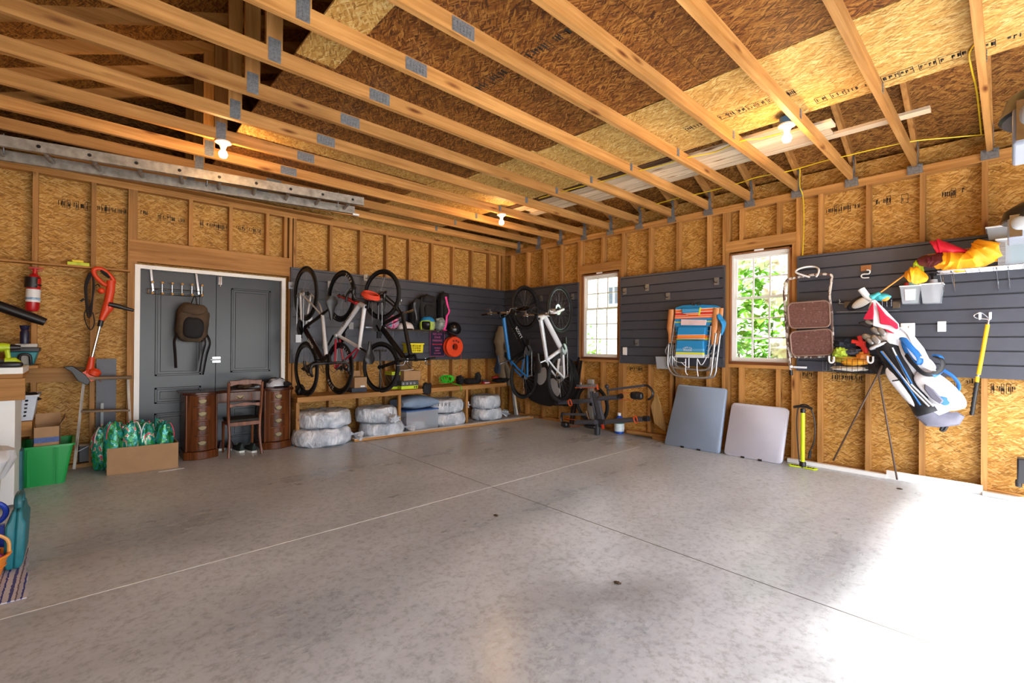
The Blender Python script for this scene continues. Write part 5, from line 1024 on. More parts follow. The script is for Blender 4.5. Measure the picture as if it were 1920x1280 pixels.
# things on the shelf
def boxthing(name, px0, px1, pyt, y0, y1, z0, m_, label, cat, parts=True):
    a = B(px0, 700, y0); b = B(px1, 700, y0); z1 = B((px0+px1)/2, pyt, y0).z; g = G(); g.box(a.x, b.x, y0, y1, z0, z1); return g.done(name, m_, label=label, cat=cat, bevel=.003), a.x, b.x, z1
softlump('gear_bundle', V((B(553, 750, -.2).x+.06, -.2, bz)), (.05, .06, .065), BLACK, 'black lump of gear at the left end of the shelf below the first bicycle', 'gear', 3, .4)
o, xa, xb_, zz = boxthing('shoe_box', 660, 688, 727, -.34, -.12, bz, mat('navy_card', '232c3e', .6), 'dark navy box on the shelf under the small cardboard box', 'box')
o, xa, xb_, zz2 = boxthing('small_carton', 665, 688, 707, -.34, -.14, zz+.001, CARD, 'small cardboard box stacked on the navy box on the shelf', 'cardboard box')
g = G(); g.box(xb_-.09, xb_-.03, -.345, -.341, zz+.01, zz+.03); g.done('shipping_label', WHITEP, o); g = G(); g.hexa([V((xa-.03, -.30, zz2)), V((xa, -.30, zz2)), V((xa, -.16, zz2)), V((xa-.03, -.16, zz2))], [V((xa-.06, -.31, zz2+.05)), V((xa-.055, -.31, zz2+.053)), V((xa-.055, -.15, zz2+.053)), V((xa-.06, -.15, zz2+.05))]); g.bar(V(((xa+xb_)/2, -.14, zz2)), V(((xa+xb_)/2, -.12, zz2+.075)), xb_-xa, .004, V((0, 1, 0))); g.done('flap', CARD, o)
o, xa, xb_, zz = boxthing('lime_box', 753, 784, 723, -.38, -.10, bz, mat('lime_card', 'c6e01e', .5), 'flat lime green box on the shelf, lowest of its stack', 'box')
g = G(); g.box(xb_-.07, xb_-.045, -.382, -.3805, bz+.015, bz+.035); g.box(xb_-.035, xb_-.015, -.382, -.3805, bz+.012, bz+.038); g.done('icon_print', INKK, o)
o, xa, xb_, zz3 = boxthing('grey_box', 753, 785, 714, -.38, -.10, zz+.001, mat('grey_card', '45484c', .5), 'flat dark grey printed box on top of the lime box on the shelf', 'box')
for k in range(4): 
    g = G(); cx = xa+.03+k*.06; g.torus(V((cx, -.3815, (zz+zz3)/2)), (0, 1, 0), .012, .002, 14, 5); g.done('icon_print', WHITEP, o)
g = G(); t = .004; x0, x1 = B(757, 700, -.36).x, B(789, 700, -.36).x; zt6 = B(770, 695, -.36).z
oc = thing('open_carton', ((x0+x1)/2, -.25, zz3), 'open cardboard box with raised flaps stacked on the grey and lime boxes', 'cardboard box')
for q in ((x0, x1, -.36, -.356), (x0, x1, -.12, -.116), (x0, x0+t, -.36, -.116), (x1-t, x1, -.36, -.116)): g.box(*q, zz3+.001, zt6)
g.box(x0, x1, -.36, -.116, zz3+.001, zz3+.005); g.done('body', CARD, oc, smooth=False)
g = G(); g.hexa([V((x0, -.118, zt6)), V((x1, -.118, zt6)), V((x1, -.114, zt6)), V((x0, -.114, zt6))], [V((x0-.02, -.07, zt6+.13)), V((x1+.03, -.07, zt6+.13)), V((x1+.03, -.066, zt6+.13)), V((x0-.02, -.066, zt6+.13))]); g.done('flap', mat('cardboard_inside', '6e5538', .85), oc, smooth=False)
g = G(); g.bar(V((x0+.02, -.28, zt6+.005)), V((x1-.06, -.2, zt6+.012)), .07, .008); g.done('magazine', WHITEP, label='white paper sticking out of the open cardboard box on the shelf', cat='paper')
x0, x1 = B(731, 700, -.20).x, B(752, 700, -.20).x; zt7 = B(745, 696, -.2).z
g = G(); g.mi(0).box(x0, x1, -.26, -.06, bz, zt7-.05); g.mi(1).box(x0-.004, x1+.004, -.264, -.056, zt7-.05, zt7); g.mi(1).box(x0-.003, x1+.003, -.263, -.057, bz+.0, bz+.035); g.done('power_tool_case', [BLACK, LIME], label='black and lime power tool box on the shelf behind the mountain bicycle wheel', cat='tool box', bevel=.004)
x = B(713, 700, -.36).x; pb = thing('black_pump', (x, -.36, bz), 'black floor pump standing on the shelf in front of the mountain bicycle wheel', 'pump'); zt8 = B(713, 657, -.36).z
g = G(); g.cyl(V((x, -.36, bz+.02)), V((x, -.36, zt8)), .013, n=14); g.lathe([(.02, .02), (.024, .04), (.018, .07)], V((x, -.36, bz))); g.done('barrel', BLACK, pb); g = G(); g.box(x-.07, x+.07, -.40, -.32, bz, bz+.02); g.done('foot_plate', BLACK, pb, bevel=.006); g = G(); g.cyl(V((x-.09, -.36, zt8)), V((x+.09, -.36, zt8)), .012, n=12); g.done('handle', BLACK, pb)
q = B(802, 735, -.5); g = G(); g.ell(V((q.x, -.47, bz-.0)), (.07, .05, .085), amp=.35, seed=2, nu=20, nv=12, p=.8); g.tube(catmull([V((q.x+.05, -.5, bz+.05)), V((q.x+.07, -.46, bz+.07)), V((q.x+.04, -.42, bz+.04))], 4), .01, 6); g.done('beanie', GLV, label='black knit hat hanging over the front edge of the shelf', cat='hat')
# green rope bundle
GR = mat('neon_green_rope', '35c828', .6); q = B(838, 722, -.24); g = G(); rnd = random.Random(4)
for k in range(16):
    a0 = rnd.random()*PI; c_ = V((q.x+(rnd.random()-.5)*.06, -.24, bz+.10)); R3 = Matrix.Rotation(a0, 3, 'Z') @ Matrix.Rotation(.7+rnd.random()*.8, 3, 'X')
    g.tube([c_+R3 @ V(((.085+.03*rnd.random())*math.cos(2*PI*i/20), (.05+.015*rnd.random())*math.sin(2*PI*i/20), .006*math.sin(6*PI*i/20))) for i in range(20)], .006, 6, closed=True)
g.tube(catmull([V((q.x+.06, -.3, bz+.03)), V((q.x+.1, -.44, bz+.012)), V((q.x+.09, -.49, bz-.02)), V((q.x+.092, -.49, bz-.07))], 5), .006, 6); g.done('rope_bundle', GR, label='coiled bundle of neon green rope on the shelf', cat='rope')
for k, (px, rad, lab) in enumerate([(862, (.05, .07, .07), 'black glove propped up left in the dark pile on the shelf'), (880, (.12, .10, .045), 'black jacket heaped on the shelf right of the green rope'), (893, (.05, .05, .085), 'round black cap on top of the dark pile on the shelf'), (935, (.16, .09, .035), 'flat black bag at the right end of the shelf')]):
    q = B(px, 715, -.22); softlump('dark_clothes', V((q.x, -.22-.02*k, bz)), rad, GLV, lab, 'clothes', k+2, .5, 2)
q = B(912, 716, -.40); o = G(); o.box(q.x-.075, q.x+.075, -.42, -.36, bz+.002, bz+.035); o = o.done('red_box', REDP, label='small red box near the right end of the shelf', cat='box', bevel=.006); g = G(); g.box(q.x-.05, q.x+.05, -.4225, -.4205, bz+.010, bz+.026); g.done('label_sheet', WHITEP, o); g = G(); g.box(q.x-.06, q.x+.05, -.40, -.34, bz+.0355, bz+.06); g.done('grey_pouch', DGREY, label='dark pouch on top of the small red box on the shelf', cat='pouch', bevel=.008)
q = B(928, 706, -.3); softlump('red_glove', V((q.x, -.3, bz+.07)), (.06, .04, .018), REDP, 'red glove on top of the flat black bag on the shelf', 'glove', 5, .5)

# ================================================================ BACK SLATWALL ITEMS
yw = -.036; sz = B(780, 618, -.30).z; sx0, sx1 = B(690, 618, -.3).x, B(838, 618, -.3).x
ws = thing('wire_shelf', ((sx0+sx1)/2, -.17, sz), 'chrome wire shelf on the back slatwall carrying the helmets', 'wire shelf'); g = G()
for i in range(11): g.cyl(V((sx0, -.30+.026*i, sz)), V((sx1, -.30+.026*i, sz)), .0022, n=5)
for i in range(9): x = sx0+(sx1-sx0)*i/8; g.cyl(V((x, -.305, sz-.003)), V((x, yw, sz-.003)), .0028, n=5)
g.cyl(V((sx0, -.305, sz-.003)), V((sx1, -.305, sz-.003)), .0045, n=6); g.cyl(V((sx0, -.305, sz-.028)), V((sx1, -.305, sz-.028)), .003, n=6); g.done('wire_deck', CHROME, ws)
for u in (.32, .40, .72, .80): x = sx0+(sx1-sx0)*u; g = G(); g.tube([V((x, -.29, sz-.005)), V((x, -.045, sz-.11)), V((x, -.04, sz)),], .003, 6); g.done('shelf_bracket', CHROME, ws)
sz += .004
PNK = NT('pink_floral'); n0 = PNK.n('TexNoise', iScale=22.0, iDetail=2.0); PNK.l(PNK.coords(), n0.inputs[0]); PNK.l(PNK.ramp(n0.outputs[0], [(.4, lin('d01c78')), (.5, lin('e8b0cc')), (.56, lin('e06098')), (.64, lin('46b8c0'))]), PNK.b.inputs['Base Color']); PNK = PNK.m
q = B(735, 612, -.2); rt = thing('ski_helmet', (q.x, -.2, sz), 'pink floral patterned helmet on the wire shelf behind the black mountain bicycle', 'helmet'); g = G(); g.ell(V((q.x, -.2, sz+.10)), (.10, .11, .10), nu=24, nv=14, amp=.1); g.done('shell', PNK, rt); g = G(); g.tube(catmull([V((q.x-.11, -.28, sz+.05)), V((q.x, -.325, sz+.10)), V((q.x+.11, -.28, sz+.15))], 5), .015, 6, flat=.4); g.done('strap', BLACK, rt)
q = B(760, 614, -.2); helmet(V((q.x, -.2, sz)), .11, mat('white_red_helmet', 'd4cfd2', .3), HR, 'white bicycle helmet with dark vents on the wire shelf', ang=PI)
q = B(801, 612, -.22); r_ = .115; hs_ = thing('ski_helmet', (q.x, -.22, sz), 'blue and lime full-cover ski helmet with an open face on the wire shelf', 'helmet')
BLH = mat('sky_blue_shell', '2a86c8', .35); LMH = NT('lime_doodle'); n0 = LMH.n('TexNoise', iScale=30.0, iDetail=3.0, iDistortion=2.0); LMH.l(LMH.coords(), n0.inputs[0]); LMH.l(LMH.ramp(n0.outputs[0], [(.44, lin('a8c83a')), (.48, lin('2a4a4a')), (.52, lin('e2e8d0')), (.56, lin('a8c83a'))]), LMH.b.inputs['Base Color']); LMH = LMH.m
g = G(); g.ell(V((q.x, -.22, sz+r_*.92)), (r_*1.02, r_*1.05, r_*.95), zmin=.18, nu=28, nv=8); g.done('crown', BLH, hs_)
g = G(); n = 26; rs = []
for (rr_, z) in ((.86, 0), (1.0, .25), (1.05, .65), (1.03, 1.08), (.96, 1.08), (.92, .6), (.80, .05)):
    rs.append([V((q.x+r_*rr_*math.cos(t), -.22+r_*rr_*math.sin(t), sz+r_*z)) for t in [math.radians(-100)+math.radians(290)*j/(n-1) for j in range(n)]])
g.rings(rs, closed_ring=False, cap=False, loop=True); g.done('ear_shell', LMH, hs_)
g = G(); f = [V((q.x+r_*1.04*math.cos(t), -.22+r_*1.06*math.sin(t), sz+r_*z)) for t, z in ((math.radians(-100), .03), (math.radians(-97), .5), (math.radians(-102), 1.08), (math.radians(-135), 1.16), (math.radians(-168), 1.08), (math.radians(-172), .5), (math.radians(-168), .03))]; g.tube(catmull(f, 4), .007, 6); g.done('edge_trim', mat('lime_trim', 'b8d838', .4), hs_)
g = G(); g.ell(V((q.x, -.22, sz+r_*.75)), (r_*.88, r_*.88, r_*.72), nu=18, nv=10); g.done('padding', BLACK, hs_)
backpack('backpack', B(800, 578, -.16), .30, .40, .18, GLV, BP2, 'large black backpack hanging over the wire shelf beside the ski helmet', strap=False)
backpack('shoulder_bag', B(776, 588, -.14), .13, .36, .14, BP2, BP2, 'narrow black bag with a silver zip left of the large black backpack', strap=False, cat='bag')
bb_ = B(831, 575, -.14); rt = backpack('sling_bag', bb_, .17, .44, .16, GLV, BP2, 'black bag with bright pink shoulder strap at the right end of the wire shelf', strap=False, cat='bag')
MAG = mat('hot_pink_strap', 'e83a92', .5); g = G(); g.tube(catmull([B(836, 556, -.24), B(840, 575, -.245), B(842, 584, -.245), B(838, 592, -.245), B(837, 605, -.245), B(833, 618, -.245)], 5), .019, 8, flat=.4, up=V((0, -1, 0))); g.bar(B(831, 619, -.245), B(837, 619, -.245), .02, .02); g.done('pink_strap', MAG, rt)
q = B(851, 617, -.20); g = G(); g.ell(q, (.12, .11, .12), nu=26, nv=14); o = g.done('skate_helmet', HR, label='round glossy black helmet hanging right of the pink strap, above the orange reel', cat='helmet'); g = G(); g.tube(catmull([q+V((-.11, -.03, -.05)), q+V((-.03, -.11, -.09)), q+V((.09, -.07, -.05))], 5), .006, 6); g.done('chin_strap', DGREY, o)
q = B(826, 612, -.2); softlump('grey_bag', V((q.x, -.18, sz)), (.07, .09, .09), mat('grey_clear_bag', '8a9494', .3, 0, .3, 30), 'grey plastic bag on the wire shelf between the ski helmet and the pink strap', 'bag', 4, .5)
q = B(700, 612, -.2); g = G(); g.prism([V((q.x-.16, -.3, sz)), V((q.x+.14, -.3, sz)), V((q.x+.10, -.08, sz)), V((q.x-.14, -.08, sz))], (0, 0, .02)); g.done('clear_cover', mat('clear_lilac', 'a8b2c8', .2), label='clear grey plastic cover on the left end of the wire shelf', cat='cover')
# parking sign
a = B(806, 619, -.05); b = B(834, 668, -.05); wd = b.x-a.x; ht_ = a.z-b.z; SGN = mat('sign_navy', '1c1836', .35); SGP = mat('sign_pink', 'c85a8a', .4); SGR = mat('sign_red', 'b81c38', .4)
c_ = V(((a.x+b.x)/2, -.048, (a.z+b.z)/2)); sg = thing('parking_sign', (c_.x, c_.y, b.z), 'navy and pink metal parking sign for baseball fans on the back slatwall', 'sign')
def rrect(c, w, h, r): 
    out = []
    for sx_, sz_, a0 in ((1, 1, 0), (-1, 1, PI/2), (-1, -1, PI), (1, -1, 1.5*PI)): out += [c+V((sx_*(w/2-r)+r*math.cos(a0+i*PI/10), 0, sz_*(h/2-r)+r*math.sin(a0+i*PI/10))) for i in range(6)]
    return out
g = G(); g.prism(rrect(c_, wd, ht_, .02), (0, .003, 0)); g.done('panel', SGN, sg, smooth=False)
g = G(); o1 = rrect(c_+V((0, -.001, 0)), wd-.014, ht_-.014, .016); g.tube(o1, .003, 4, closed=True); g.done('border', SGP, sg)
for s, z, sz_, m_ in (('RED SOX', .36, .046, SGP), ('FANS', .235, .046, SGP), ('PARKING', .11, .046, SGP), ('YANKEES', -.175, .030, SGP), ('FANS', -.27, .030, SGP), ('GO HOME', -.375, .030, SGP)): text(s, sz_, c_+V((0, -.0025, ht_*z)), (1, 0, 0), (0, 0, 1), m_, sg, sx=.95 if len(s) > 6 else 1.1)
g = G(); zc_ = -.03*ht_; w2 = wd*.36; g.prism([c_+V((x_, -.0015, zc_+z_)) for x_, z_ in ((-w2, 0), (-w2+.03, .016), (-w2+.03, .007), (w2-.03, .007), (w2-.03, .016), (w2, 0), (w2-.03, -.016), (w2-.03, -.007), (-w2+.03, -.007), (-w2+.03, -.016))], (0, -.002, 0)); g.done('arrow', SGR, sg, smooth=False)
# orange cord reel
q = B(850, 650, -.12); ORR = mat('reel_orange', 'e8481c', .45); cr_ = thing('cord_reel', q, 'bright orange round cord reel hanging right of the sign', 'cord reel')
g = G(); g.lathe([(.055, -.05), (.155, -.05), (.165, -.04), (.165, -.03), (.12, -.025), (.12, .03), (.165, .035), (.165, .05), (.055, .05)], q, (0, 1, 0), 36, cap=False); g.lathe([(.055, -.05), (.055, .05)], q, (0, 1, 0), 36, cap=False); g.done('spool', ORR, cr_)
g = G()
for k in range(5): g.torus(q+V((0, -.018+.01*k, 0)), (0, 1, 0), .128, .007, 36, 6)
g.tube(catmull([q+V((.13, -.02, -.02)), q+V((.12, -.05, -.2)), q+V((.09, -.04, -.38)), q+V((.06, -.05, -.52))], 6), .003, 6); g.done('wound_cord', ORR, cr_)
for t in (.9, 1.35, 1.9): g = G(); g.lathe([(.018, -.054), (.018, -.049)], q+V((.10*math.cos(t), 0, .10*math.sin(t))), (0, 1, 0), 12); g.done('socket', mat('dark_red_plastic', '7a1e10', .5), cr_)
# yellow basket
yb9 = -.19; a = B(765, 644, yb9); b = B(793, 661, yb9); ybk = thing('yellow_basket', ((a.x+b.x)/2, -.12, b.z), 'small yellow basket with round holes hooked on the back slatwall', 'basket')
basket(ybk, a.x, b.x, yb9, -.05, b.z, a.z, mat('bright_yellow_plastic', 'e8d81c', .4), 5, 3, .006, hole=.62); g = G()
for k in range(4): g.ell(V((a.x+.03+.035*k, -.11, a.z-.01)), (.022, .02, .018), amp=.4, seed=k)
g.done('small_parts', mat('purple_teal_mix', '4a2a6a', .6, 0, .8, 30), label='purple and teal odds and ends in the yellow basket', cat='small items', kind='stuff')
# hanging waders
KH = mat('khaki_fabric', '8a7e6c', .8, 0, .1, 8, .4, 25); yk = -.22
wd_ = thing('waders', B(940, 715, yk), 'khaki waders hanging in the corner behind the blue bicycle handlebar', 'waders')
def legt(pts, rad): 
    g = G(); p = catmull([B(x, y_, yk) for x, y_ in pts], 4); k = len(p); rr = [rad[min(len(rad)-1, int(i/(k-1)*(len(rad)-1)+.5))]*(1+.12*math.sin(i*1.9)) for i in range(k)]; g.tube(p, rr, 14, flat=.55); return g
legt([(940, 612), (936, 640), (938, 665), (940, 690), (943, 718)], [.07, .115, .10, .085, .08, .085]).done('torso_and_leg', KH, wd_)
legt([(944, 620), (950, 650), (948, 660)], [.05, .06, .045]).done('sleeve', KH, wd_); legt([(940, 670), (952, 695), (956, 722)], [.08, .075, .07]).done('leg', KH, wd_)
# big black bag with grey print behind the right-wall bicycles
xg = -.08; bg = thing('gear_bag', R(1025, 760, xg), 'big black bag with a grey leaf print hanging behind the white mountain bicycle', 'bag')
cg = R(1030, 712, xg); g = G(); g.ell(cg, (.045, .60, .41), p=.75, amp=.15, fr=8, seed=2, nu=30, nv=16); g.done('bag_body', GLV, bg)
g = G()
for (cy_, cz_, ry_, rz_, an) in ((.12, .05, .11, .17, .5), (-.14, -.10, .13, .16, -.5), (-.27, .10, .10, .15, .3)):
    M = Matrix.Rotation(an, 3, 'X'); g.ell(cg+V((-.040, cy_, cz_)), (.010, ry_, rz_), M, nu=18, nv=10)
g.done('leaf_print', mat('pale_grey_print', 'a2a6ae', .6), bg)
# planks leaning in the corner
LG = mat('light_grey_trim', '8e949e', .6); 
for k, (px, yb4, w, m_, pz_) in enumerate([(966, -.36, .03, LG, .62), (970, -.40, .035, WHITE, .50), (978, -.33, .10, mat('slate_board', '3c4658', .6), 1.0), (986, -.38, .10, mat('slate_board', '3c4658', .6), .72), (993, -.46, .03, LG, .62), (998, -.50, .03, LG, .60), (1003, -.52, .02, LG, .58)]):
    q = B(px, 785, yb4); g = G(); g.bar(V((q.x, yb4, .012)), V((q.x+.10, yb4+.22, pz_)), w, .014, V((0, 1, 0))); g.done('trim_plank', m_, label='%s plank leaning in the back corner, %s from the left' % ('slate' if w > .05 else 'pale grey', ORD[k]), cat='plank', group='planks leaning in the back corner')
for k, (py, z1) in enumerate(((R(1078, 740, -.06).y, 1.05), (R(1083, 740, -.06).y, 1.0))): g = G(); g.bar(V((-.10, py+.06, .02)), V((-.02, py-.04, z1)), .025, .025); g.done('dark_pole', BLACK, label='black pole leaning on the right wall below the first slatwall, %s of two' % ('left' if k == 0 else 'right'), cat='pole')

# ================================================================ RIGHT WALL
def stripes(name, stops, rough=.7, h=None):
    if h: stops = [(p*h, c) for p, c in stops]+[(h, 'ffffff')]
    t = NT(name); tc = t.n('TexCoord'); sp = t.n('SeparateXYZ'); t.l(tc.outputs['Object'], sp.inputs[0]); h = stops[-1][0]; dv = t.n('Math', operation='DIVIDE'); t.l(sp.outputs[2], dv.inputs[0]); dv.inputs[1].default_value = h
    o = t.ramp(dv.outputs[0], [(p/h if p < h else .999, lin(c)) for p, c in stops[:-1]])
    for l in t.t.nodes:
        if l.type == 'VALTORGB': l.color_ramp.interpolation = 'CONSTANT'
    t.l(o, t.b.inputs['Base Color']); t.b.inputs['Roughness'].default_value = rough; return t.m
AZ, OR_, RD, WT, YL = '1f86c4', 'ea6a22', 'd8361e', 'ece6e0', 'd8dc3a'
C = lambda x, y_, d: R(1240+x*.13284, 550+y_*.13281, d)
def folded_chair(dx, dpx, label, grp, full):
    """folded beach chair hanging by its top; dx = distance from the wall, dpx = shift in the picture frame"""
    K = lambda x, y_, d=0.0: C(x+dpx, y_, -dx+d)
    rt = thing('beach_chair', K(400, 1180), label, 'beach chair', grp)
    z0 = K(400, 920).z; 
    g = G(); g.prism([K(190, 900), K(600, 910), K(640, 700), K(650, 470), K(735, 380), K(765, 190), K(700, 165), K(480, 155), K(300, 165), K(200, 200), K(185, 380), K(210, 640)], (.02, 0, 0))
    g.done('canvas_back', stripes('beach_canvas%d' % dpx, [(0, 'dfe4ea'), (.06, AZ), (.33, 'c8cc3a'), (.37, OR_), (.42, AZ), (.66, 'b8c04a'), (.68, AZ), (.735, OR_), (.755, WT), (.765, OR_), (.79, WT), (.80, RD), (.85, WT), (.86, OR_), (.905, WT), (.915, AZ)], h=K(400, 155).z-K(400, 905).z), rt, bevel=.004)
    for x, s in ((135, 1), (760, -1)):
        a, b = (K(118, 700), K(137, 225)) if s > 0 else (K(720, 720), K(775, 205)); g = G(); m = a.lerp(b, .45)+V((0, .012*s if s > 0 else 0, 0)); g.tube([a, a.lerp(b, .25), m, b.lerp(a, .1), b], [.018, .024, .036, .036, .034], 8, flat=.45, up=V((1, 0, 0))); g.done('armrest', mat('beech_armrest', 'c8854e', .45), rt)
    g = G(); g.tube(catmull([K(105, 720), K(92, 900), K(100, 1040), K(185, 1150), K(400, 1180), K(640, 1185), K(700, 1120), K(720, 960), K(770, 560)], 6), .0125, 10); g.done('base_tube', ALU, rt)
    g = G(); g.tube(catmull([K(125, 880, .03), K(118, 980, .03), K(180, 1045, .03), K(400, 1070, .03), K(620, 1080, .03), K(690, 1010, .03), K(700, 900, .03)], 6), .011, 10)
    if full: g.tube(catmull([K(215, 900, .03), K(210, 1000, .03), K(250, 1050, .03)], 4), .009, 8)
    g.done('inner_tube', ALU, rt)
    g = G(); g.tube([K(190, 390, -.012), K(120, 870, -.012)], .008, 8); g.tube([K(700, 460, -.012), K(655, 900, -.012)], .008, 8)
    for i in range(6): y_ = 460+i*70; g.tube([K(185-(y_-390)*.14, y_, -.014), K(222, y_+2, -.014)], .005, 6); g.tube([K(697-(y_-460)*.09, y_, -.014), K(640, y_-4, -.014)], .005, 6)
    g.done('recline_rack', ALU, rt)
    g = G(); g.tube(catmull([K(110, 700), K(60, 800), K(70, 850), K(105, 855)], 4), .008, 8); g.tube(catmull([K(720, 700), K(660, 830), K(700, 850), K(745, 780)], 4), .008, 8); g.done('hinge_lever', mat('grey_lever', '8a8c92', .4, .5), rt)
    if not full: return rt
    g = G(); g.prism([K(285, 205, -.03), K(545, 205, -.03), K(530, 305, -.03), K(380, 312, -.03), K(290, 275, -.03)], (.03, 0, 0)); g.done('head_pillow', stripes('pillow_stripe', [(0, OR_), (.12, WT), (.16, OR_), (.30, WT), (.34, AZ), (.58, '9ad0e8'), (.62, AZ), (.76, '9ad0e8'), (.79, AZ)], h=K(400, 205).z-K(400, 312).z), rt, bevel=.008)
    g = G(); g.prism([K(542, 195, -.034), K(563, 200, -.034), K(540, 310, -.034), K(520, 305, -.034)], (.005, 0, 0)); g.done('pillow_edge', mat('neon_yellow_trim', 'd8e03a', .5), rt)
    g = G(); g.prism([K(235, 470, -.03), K(620, 478, -.03), K(600, 650, -.03), K(215, 640, -.03)], (.028, 0, 0)); g.done('upper_pouch', stripes('pouch_stripe', [(0, '8a8f98'), (.07, WT), (.10, OR_), (.20, 'eab02a'), (.25, OR_), (.34, WT), (.38, AZ)], h=K(400, 470).z-K(400, 650).z), rt, bevel=.006)
    g = G(); g.prism([K(215, 660, -.045), K(590, 665, -.045), K(595, 910, -.045), K(190, 905, -.045)], (.04, 0, 0)); o = g.done('lower_pouch', stripes('cooler_stripe', [(0, 'cfd8e0'), (.20, YL), (.32, AZ), (.40, '9ad0e8'), (.42, AZ), (.48, '9ad0e8'), (.50, AZ)], h=K(400, 660).z-K(400, 910).z), rt, bevel=.008)
    c_ = K(370, 790, -.048); text('POUCH', .03, c_+V((0, 0, -.012)), (0, -1, 0), (0, 0, 1), WHITEP, o)
    for k, ch_ in enumerate('COOLER'): t = (k-2.5)*.20; text(ch_, .026, c_+V((0, -.10*math.sin(t), .11*math.cos(t)-.085)), (0, -math.cos(t), -math.sin(t)), (0, -math.sin(t)*1.0, math.cos(t)), WHITEP, o)
    g = G(); g.prism([K(280, 365, -.02), K(630, 372, -.02), K(620, 450, -.02), K(275, 445, -.02)], (.018, 0, 0)); g.done('mesh_panel', mat('pinkish_mesh', 'dcc4c8', .7), rt)
    g = G()
    for pts in ([(155, 880), (215, 960), (330, 975), (345, 920)], [(280, 970), (360, 1040), (395, 1040)], [(640, 900), (590, 990), (555, 1005), (525, 950), (510, 920)], [(510, 920), (505, 1050), (520, 1170)], [(390, 910), (390, 1050)], [(345, 930), (345, 1100), (370, 1150)]):
        g.tube(catmull([K(x, y_, -.03) for x, y_ in pts], 4), .011, 6, flat=.3)
    g.done('carry_straps', WHITEP, rt); return rt
folded_chair(.09, 62, 'rear of two folded beach chairs, its frame showing right of the striped front one', 'folded beach chairs', False)
folded_chair(.16, 0, 'front folded beach chair with blue and orange striped canvas hanging between the windows', 'folded beach chairs', True)
g = G(); 
for x in (430, 455, 510, 540): g.tube(catmull([C(x-20, 165, -.10), C(x, 118, -.12), C(x+4, 140, -.17), C(x+8, 175, -.20)], 4), .006, 6)
g.done('double_hook', CHROME, label='white double hook holding the folded beach chairs on the slatwall', cat='wall hook')
q = C(850, 470, -.14); g = G(); g.tube(catmull([C(800, 280, -.14), C(835, 360, -.14), C(880, 440, -.14), C(850, 590, -.14)], 5), [.02, .03, .045, .05, .055, .055, .05, .055, .06, .055, .045, .04, .035, .03, .02, .01], 10, flat=.5); g.done('cloth_sack', mat('azure_fabric', AZ, .7, 0, .15, 9, .4, 20), label='bright blue cloth sack hanging right of the folded beach chairs', cat='cloth bag')
# clear bin left of the chairs
a, b = R(1229, 668, -.14), R(1251, 692, -.14); g = G(); 
def openbin(g, ya, yb, x0, x1, z0, z1, tp=.02, t=.004):
    def Q(u, v, w): return V((x0+(x1-x0)*w+(tp*.5*(1-v)*(1 if w < .5 else -1) if False else 0), (ya-tp*(1-v)) if u == 0 else (yb+tp*(1-v)), z0+(z1-z0)*v))
    for (y0_, y1_, s) in ((ya, ya, 1), (yb, yb, -1)):
        g.hexa([V((x0, y0_-s*tp, z0)), V((x1, y0_-s*tp, z0)), V((x1, y0_-s*(tp+t), z0)), V((x0, y0_-s*(tp+t), z0))], [V((x0, y0_, z1)), V((x1, y0_, z1)), V((x1, y0_-s*t, z1)), V((x0, y0_-s*t, z1))])
    for x in (x0, x1-t):
        g.hexa([V((x, ya-tp, z0)), V((x+t, ya-tp, z0)), V((x+t, yb+tp, z0)), V((x, yb+tp, z0))], [V((x, ya, z1)), V((x+t, ya, z1)), V((x+t, yb, z1)), V((x, yb, z1))])
    g.box(x0, x1, yb+tp, ya-tp, z0, z0+t)
openbin(g, a.y, b.y, -.14, -.037, b.z, a.z); g.done('wall_bin', CLR, label='small clear plastic bin hooked on the slatwall left of the beach chairs', cat='bin', smooth=False)
g = G(); g.ell(V((-.09, (a.y+b.y)/2, a.z-.012)), (.04, .05, .022), amp=.3, seed=1); g.done('black_pouch', BLACK, label='black pouch showing in the small clear bin by the beach chairs', cat='pouch')

# folding tables leaning against the studs
def slab(BL, BR, TR, TL, m_, name, label, cat, r=.05, th=.045, edge=None):
    cx = (BL+BR+TR+TL)/4; out = []; P4 = [BL, BR, TR, TL]
    for i in range(4):
        p, pr, nx = P4[i], P4[i-1], P4[(i+1) % 4]; d0 = (pr-p).normalized(); d1 = (nx-p).normalized()
        for k in range(6): t = k/5; a = p+d0*r*(1-t)**2+d1*r*t**2; out.append(a)
    n = (BR-BL).cross(TL-BL).normalized(); n = n if n.x > 0 else -n
    rt = thing(name, (BL+BR)/2, label, cat); g = G(); ins = lambda q, e: q+(cx-q).normalized()*e
    g.rings([[ins(q, .008) for q in out], [q+n*.006 for q in out], [q+n*(th-.004) for q in out], [ins(q, .006)+n*th for q in out]]); g.done('table_top', m_, rt, angle=60)
    g = G(); up = (TL-BL).normalized(); rg = (BR-BL).normalized(); W_ = (BR-BL).length; H_ = (TL-BL).length
    for u in (.2, .8): g.tube(catmull([BL+rg*W_*u+n*(th+.012)+up*.06, BL+rg*W_*u+n*(th+.012)+up*H_*.5, BL+rg*W_*u+n*(th+.012)+up*(H_-.07)], 2), .011, 8)
    g.tube([BL+rg*W_*.2+n*(th+.012)+up*.06, BL+rg*W_*.8+n*(th+.012)+up*.06], .011, 8); g.done('folded_legs', DGREY, rt)
    for u in (.32, .62): g = G(); g.bar(BL+rg*W_*u-n*.003+up*.004, BL+rg*W_*(u+.06)-n*.003+up*.004, .012, .02); g.done('clip', edge or BLACK, rt)
    return rt
BG = mat('blue_grey_table', '8b9cb4', .42, 0, .03, 4, .05, 300); LW = mat('lilac_white_table', 'c6c6d4', .42, 0, .03, 4, .05, 300)
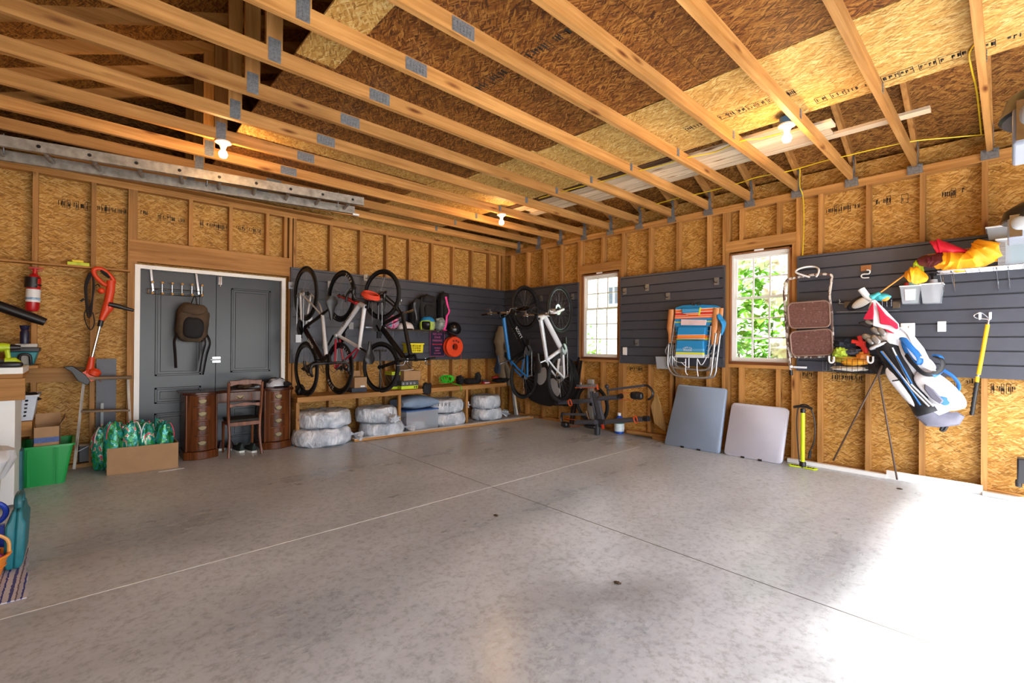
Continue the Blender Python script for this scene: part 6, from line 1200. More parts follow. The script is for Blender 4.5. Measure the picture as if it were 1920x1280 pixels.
slab(V((-.26, F(1258, 829).y, .004)), V((-.26, F(1353, 849).y+.0, .004)), R(1362, 728, -.085), R(1271, 720, -.085), BG, 'folding_table', 'blue-grey folded table leaning on the wall below the beach chairs', 'folding table', .035, .05)
slab(V((-.24, F(1361, 849).y-.01, .004)), V((-.24, F(1471, 868).y, .004)), R(1479, 765, -.10), R(1372, 754, -.10), LW, 'folding_table', 'lilac-white folded table leaning on the wall below the second window', 'folding table', .05, .045)
# floor pump
PY = mat('neon_pump', 'd4f01a', .35, 0, .03); q = F(1505, 876); x = q.x; y = q.y; zt_ = R(1505, 766, x).z
fp = thing('floor_pump', (x, y, 0), 'neon yellow bicycle floor pump standing on the floor beside the white table', 'floor pump')
g = G(); g.lathe([(.019, .03), (.019, zt_-.035)], V((x, y, 0)), n=16); g.done('barrel', PY, fp)
g = G(); n = 24; 
for s in (-1, 1): g.prism([V((x-.03, y+s*.01, .001)), V((x+.03, y+s*.01, .001)), V((x+.045, y+s*.11, .001)), V((x+.02, y+s*.13, .001)), V((x-.02, y+s*.13, .001)), V((x-.045, y+s*.11, .001))], (0, 0, .010))
g.done('foot_plate', PY, fp, bevel=.003)
g = G(); 
for s in (-1, 1):
    for i in range(3):
        for j in range(2): g.box(x-.02+j*.022, x-.004+j*.022, y+s*(.05+.022*i)-.007, y+s*(.05+.022*i)+.007, .0112, .0125)
g.lathe([(.03, .011), (.032, .045), (.024, .06)], V((x, y, 0)), n=16); g.done('grip_pads', BLACK, fp)
g = G(); g.lathe([(.024, zt_-.04), (.024, zt_), (.015, zt_+.005)], V((x, y, 0)), n=16); g.tube(catmull([V((x, y+.085, zt_+.008)), V((x, y+.03, zt_+.022)), V((x, y-.03, zt_+.022)), V((x, y-.085, zt_+.008))], 4), .014, 10); g.done('handle', BLACK, fp)
g = G(); g.tube(catmull([V((x, y+.03, .05)), V((x, y+.05, .3)), V((x, y+.055, zt_-.1)), V((x, y+.03, zt_+.03)), V((x+.01, y-.05, zt_+.03)), V((x+.01, y-.10, zt_-.10)), V((x+.01, y-.10, .30)), V((x+.01, y-.06, .17))], 6), .006, 8); g.tube([V((x+.01, y-.065, .18)), V((x+.01, y-.055, .10))], .014, 8); g.done('hose', BLACK, fp)

# hitch bike rack standing on the floor
RG = mat('rack_grey', '50525c', .38, .2, .08, 12); OS = mat('orange_strap', 'c8501e', .45); xr_ = -.42
Q = lambda x, y_, d=0: R(1030+x*.140625, 680+y_*.140625, xr_+d)
rk = thing('hitch_bike_rack', F(1120, 812), 'grey hitch bike rack with orange straps standing below the first window', 'bike rack')
def tu(name, pts, r, m_, **kw): g = G(); g.tube([Q(*p) for p in pts], r, kw.get('n', 12), flat=kw.get('flat', 1)); return g.done(name, m_, rk)
g = G(); g.bar(Q(610, 400), Q(700, 760), .075, .05, V((1, 0, 0))); g.bar(Q(560, 380), Q(620, 720), .03, .05, V((1, 0, 0))); g.done('spine', RG, rk, bevel=.004)
g = G(); g.tube([Q(640, 760), Q(640, 955)], [.05, .04], 12); g.lathe([(.06, -.03), (.06, .03)], Q(690, 800), (1, 0, 0), 20); g.bar(Q(640, 950), Q(640, 700), .06, .05, V((1, 0, 0))); g.done('hitch_joint', mat('dark_rack_casting', '2c2e36', .45), rk, bevel=.003)
tray = lambda nm, a, b, d: (lambda g: (g.tube([Q(*a, d), Q(*b, d)], .040, 14, flat=.8), g.done(nm, RG, rk))[1])(G())
t1 = tray('wheel_tray', (130, 530), (570, 500), -.02); t2 = tray('wheel_tray', (670, 475), (950, 455), -.02); t3 = tray('wheel_tray', (760, 785), (1270, 745), -.08); t4 = tray('wheel_tray', (360, 790), (620, 790), -.08)
for a, b, d in (((90, 530), (140, 530), -.02), ((1265, 745), (1325, 742), -.08), ((925, 455), (965, 440), -.02)): g = G(); g.tube([Q(*a, d), Q(*b, d)], .043, 14, flat=.8); g.done('end_cap', BLACK, rk)
for a, d in (((280, 530), -.02), ((1155, 755), -.08)): g = G(); g.torus(Q(*a, d), Q(a[0]+100, a[1]-8, d)-Q(*a, d), .044, .009, 20, 6); g.tube(catmull([Q(a[0]-40, a[1]-20, d-.05), Q(a[0], a[1]-35, d-.05), Q(a[0]+20, a[1]+20, d-.055)], 4), .008, 6); g.done('ratchet_strap', OS, rk)
g = G(); g.bar(Q(800, 360), Q(1270, 300), .03, .045, V((1, 0, 0))); g.done('hook_arm', RG, rk, bevel=.003); g = G(); g.tube(catmull([Q(1250, 300), Q(1320, 310), Q(1380, 390), Q(1370, 450), Q(1320, 490)], 5), .021, 10, flat=.6); g.done('arm_hook', BLACK, rk)
g = G(); g.tube([Q(770, 310), Q(790, 430)], .014, 10); g.ell(Q(768, 315), (.03, .03, .03)); g.done('arm_pivot', mat('dark_rack_casting', '2c2e36'), rk)
g = G(); g.bar(Q(370, 310), Q(640, 300), .04, .03, V((1, 0, 0))); g.tube([Q(420, 260), Q(420, 340)], .014, 8); g.tube([Q(590, 330), Q(605, 400)], .018, 8); g.done('top_clamp', CHROME, rk); g = G(); g.bar(Q(350, 330), Q(640, 322), .02, .02); g.tube([Q(630, 290), Q(650, 360)], .016, 8); g.done('orange_lever', OS, rk)
g = G(); g.bar(Q(160, 680), Q(500, 690), .03, .03, V((1, 0, 0))); g.done('lower_arm', RG, rk); g = G(); g.tube(catmull([Q(180, 665), Q(160, 720), Q(170, 800), Q(200, 850), Q(270, 850)], 5), .022, 10, flat=.6); g.done('arm_hook', BLACK, rk)
g = G(); g.tube([Q(500, 640), Q(530, 750)], .015, 8); g.done('pivot_pin', CHROME, rk)
for pts in ([(190, 740), (380, 765)], [(270, 850), (400, 845)], [(930, 400), (1110, 395)], [(940, 495), (1110, 495)]): g = G(); g.tube([Q(*p, -.03) for p in pts], .009, 6, flat=.5); g.done('rubber_strap', OS, rk)
g = G(); g.ell(Q(1150, 435, -.03), (.05, .07, .05), p=.7); g.ell(Q(1200, 440, -.03), (.04, .05, .05), p=.7); g.done('wheel_cradle', BLACK, rk); g = G(); g.ell(Q(210, 820, -.05), (.05, .06, .04), p=.7); g.done('wheel_cradle', BLACK, rk)
g = G(); g.ell(Q(545, 845, -.03), (.04, .10, .03), p=.7); g.done('release_lever', BLACK, rk); g = G(); g.bar(Q(705, 820, -.07), Q(720, 880, -.07), .03, .02, V((1, 0, 0))); g.done('release_tab', mat('red_orange_tab', 'c83a1e', .4), rk)
text('TOL', .05, Q(370, 518, -.061), Q(570, 500)-Q(130, 530), (0, 0, 1), INKK, t1)
q = R(1110, 757, -.13); wl = thing('spare_bicycle_wheel', (q.x, q.y, .02), 'spare bicycle wheel leaning on the wall behind the grey bike rack', 'wheel'); wheel(wl, q, V((1, .0, .12)).normalized(), .30, .04, .022, 'rim_and_hub', RIMB)
g = G(); a = R(1108, 711, -.02); g.box(-.045, -.005, a.y-.05, a.y+.045, .04, a.z)
for k in range(4): g.box(-.049, -.045, a.y-.04+.022*k, a.y-.03+.022*k, .04, a.z)
g.done('ribbed_panel', mat('ribbed_grey', 'a8a6a2', .6), label='ribbed pale grey panel standing on the wall behind the spare wheel', cat='panel', smooth=False)
# blue jug
q = F(1161, 812); jug = thing('detergent_jug', (q.x, q.y, 0), 'blue plastic jug with a white cap and label on the floor by the rack', 'jug'); JB = mat('jug_blue', '1d4fb0', .3); zt_ = R(1161, 774, q.x).z; 
g = G(); g.lathe([(.055, .0), (.066, .01), (.068, zt_*.60), (.05, zt_*.76), (.022, zt_*.86), (.022, zt_*.9)], V((q.x, q.y, 0)), n=24); g.done('body', JB, jug); g = G(); g.lathe([(.026, zt_*.88), (.026, zt_), (.02, zt_+.005)], V((q.x, q.y, 0)), n=16); g.done('cap', WHITEP, jug)
g = G(); g.lathe([(.0695, .035), (.0695, zt_*.52)], V((q.x, q.y, 0)), n=24, cap=False); g.done('label_sheet', mat('white_green_label', 'd8e4e8', .5, 0, .15, 30), jug); g = G(); g.lathe([(.0702, zt_*.50), (.0702, zt_*.60)], V((q.x, q.y, 0)), n=24, cap=False); g.done('green_band', mat('label_green', '2c7a5c', .5), jug)
g = G(); g.tube(catmull([V((q.x, q.y-.055, zt_*.6)), V((q.x, q.y-.07, zt_*.72)), V((q.x, q.y-.03, zt_*.84))], 4), .009, 8); g.done('handle', JB, jug)
# lumber scraps
PAL = wood('weathered_scrap', 'z', '8a683e', 'b5915c'); 
a = [R(x, y_, -.10) for x, y_ in ((1231, 738), (1220, 761), (1227, 793), (1245, 808), (1249, 811), (1240, 765))]; g = G(); g.prism(a, (.018, 0, 0)); g.done('plywood_scrap', PAL, label='angled plywood offcut standing against the wall by the grey table', cat='scrap wood', smooth=False)
g = G(); a, b = F(1175, 816), F(1256, 828); g.prism([V((a.x, a.y, .035)), V((b.x, b.y+.02, .035)), V((b.x+.10, b.y+.02, .035)), V((a.x+.14, a.y-.10, .035))], (0, 0, .035)); g.done('lumber_scrap', SPFY, label='wedge-cut lumber offcut lying on another scrap by the grey table', cat='scrap wood', smooth=False)
g = G(); g.box(b.x-.02, b.x+.12, b.y+.03, b.y+.24, .0, .034); g.done('lumber_scrap', SPFY, label='short lumber block on the floor underneath the wedge-cut offcut', cat='scrap wood', smooth=False)

# brown folding step stool hanging right of the second window
xs_ = -.16; S = lambda x, y_, d=0: R(1460+x*.16413, 490+y_*.16406, xs_+d)
STB = NT('chipped_brown_tube'); n0 = STB.n('TexNoise', iScale=38.0, iDetail=4.0); STB.l(STB.coords((1, 1, .5)), n0.inputs[0]); STB.l(STB.ramp(n0.outputs[0], [(.49, lin('5a4038')), (.53, lin('c8c0b8'))]), STB.b.inputs['Base Color']); STB.b.inputs['Roughness'].default_value = .5; STB = STB.m
STM = NT('brown_vinyl_tread'); n0 = STM.n('TexNoise', iScale=60.0, iDetail=3.0); STM.l(STM.coords(), n0.inputs[0]); STM.l(STM.ramp(n0.outputs[0], [(.4, lin('5c3a34')), (.68, lin('74504a')), (.74, lin('a89088'))]), STM.b.inputs['Base Color']); STM.b.inputs['Roughness'].default_value = .6; STM = STM.m
ss = thing('step_stool', S(350, 1270), 'brown two-step folding stool with chipped white tube frame hanging by the second window', 'step stool')
g = G(); g.tube(catmull([S(140, 1270), S(105, 960), S(85, 700), S(70, 480), S(65, 330), S(90, 225), S(140, 195), S(300, 165), S(480, 145), S(580, 150), S(605, 175), S(595, 260), S(580, 400), S(600, 560), S(612, 760), S(625, 1000), S(645, 1200)], 4), .0135, 10); g.done('tube_frame', STB, ss)
g = G(); g.tube(catmull([S(140, 960, .03), S(135, 1060, .03), S(160, 1088, .03), S(400, 1092, .03), S(600, 1080, .03)], 4), .011, 8); g.done('rear_tube', STB, ss)
for (x0, y0, x1, y1) in ((105, 470, 580, 755), (132, 795, 608, 1072)):
    out = []; r = 60; dy = -22
    for (cx_, cy_, a0) in ((x1-r, y0+r+dy, -PI/2), (x1-r+8, y1-r+dy*.3, 0), (x0+r+14, y1-r-dy*.3, PI/2), (x0+r, y0+r-dy*.2, PI)): out += [(cx_+r*math.cos(a0+i*PI/12), cy_+r*math.sin(a0+i*PI/12)) for i in range(7)]
    g = G(); g.prism([S(x, y_, -.03) for x, y_ in out], (.02, 0, 0)); st_p = g.done('step', STM, ss, bevel=.003)
    g = G(); g.tube([S(x, y_, -.032) for x, y_ in out], .008, 6, closed=True); g.done('step_rim', mat('rim_tan', '8a6e62', .5), st_p)
    g = G()
    for i in range(5): yy = y0+55+i*(y1-y0-90)/4; g.tube([S(x0+45, yy+8, -.032), S(x1-40, yy-8, -.032)], .0025, 5)
    g.done('tread_ribs', mat('rib_brown', '7a5a52', .6), st_p)
for p in ((140, 1190), (628, 1120)): g = G(); g.tube([S(*p), S(p[0]+3, p[1]+25)], .017, 10); g.done('frame_joint', WHITEP, ss)
g = G(); g.tube([S(140, 1240), S(142, 1300)], .017, 10); g.tube([S(648, 1190), S(655, 1250)], .017, 10); g.done('rubber_foot', BLACK, ss)
g = G(); g.tube(catmull([S(355, 180, -.06), S(205, 130, -.06), S(215, 95, -.03), S(300, 65, .0), S(400, 60, .04), S(455, 85, .0), S(455, 130, -.03), S(430, 175, -.06)], 5), .009, 8); g.done('large_hook', WHITEP, label='large white loop hook on the slatwall holding the brown step stool', cat='wall hook')
g = G(); p = R(1500, 692, -.05); g.box(-.06, -.036, p.y-.06, p.y+.06, p.z+.01, p.z+.03); g.done('shelf_clip', WHITEP, label='small white clip on the slatwall below the step stool', cat='clip')
for px, py, lab in ((1623, 507, 'double white S hook below a rust-brown bracket high on the right slatwall'),):
    q = R(px, py, -.036); rt = thing('wall_hook', q, lab, 'wall hook'); g = G(); g.box(-.05, -.036, q.y-.045, q.y+.035, q.z-.005, q.z+.05); g.done('bracket', mat('rust_brown_metal', '9a6234', .6), rt); g = G(); H = lambda x, y_: R(1540+x*.2266, 430+y_*.2266, -.06); g.tube(catmull([H(375, 335), H(400, 340), H(395, 365), H(345, 370), H(330, 385), H(345, 400), H(395, 398)], 5), .006, 8); g.done('hook_wire', WHITEP, rt)

# ---- golf bag group
xg_ = -.30; Z = lambda x, y_, d=0: R(1540+x*.26555, 560+y_*.26563, xg_+d)     # crop coordinates of the bag
gb = thing('golf_bag', Z(900, 900), 'white, black and blue golf stand bag hanging tilted on the right slatwall, full of clubs', 'golf bag')
WG = mat('bag_white', 'e4e4ea', .5, 0, .04, 6, .2, 20); KG = mat('bag_black', '17181e', .55, 0, .2, 8, .2, 20); BLG = mat('bag_blue', '1f6ab4', .5, 0, .08, 8, .2, 20); GG = mat('bag_grey', '6c6c7c', .5, 0, .1, 10, .2, 20)
g = G(); g.tube(catmull([Z(455, 300), Z(540, 440), Z(640, 610), Z(730, 740), Z(770, 800)], 4), [.105]+[.115]*4+[.12]*8+[.125]*3+[.12], 22, flat=.85); g.done('bag_tube', KG, gb)
g = G(); g.tube(catmull([Z(540, 210, .02), Z(600, 340, .02), Z(680, 500, .02), Z(780, 650, .02), Z(900, 790, .02)], 4), [.07, .08, .09, .1, .11]+[.12]*8+[.13]*3+[.11], 18, flat=.9); g.done('white_panel', WG, gb)
g = G(); g.tube([Z(735, 785), Z(790, 845), Z(850, 850), Z(950, 845), Z(985, 815)], [.09, .085, .07, .055, .03], 18); g.done('bag_base', GG, gb)
g = G(); g.ell(Z(590, 640, -.05), (.06, .05, .22), Matrix.Rotation(-.62, 3, 'X'), p=.8, amp=.1, nu=24, nv=14); g.done('side_pocket', WG, gb); g = G(); g.bar(Z(500, 580, -.13), Z(548, 572, -.13), .006, .012); g.done('pocket_zip', KG, gb)
g = G(); g.ell(Z(830, 640, -.10), (.07, .095, .20), Matrix.Rotation(-.72, 3, 'X'), p=.75, amp=.08, nu=26, nv=16); pk = g.done('ball_pocket', WG, gb)
g = G(); g.prism([Z(725, 600, -.195), Z(790, 640, -.20), Z(865, 720, -.195), Z(840, 745, -.19), Z(770, 700, -.19), Z(725, 640, -.19)], (.03, 0, 0)); g.done('grey_flash', GG, pk, bevel=.01)
g = G(); g.prism([Z(790, 682, -.195), Z(935, 700, -.16), Z(945, 715, -.15), Z(925, 745, -.15), Z(870, 755, -.18), Z(815, 725, -.19)], (.03, 0, 0)); g.done('blue_flash', BLG, pk, bevel=.01)
for pts in ([(430, 370), (640, 640), (760, 760)], [(500, 345), (620, 590), (790, 760)]): g = G(); g.tube([Z(x, y_, -.14) for x, y_ in pts], .011, 8); g.done('support_rod', CHROME, gb)
g = G(); g.tube([Z(420, 370, -.145), Z(560, 540, -.145), Z(700, 750, -.14)], .007, 6); g.tube([Z(530, 400, -.155), Z(640, 600, -.155)], .007, 6); g.done('blue_piping', BLG, gb)
# straps
g = G(); g.tube(catmull([Z(575, 280, -.12), Z(620, 330, -.16), Z(690, 410, -.18), Z(690, 455, -.18), Z(640, 430, -.16), Z(590, 350, -.12)], 4, True), .028, 8, flat=.5, closed=True); g.done('shoulder_pad', BLG, gb)
g = G(); g.tube(catmull([Z(800, 405, -.14), Z(850, 430, -.16), Z(852, 490, -.17), Z(800, 530, -.18), Z(720, 525, -.19), Z(640, 450, -.18), Z(600, 395, -.15)], 6), .026, 8, flat=.45); g.done('strap', KG, gb)
g = G(); g.tube(catmull([Z(790, 400, -.13), Z(840, 410, -.14), Z(856, 460, -.15), Z(845, 505, -.16), Z(790, 545, -.17)], 6), .030, 8, flat=.45); g.tube(catmull([Z(840, 490, -.13), Z(920, 540, -.12), Z(968, 600, -.10), Z(960, 650, -.10), Z(900, 640, -.12), Z(860, 600, -.13)], 6), .026, 8, flat=.5); g.done('blue_strap', BLG, gb)
g = G(); g.tube(catmull([Z(700, 410, -.19), Z(760, 430, -.2), Z(800, 480, -.2), Z(780, 500, -.2), Z(720, 470, -.2)], 5), .009, 6); g.tube(catmull([Z(560, 205, -.06), Z(610, 250, -.06), Z(650, 330, -.06), Z(700, 380, -.1)], 5), .014, 6, flat=.4); g.done('strap_webbing', WHITEP, gb)
text('G', .03, Z(557, 285, -.09), (0, -1, 0), (0, 0, 1), KG, gb)
for a, b in (((395, 540), (85, 1140)), ((405, 540), (535, 1275))):
    e = R(1540+b[0]*.26555, 560+b[1]*.26563, -.012 if b[0] < 100 else -.07); g = G(); g.tube([Z(430, 470, -.02), Z(*a, .0), e], .008, 8); g.done('stand_leg', mat('rusty_steel', '5e4c42', .5, .5), gb)
g = G(); g.tube(catmull([Z(875, 850, -.02), Z(860, 900, -.02), Z(845, 925, -.02), Z(870, 925, -.02), Z(890, 880, -.02), Z(880, 850, -.02)], 4), .012, 8); g.done('leg_clip', KG, gb)
g = G(); g.torus(Z(440, 320), Z(430, 280)-Z(540, 470), .10, .014, 28, 8); g.done('top_collar', WG, gb)
# clubs: each a thing of its own
IR = mat('club_steel', '9a948a', .3, .7, .15, 20); heads = [(340, 165, .030), (385, 225, .036), (430, 232, .038), (330, 272, .040), (345, 298, .032), (385, 290, .042), (425, 285, .038), (400, 315, .040)]
for k, (hx, hy, r) in enumerate(heads):
    rt = thing('golf_club', Z(hx, hy, -.05), 'steel iron club head sticking out of the golf bag, %s counted down from the top' % ORD[k], 'golf club', 'iron clubs in the golf bag')
    M = Matrix.Rotation(.5+.25*(k % 3), 3, 'X'); g = G(); g.ell(Z(hx, hy, -.06-.015*(k % 3)), (.016, r*1.25, r*.72), M, p=.8, nu=18, nv=10); g.done('club_head', IR, rt)
    g = G(); g.ell(Z(hx, hy, -.078-.015*(k % 3)), (.004, r*.95, r*.48), M, p=.8, nu=18, nv=8); g.done('club_face', ALU, rt)
    g = G(); g.tube([Z(hx+8, hy+5, -.05), Z(480+k*4, 340+k*5, .0)], .0055, 8); g.done('shaft', CHROME, rt)
g = G(); g.ell(Z(490, 275, -.06), (.05, .06, .09), Matrix.Rotation(-.4, 3, 'X'), amp=.2, nu=18, nv=12); g.done('club_cover', WG, label='white leather head cover at the mouth of the golf bag', cat='head cover')
g = G(); g.prism([Z(255, 165, -.06), Z(300, 160, -.06), Z(360, 175, -.06), Z(365, 205, -.06), Z(330, 205, -.06), Z(270, 185, -.06)], (.05, 0, 0)); g.done('driver_cover', mat('dark_cover', '1c1418', .6), label='dark pointed club cover poking out left of the towel', cat='head cover', bevel=.012)
dvr = thing('golf_driver', R(1625, 570, -.20), 'big black and white driver standing above the golf bag, white grip upwards', 'golf club'); N3 = lambda x, y_, d=0: R(1560+x*.14065, 520+y_*.14063, -.30+d)
g = G(); g.ell(N3(395, 325, .06), (.05, .13, .055), Matrix.Rotation(-.5, 3, 'X'), nu=20, nv=12); g.done('club_head', KG, dvr); g = G(); g.ell(N3(400, 330, .02), (.035, .09, .04), Matrix.Rotation(-.55, 3, 'X'), nu=20, nv=12); g.done('club_face', mat('pale_face', 'cfcac2', .4), dvr); g = G(); g.tube([N3(390, 155), N3(470, 260), N3(530, 305)], [.030, .028, .018], 12); g.done('hosel_cover', WHITEP, dvr)
# red and white towel
TR_ = mat('towel_red', 'd01c44', .85, 0, .06, 9, .3, 40); TW = mat('towel_white', 'e2dde6', .85, 0, .05, 9, .3, 40)
tw_ = thing('golf_towel', N3(640, 740), 'red and white towel draped over the golf clubs', 'towel')
for nm, m_, pts, d in (('white_cloth', TW, [(520, 300), (570, 290), (700, 420), (890, 620), (895, 680), (830, 745), (740, 700), (540, 640), (545, 480), (480, 420)], -.10), ('red_fold', TR_, [(545, 320), (555, 480), (545, 560), (480, 560), (410, 555), (440, 500), (490, 430)], -.125), ('red_fold', TR_, [(580, 325), (640, 400), (720, 500), (875, 620), (885, 680), (860, 695), (780, 640), (640, 620), (620, 470)], -.13), ('red_fold', TR_, [(690, 680), (830, 740), (820, 750), (740, 725)], -.125)):
    g = G(); c_ = [N3(x, y_, d+.02*math.sin(x*.03)) for x, y_ in pts]; g.prism(c_, (.022, 0, 0)); g.done(nm, m_, tw_, bevel=.008)
# strap rack under it
rt = thing('strap_rack', N3(500, 370, .2), 'wire rack with brown blocks and striped straps on the slatwall behind the towel', 'rack'); g = G(); g.tube([N3(60, 460, .24), N3(900, 440, .24)], .005, 6); g.tube(catmull([N3(95, 290, .22), N3(105, 320, .22), N3(160, 350, .23), N3(900, 335, .23)], 5), .005, 6); g.done('wire', STEEL, rt)
for x0, x1, m_ in ((160, 255, 'brown_block'), (805, 905, 'brown_block')): g = G(); g.prism([N3(x0, 320, .21), N3(x1, 320, .21), N3(x1, 400, .21), N3(x0, 410, .21)], (.04, 0, 0)); g.done('wood_block', mat('brown_block', '5a4a3a', .7), rt, bevel=.004)
for k in range(5): g = G(); x = 660+k*30; g.prism([N3(x, 290, .20), N3(x+17, 290, .20), N3(x+17, 385, .20), N3(x, 385, .20)], (.05, 0, 0)); g.done('strap', KG if k % 2 else GG, rt, bevel=.003)
# wire basket with gear
wbk = thing('wire_basket', R(1605, 700, -.3), 'black wire basket full of gloves and toys on the slatwall left of the golf bag', 'basket'); ya, yb_5 = R(1568, 665, -.28).y, R(1640, 690, -.28).y; zb_, zt9 = R(1600, 699, -.28).z, R(1600, 673, -.28).z; g = G()
for z in (zb_, (zb_+zt9)/2, zt9): g.tube([V((-.28, ya, z)), V((-.28, yb_5, z)), V((-.045, yb_5, z)), V((-.045, ya, z))], .0028, 5, closed=True)
for i in range(8): y_ = ya+(yb_5-ya)*i/7; g.tube([V((-.28, y_, zt9)), V((-.28, y_, zb_)), V((-.045, y_, zb_)), V((-.045, y_, zt9))], .002, 5)
g.done('wire_mesh', BLKM, wbk)
g = G(); ya4 = R(1543, 690, -.06).y
for i in range(4): y_ = ya4-.03*i; g.tube([V((-.06, y_, zb_+.10)), V((-.06, y_, zb_))], .002, 5)
g.tube([V((-.06, ya4, zb_)), V((-.06, ya, zb_))], .002, 5); g.done('side_wire', STEEL, wbk)
X3 = lambda x, y_, d: R(1560+x*.14065, 520+y_*.14063, d)
for k, (x, y_, rad, m_, lab, cat) in enumerate([
    (110, 1000, (.05, .06, .055), mat('lime_toy', 'a8c038', .6, 0, .4, 30), 'lime green stuffed toy in the wire basket', 'toy'), (150, 1090, (.05, .09, .03), mat('olive_yellow', 'b8aa3a', .7, 0, .2, 20), 'olive yellow cloth in the wire basket under the lime toy', 'cloth'),
    (300, 1115, (.06, .11, .04), mat('golden_orange_cloth', 'f0a42c', .7, 0, .2, 14), 'golden orange cloth pressed against the wire basket front', 'cloth'), (430, 1060, (.05, .06, .05), mat('orange_ball', 'e89038', .6, 0, .2, 14), 'orange glove in the right half of the wire basket', 'glove'),
    (220, 1215, (.06, .14, .022), mat('off_white_cloth', 'cfc8c0', .8), 'off-white cloth at the bottom of the wire basket', 'cloth'), (270, 985, (.07, .13, .04), mat('grey_white_print', '4a4c58', .7, 0, .7, 40), 'dark grey glove with white print in the wire basket', 'glove'),
    (180, 880, (.08, .10, .05), mat('black_blue_knit', '1a2232', .8, 0, .4, 30), 'black and blue knit bundle on top of the wire basket', 'clothes'), (330, 870, (.07, .10, .05), GLV, 'black glove heap at the back of the wire basket', 'glove')]):
    q = X3(x, y_, -.20 if k < 5 else -.15); g = G(); g.ell(q, rad, amp=.5, fr=9, seed=k+1, nu=20, nv=12); g.done('packed_item', m_, label=lab, cat=cat)
g = G(); c0_ = X3(380, 860, -.22)
for pts in ([(265, 850), (330, 860), (390, 880)], [(360, 780), (385, 850), (400, 900)], [(330, 880), (400, 910), (440, 980)], [(400, 900), (440, 950), (455, 1010)], [(420, 850), (420, 900), (430, 950)]): g.tube(catmull([X3(x, y_, -.23) for x, y_ in pts], 4), .019, 8)
g.done('red_glove', mat('bright_red_knit', 'd02a20', .7, 0, .2, 20), label='bright red and orange gloves sticking out of the wire basket', cat='glove')
g = G(); p = [Z(385, 400, .12), Z(370, 440, .12), Z(400, 500, .12), Z(395, 530, .12)]; g.tube(catmull(p, 4), [.05, .055, .06, .055, .05, .05, .055, .06, .055, .05, .045, .04, .03], 12); g.done('dark_netting', mat('dark_brown_net', '2a2220', .85, 0, .5, 60, .6, 60), label='dark brown netting hanging between the wire basket and golf bag', cat='netting')
for px in (1559, 1632): q = R(px, 675, -.30); g = G(); g.tube(catmull([q+V((0, .02, .04)), q+V((0, .018, -.01)), q+V((0, 0, -.025)), q+V((0, -.018, -.01)), q+V((0, -.02, .035))], 4), .008, 8); g.done('basket_hook', WHITEP, label='white J hook at the %s corner of the wire basket' % ('left' if px < 1600 else 'right'), cat='hook')

# wire shelf on the right with windsock and clear totes
yL, zS = R(1757, 512, -.36).y, R(1850, 500, -.36).z; ws2 = thing('wire_shelf', (-.2, -6.2, zS), 'long chrome wire shelf high on the right slatwall carrying the windsock and totes', 'wire shelf'); g = G()
for i in range(13): g.cyl(V((-.36+.026*i, yL, zS)), V((-.36+.026*i, -6.9, zS)), .0022, n=5)
for i in range(14): y_ = yL+(-6.9-yL)*i/13; g.cyl(V((-.365, y_, zS-.003)), V((-.036, y_, zS-.003)), .0028, n=5)
for z in (-.003, -.03): g.cyl(V((-.365, yL, zS+z)), V((-.365, -6.9, zS+z)), .004, n=6)
g.done('wire_deck', CHROME, ws2)
for px in (1762, 1783, 1868, 1890): y_ = R(px, 520, -.3).y; g = G(); g.tube([V((-.33, y_, zS-.005)), V((-.045, y_-.01, zS-.16)), V((-.04, y_, zS))], .0035, 6); g.done('shelf_bracket', CHROME, ws2)
U = lambda x, y_, d=0: R(1540+x*.2266, 430+y_*.2266, -.27+d)
wk = thing('windsock', U(1000, 330), 'orange and yellow nylon windsock with a maroon band lying along the right wire shelf', 'windsock')
YO = mat('windsock_yellow', 'f4a416', .5, 0, .12, 5, .6, 14); MR = mat('windsock_maroon', '5c1c28', .5, 0, .15, 6, .6, 14); RSK = mat('windsock_red', 'd01838', .5, 0, .08, 6, .6, 14); LGN = mat('windsock_green', 'a2b41e', .5, 0, .3, 20)
def sock(pts, rad, m_, nm, fl=.8):
    g = G(); p = catmull([U(*q) for q in pts], 5); k = len(p); rr = [(rad[int(i/(k-1)*(len(rad)-1))]*(1-((i/(k-1)*(len(rad)-1)) % 1))+rad[min(len(rad)-1, int(i/(k-1)*(len(rad)-1))+1)]*((i/(k-1)*(len(rad)-1)) % 1))*(1+.16*noise.noise(V((i*.9, len(pts), 2)))) for i in range(k)]; g.tube(p, rr, 16, flat=fl)
    for j, q_ in enumerate(g.v): g.v[j] = q_+V((1, 1, 1))*(.035*noise.noise(q_*9)+.02*noise.noise(q_*25))
    return g.done(nm, m_, wk)
sock([(985, 260), (1080, 262), (1180, 262), (1290, 225), (1370, 170), (1400, 110)], [.10, .105, .10, .11, .13, .10], YO, 'yellow_section')
sock([(830, 290), (900, 265), (985, 258)], [.055, .085, .10], MR, 'maroon_section'); sock([(690, 400), (740, 375), (820, 385), (870, 380)], [.05, .085, .08, .02], YO, 'tail'); sock([(775, 345), (800, 300), (850, 340)], [.02, .045, .03], LGN, 'green_section')
sock([(935, 160), (980, 150), (1080, 170), (1190, 175)], [.065, .07, .055, .02], RSK, 'red_section')
g = G(); g.tube([R(1651, 548, -.30), U(690, 375)], .006, 8); g.tube([U(690, 375), U(860, 215), U(1280, 150)], .005, 6); g.done('pole', mat('orange_pole', 'd8862a', .5), wk)
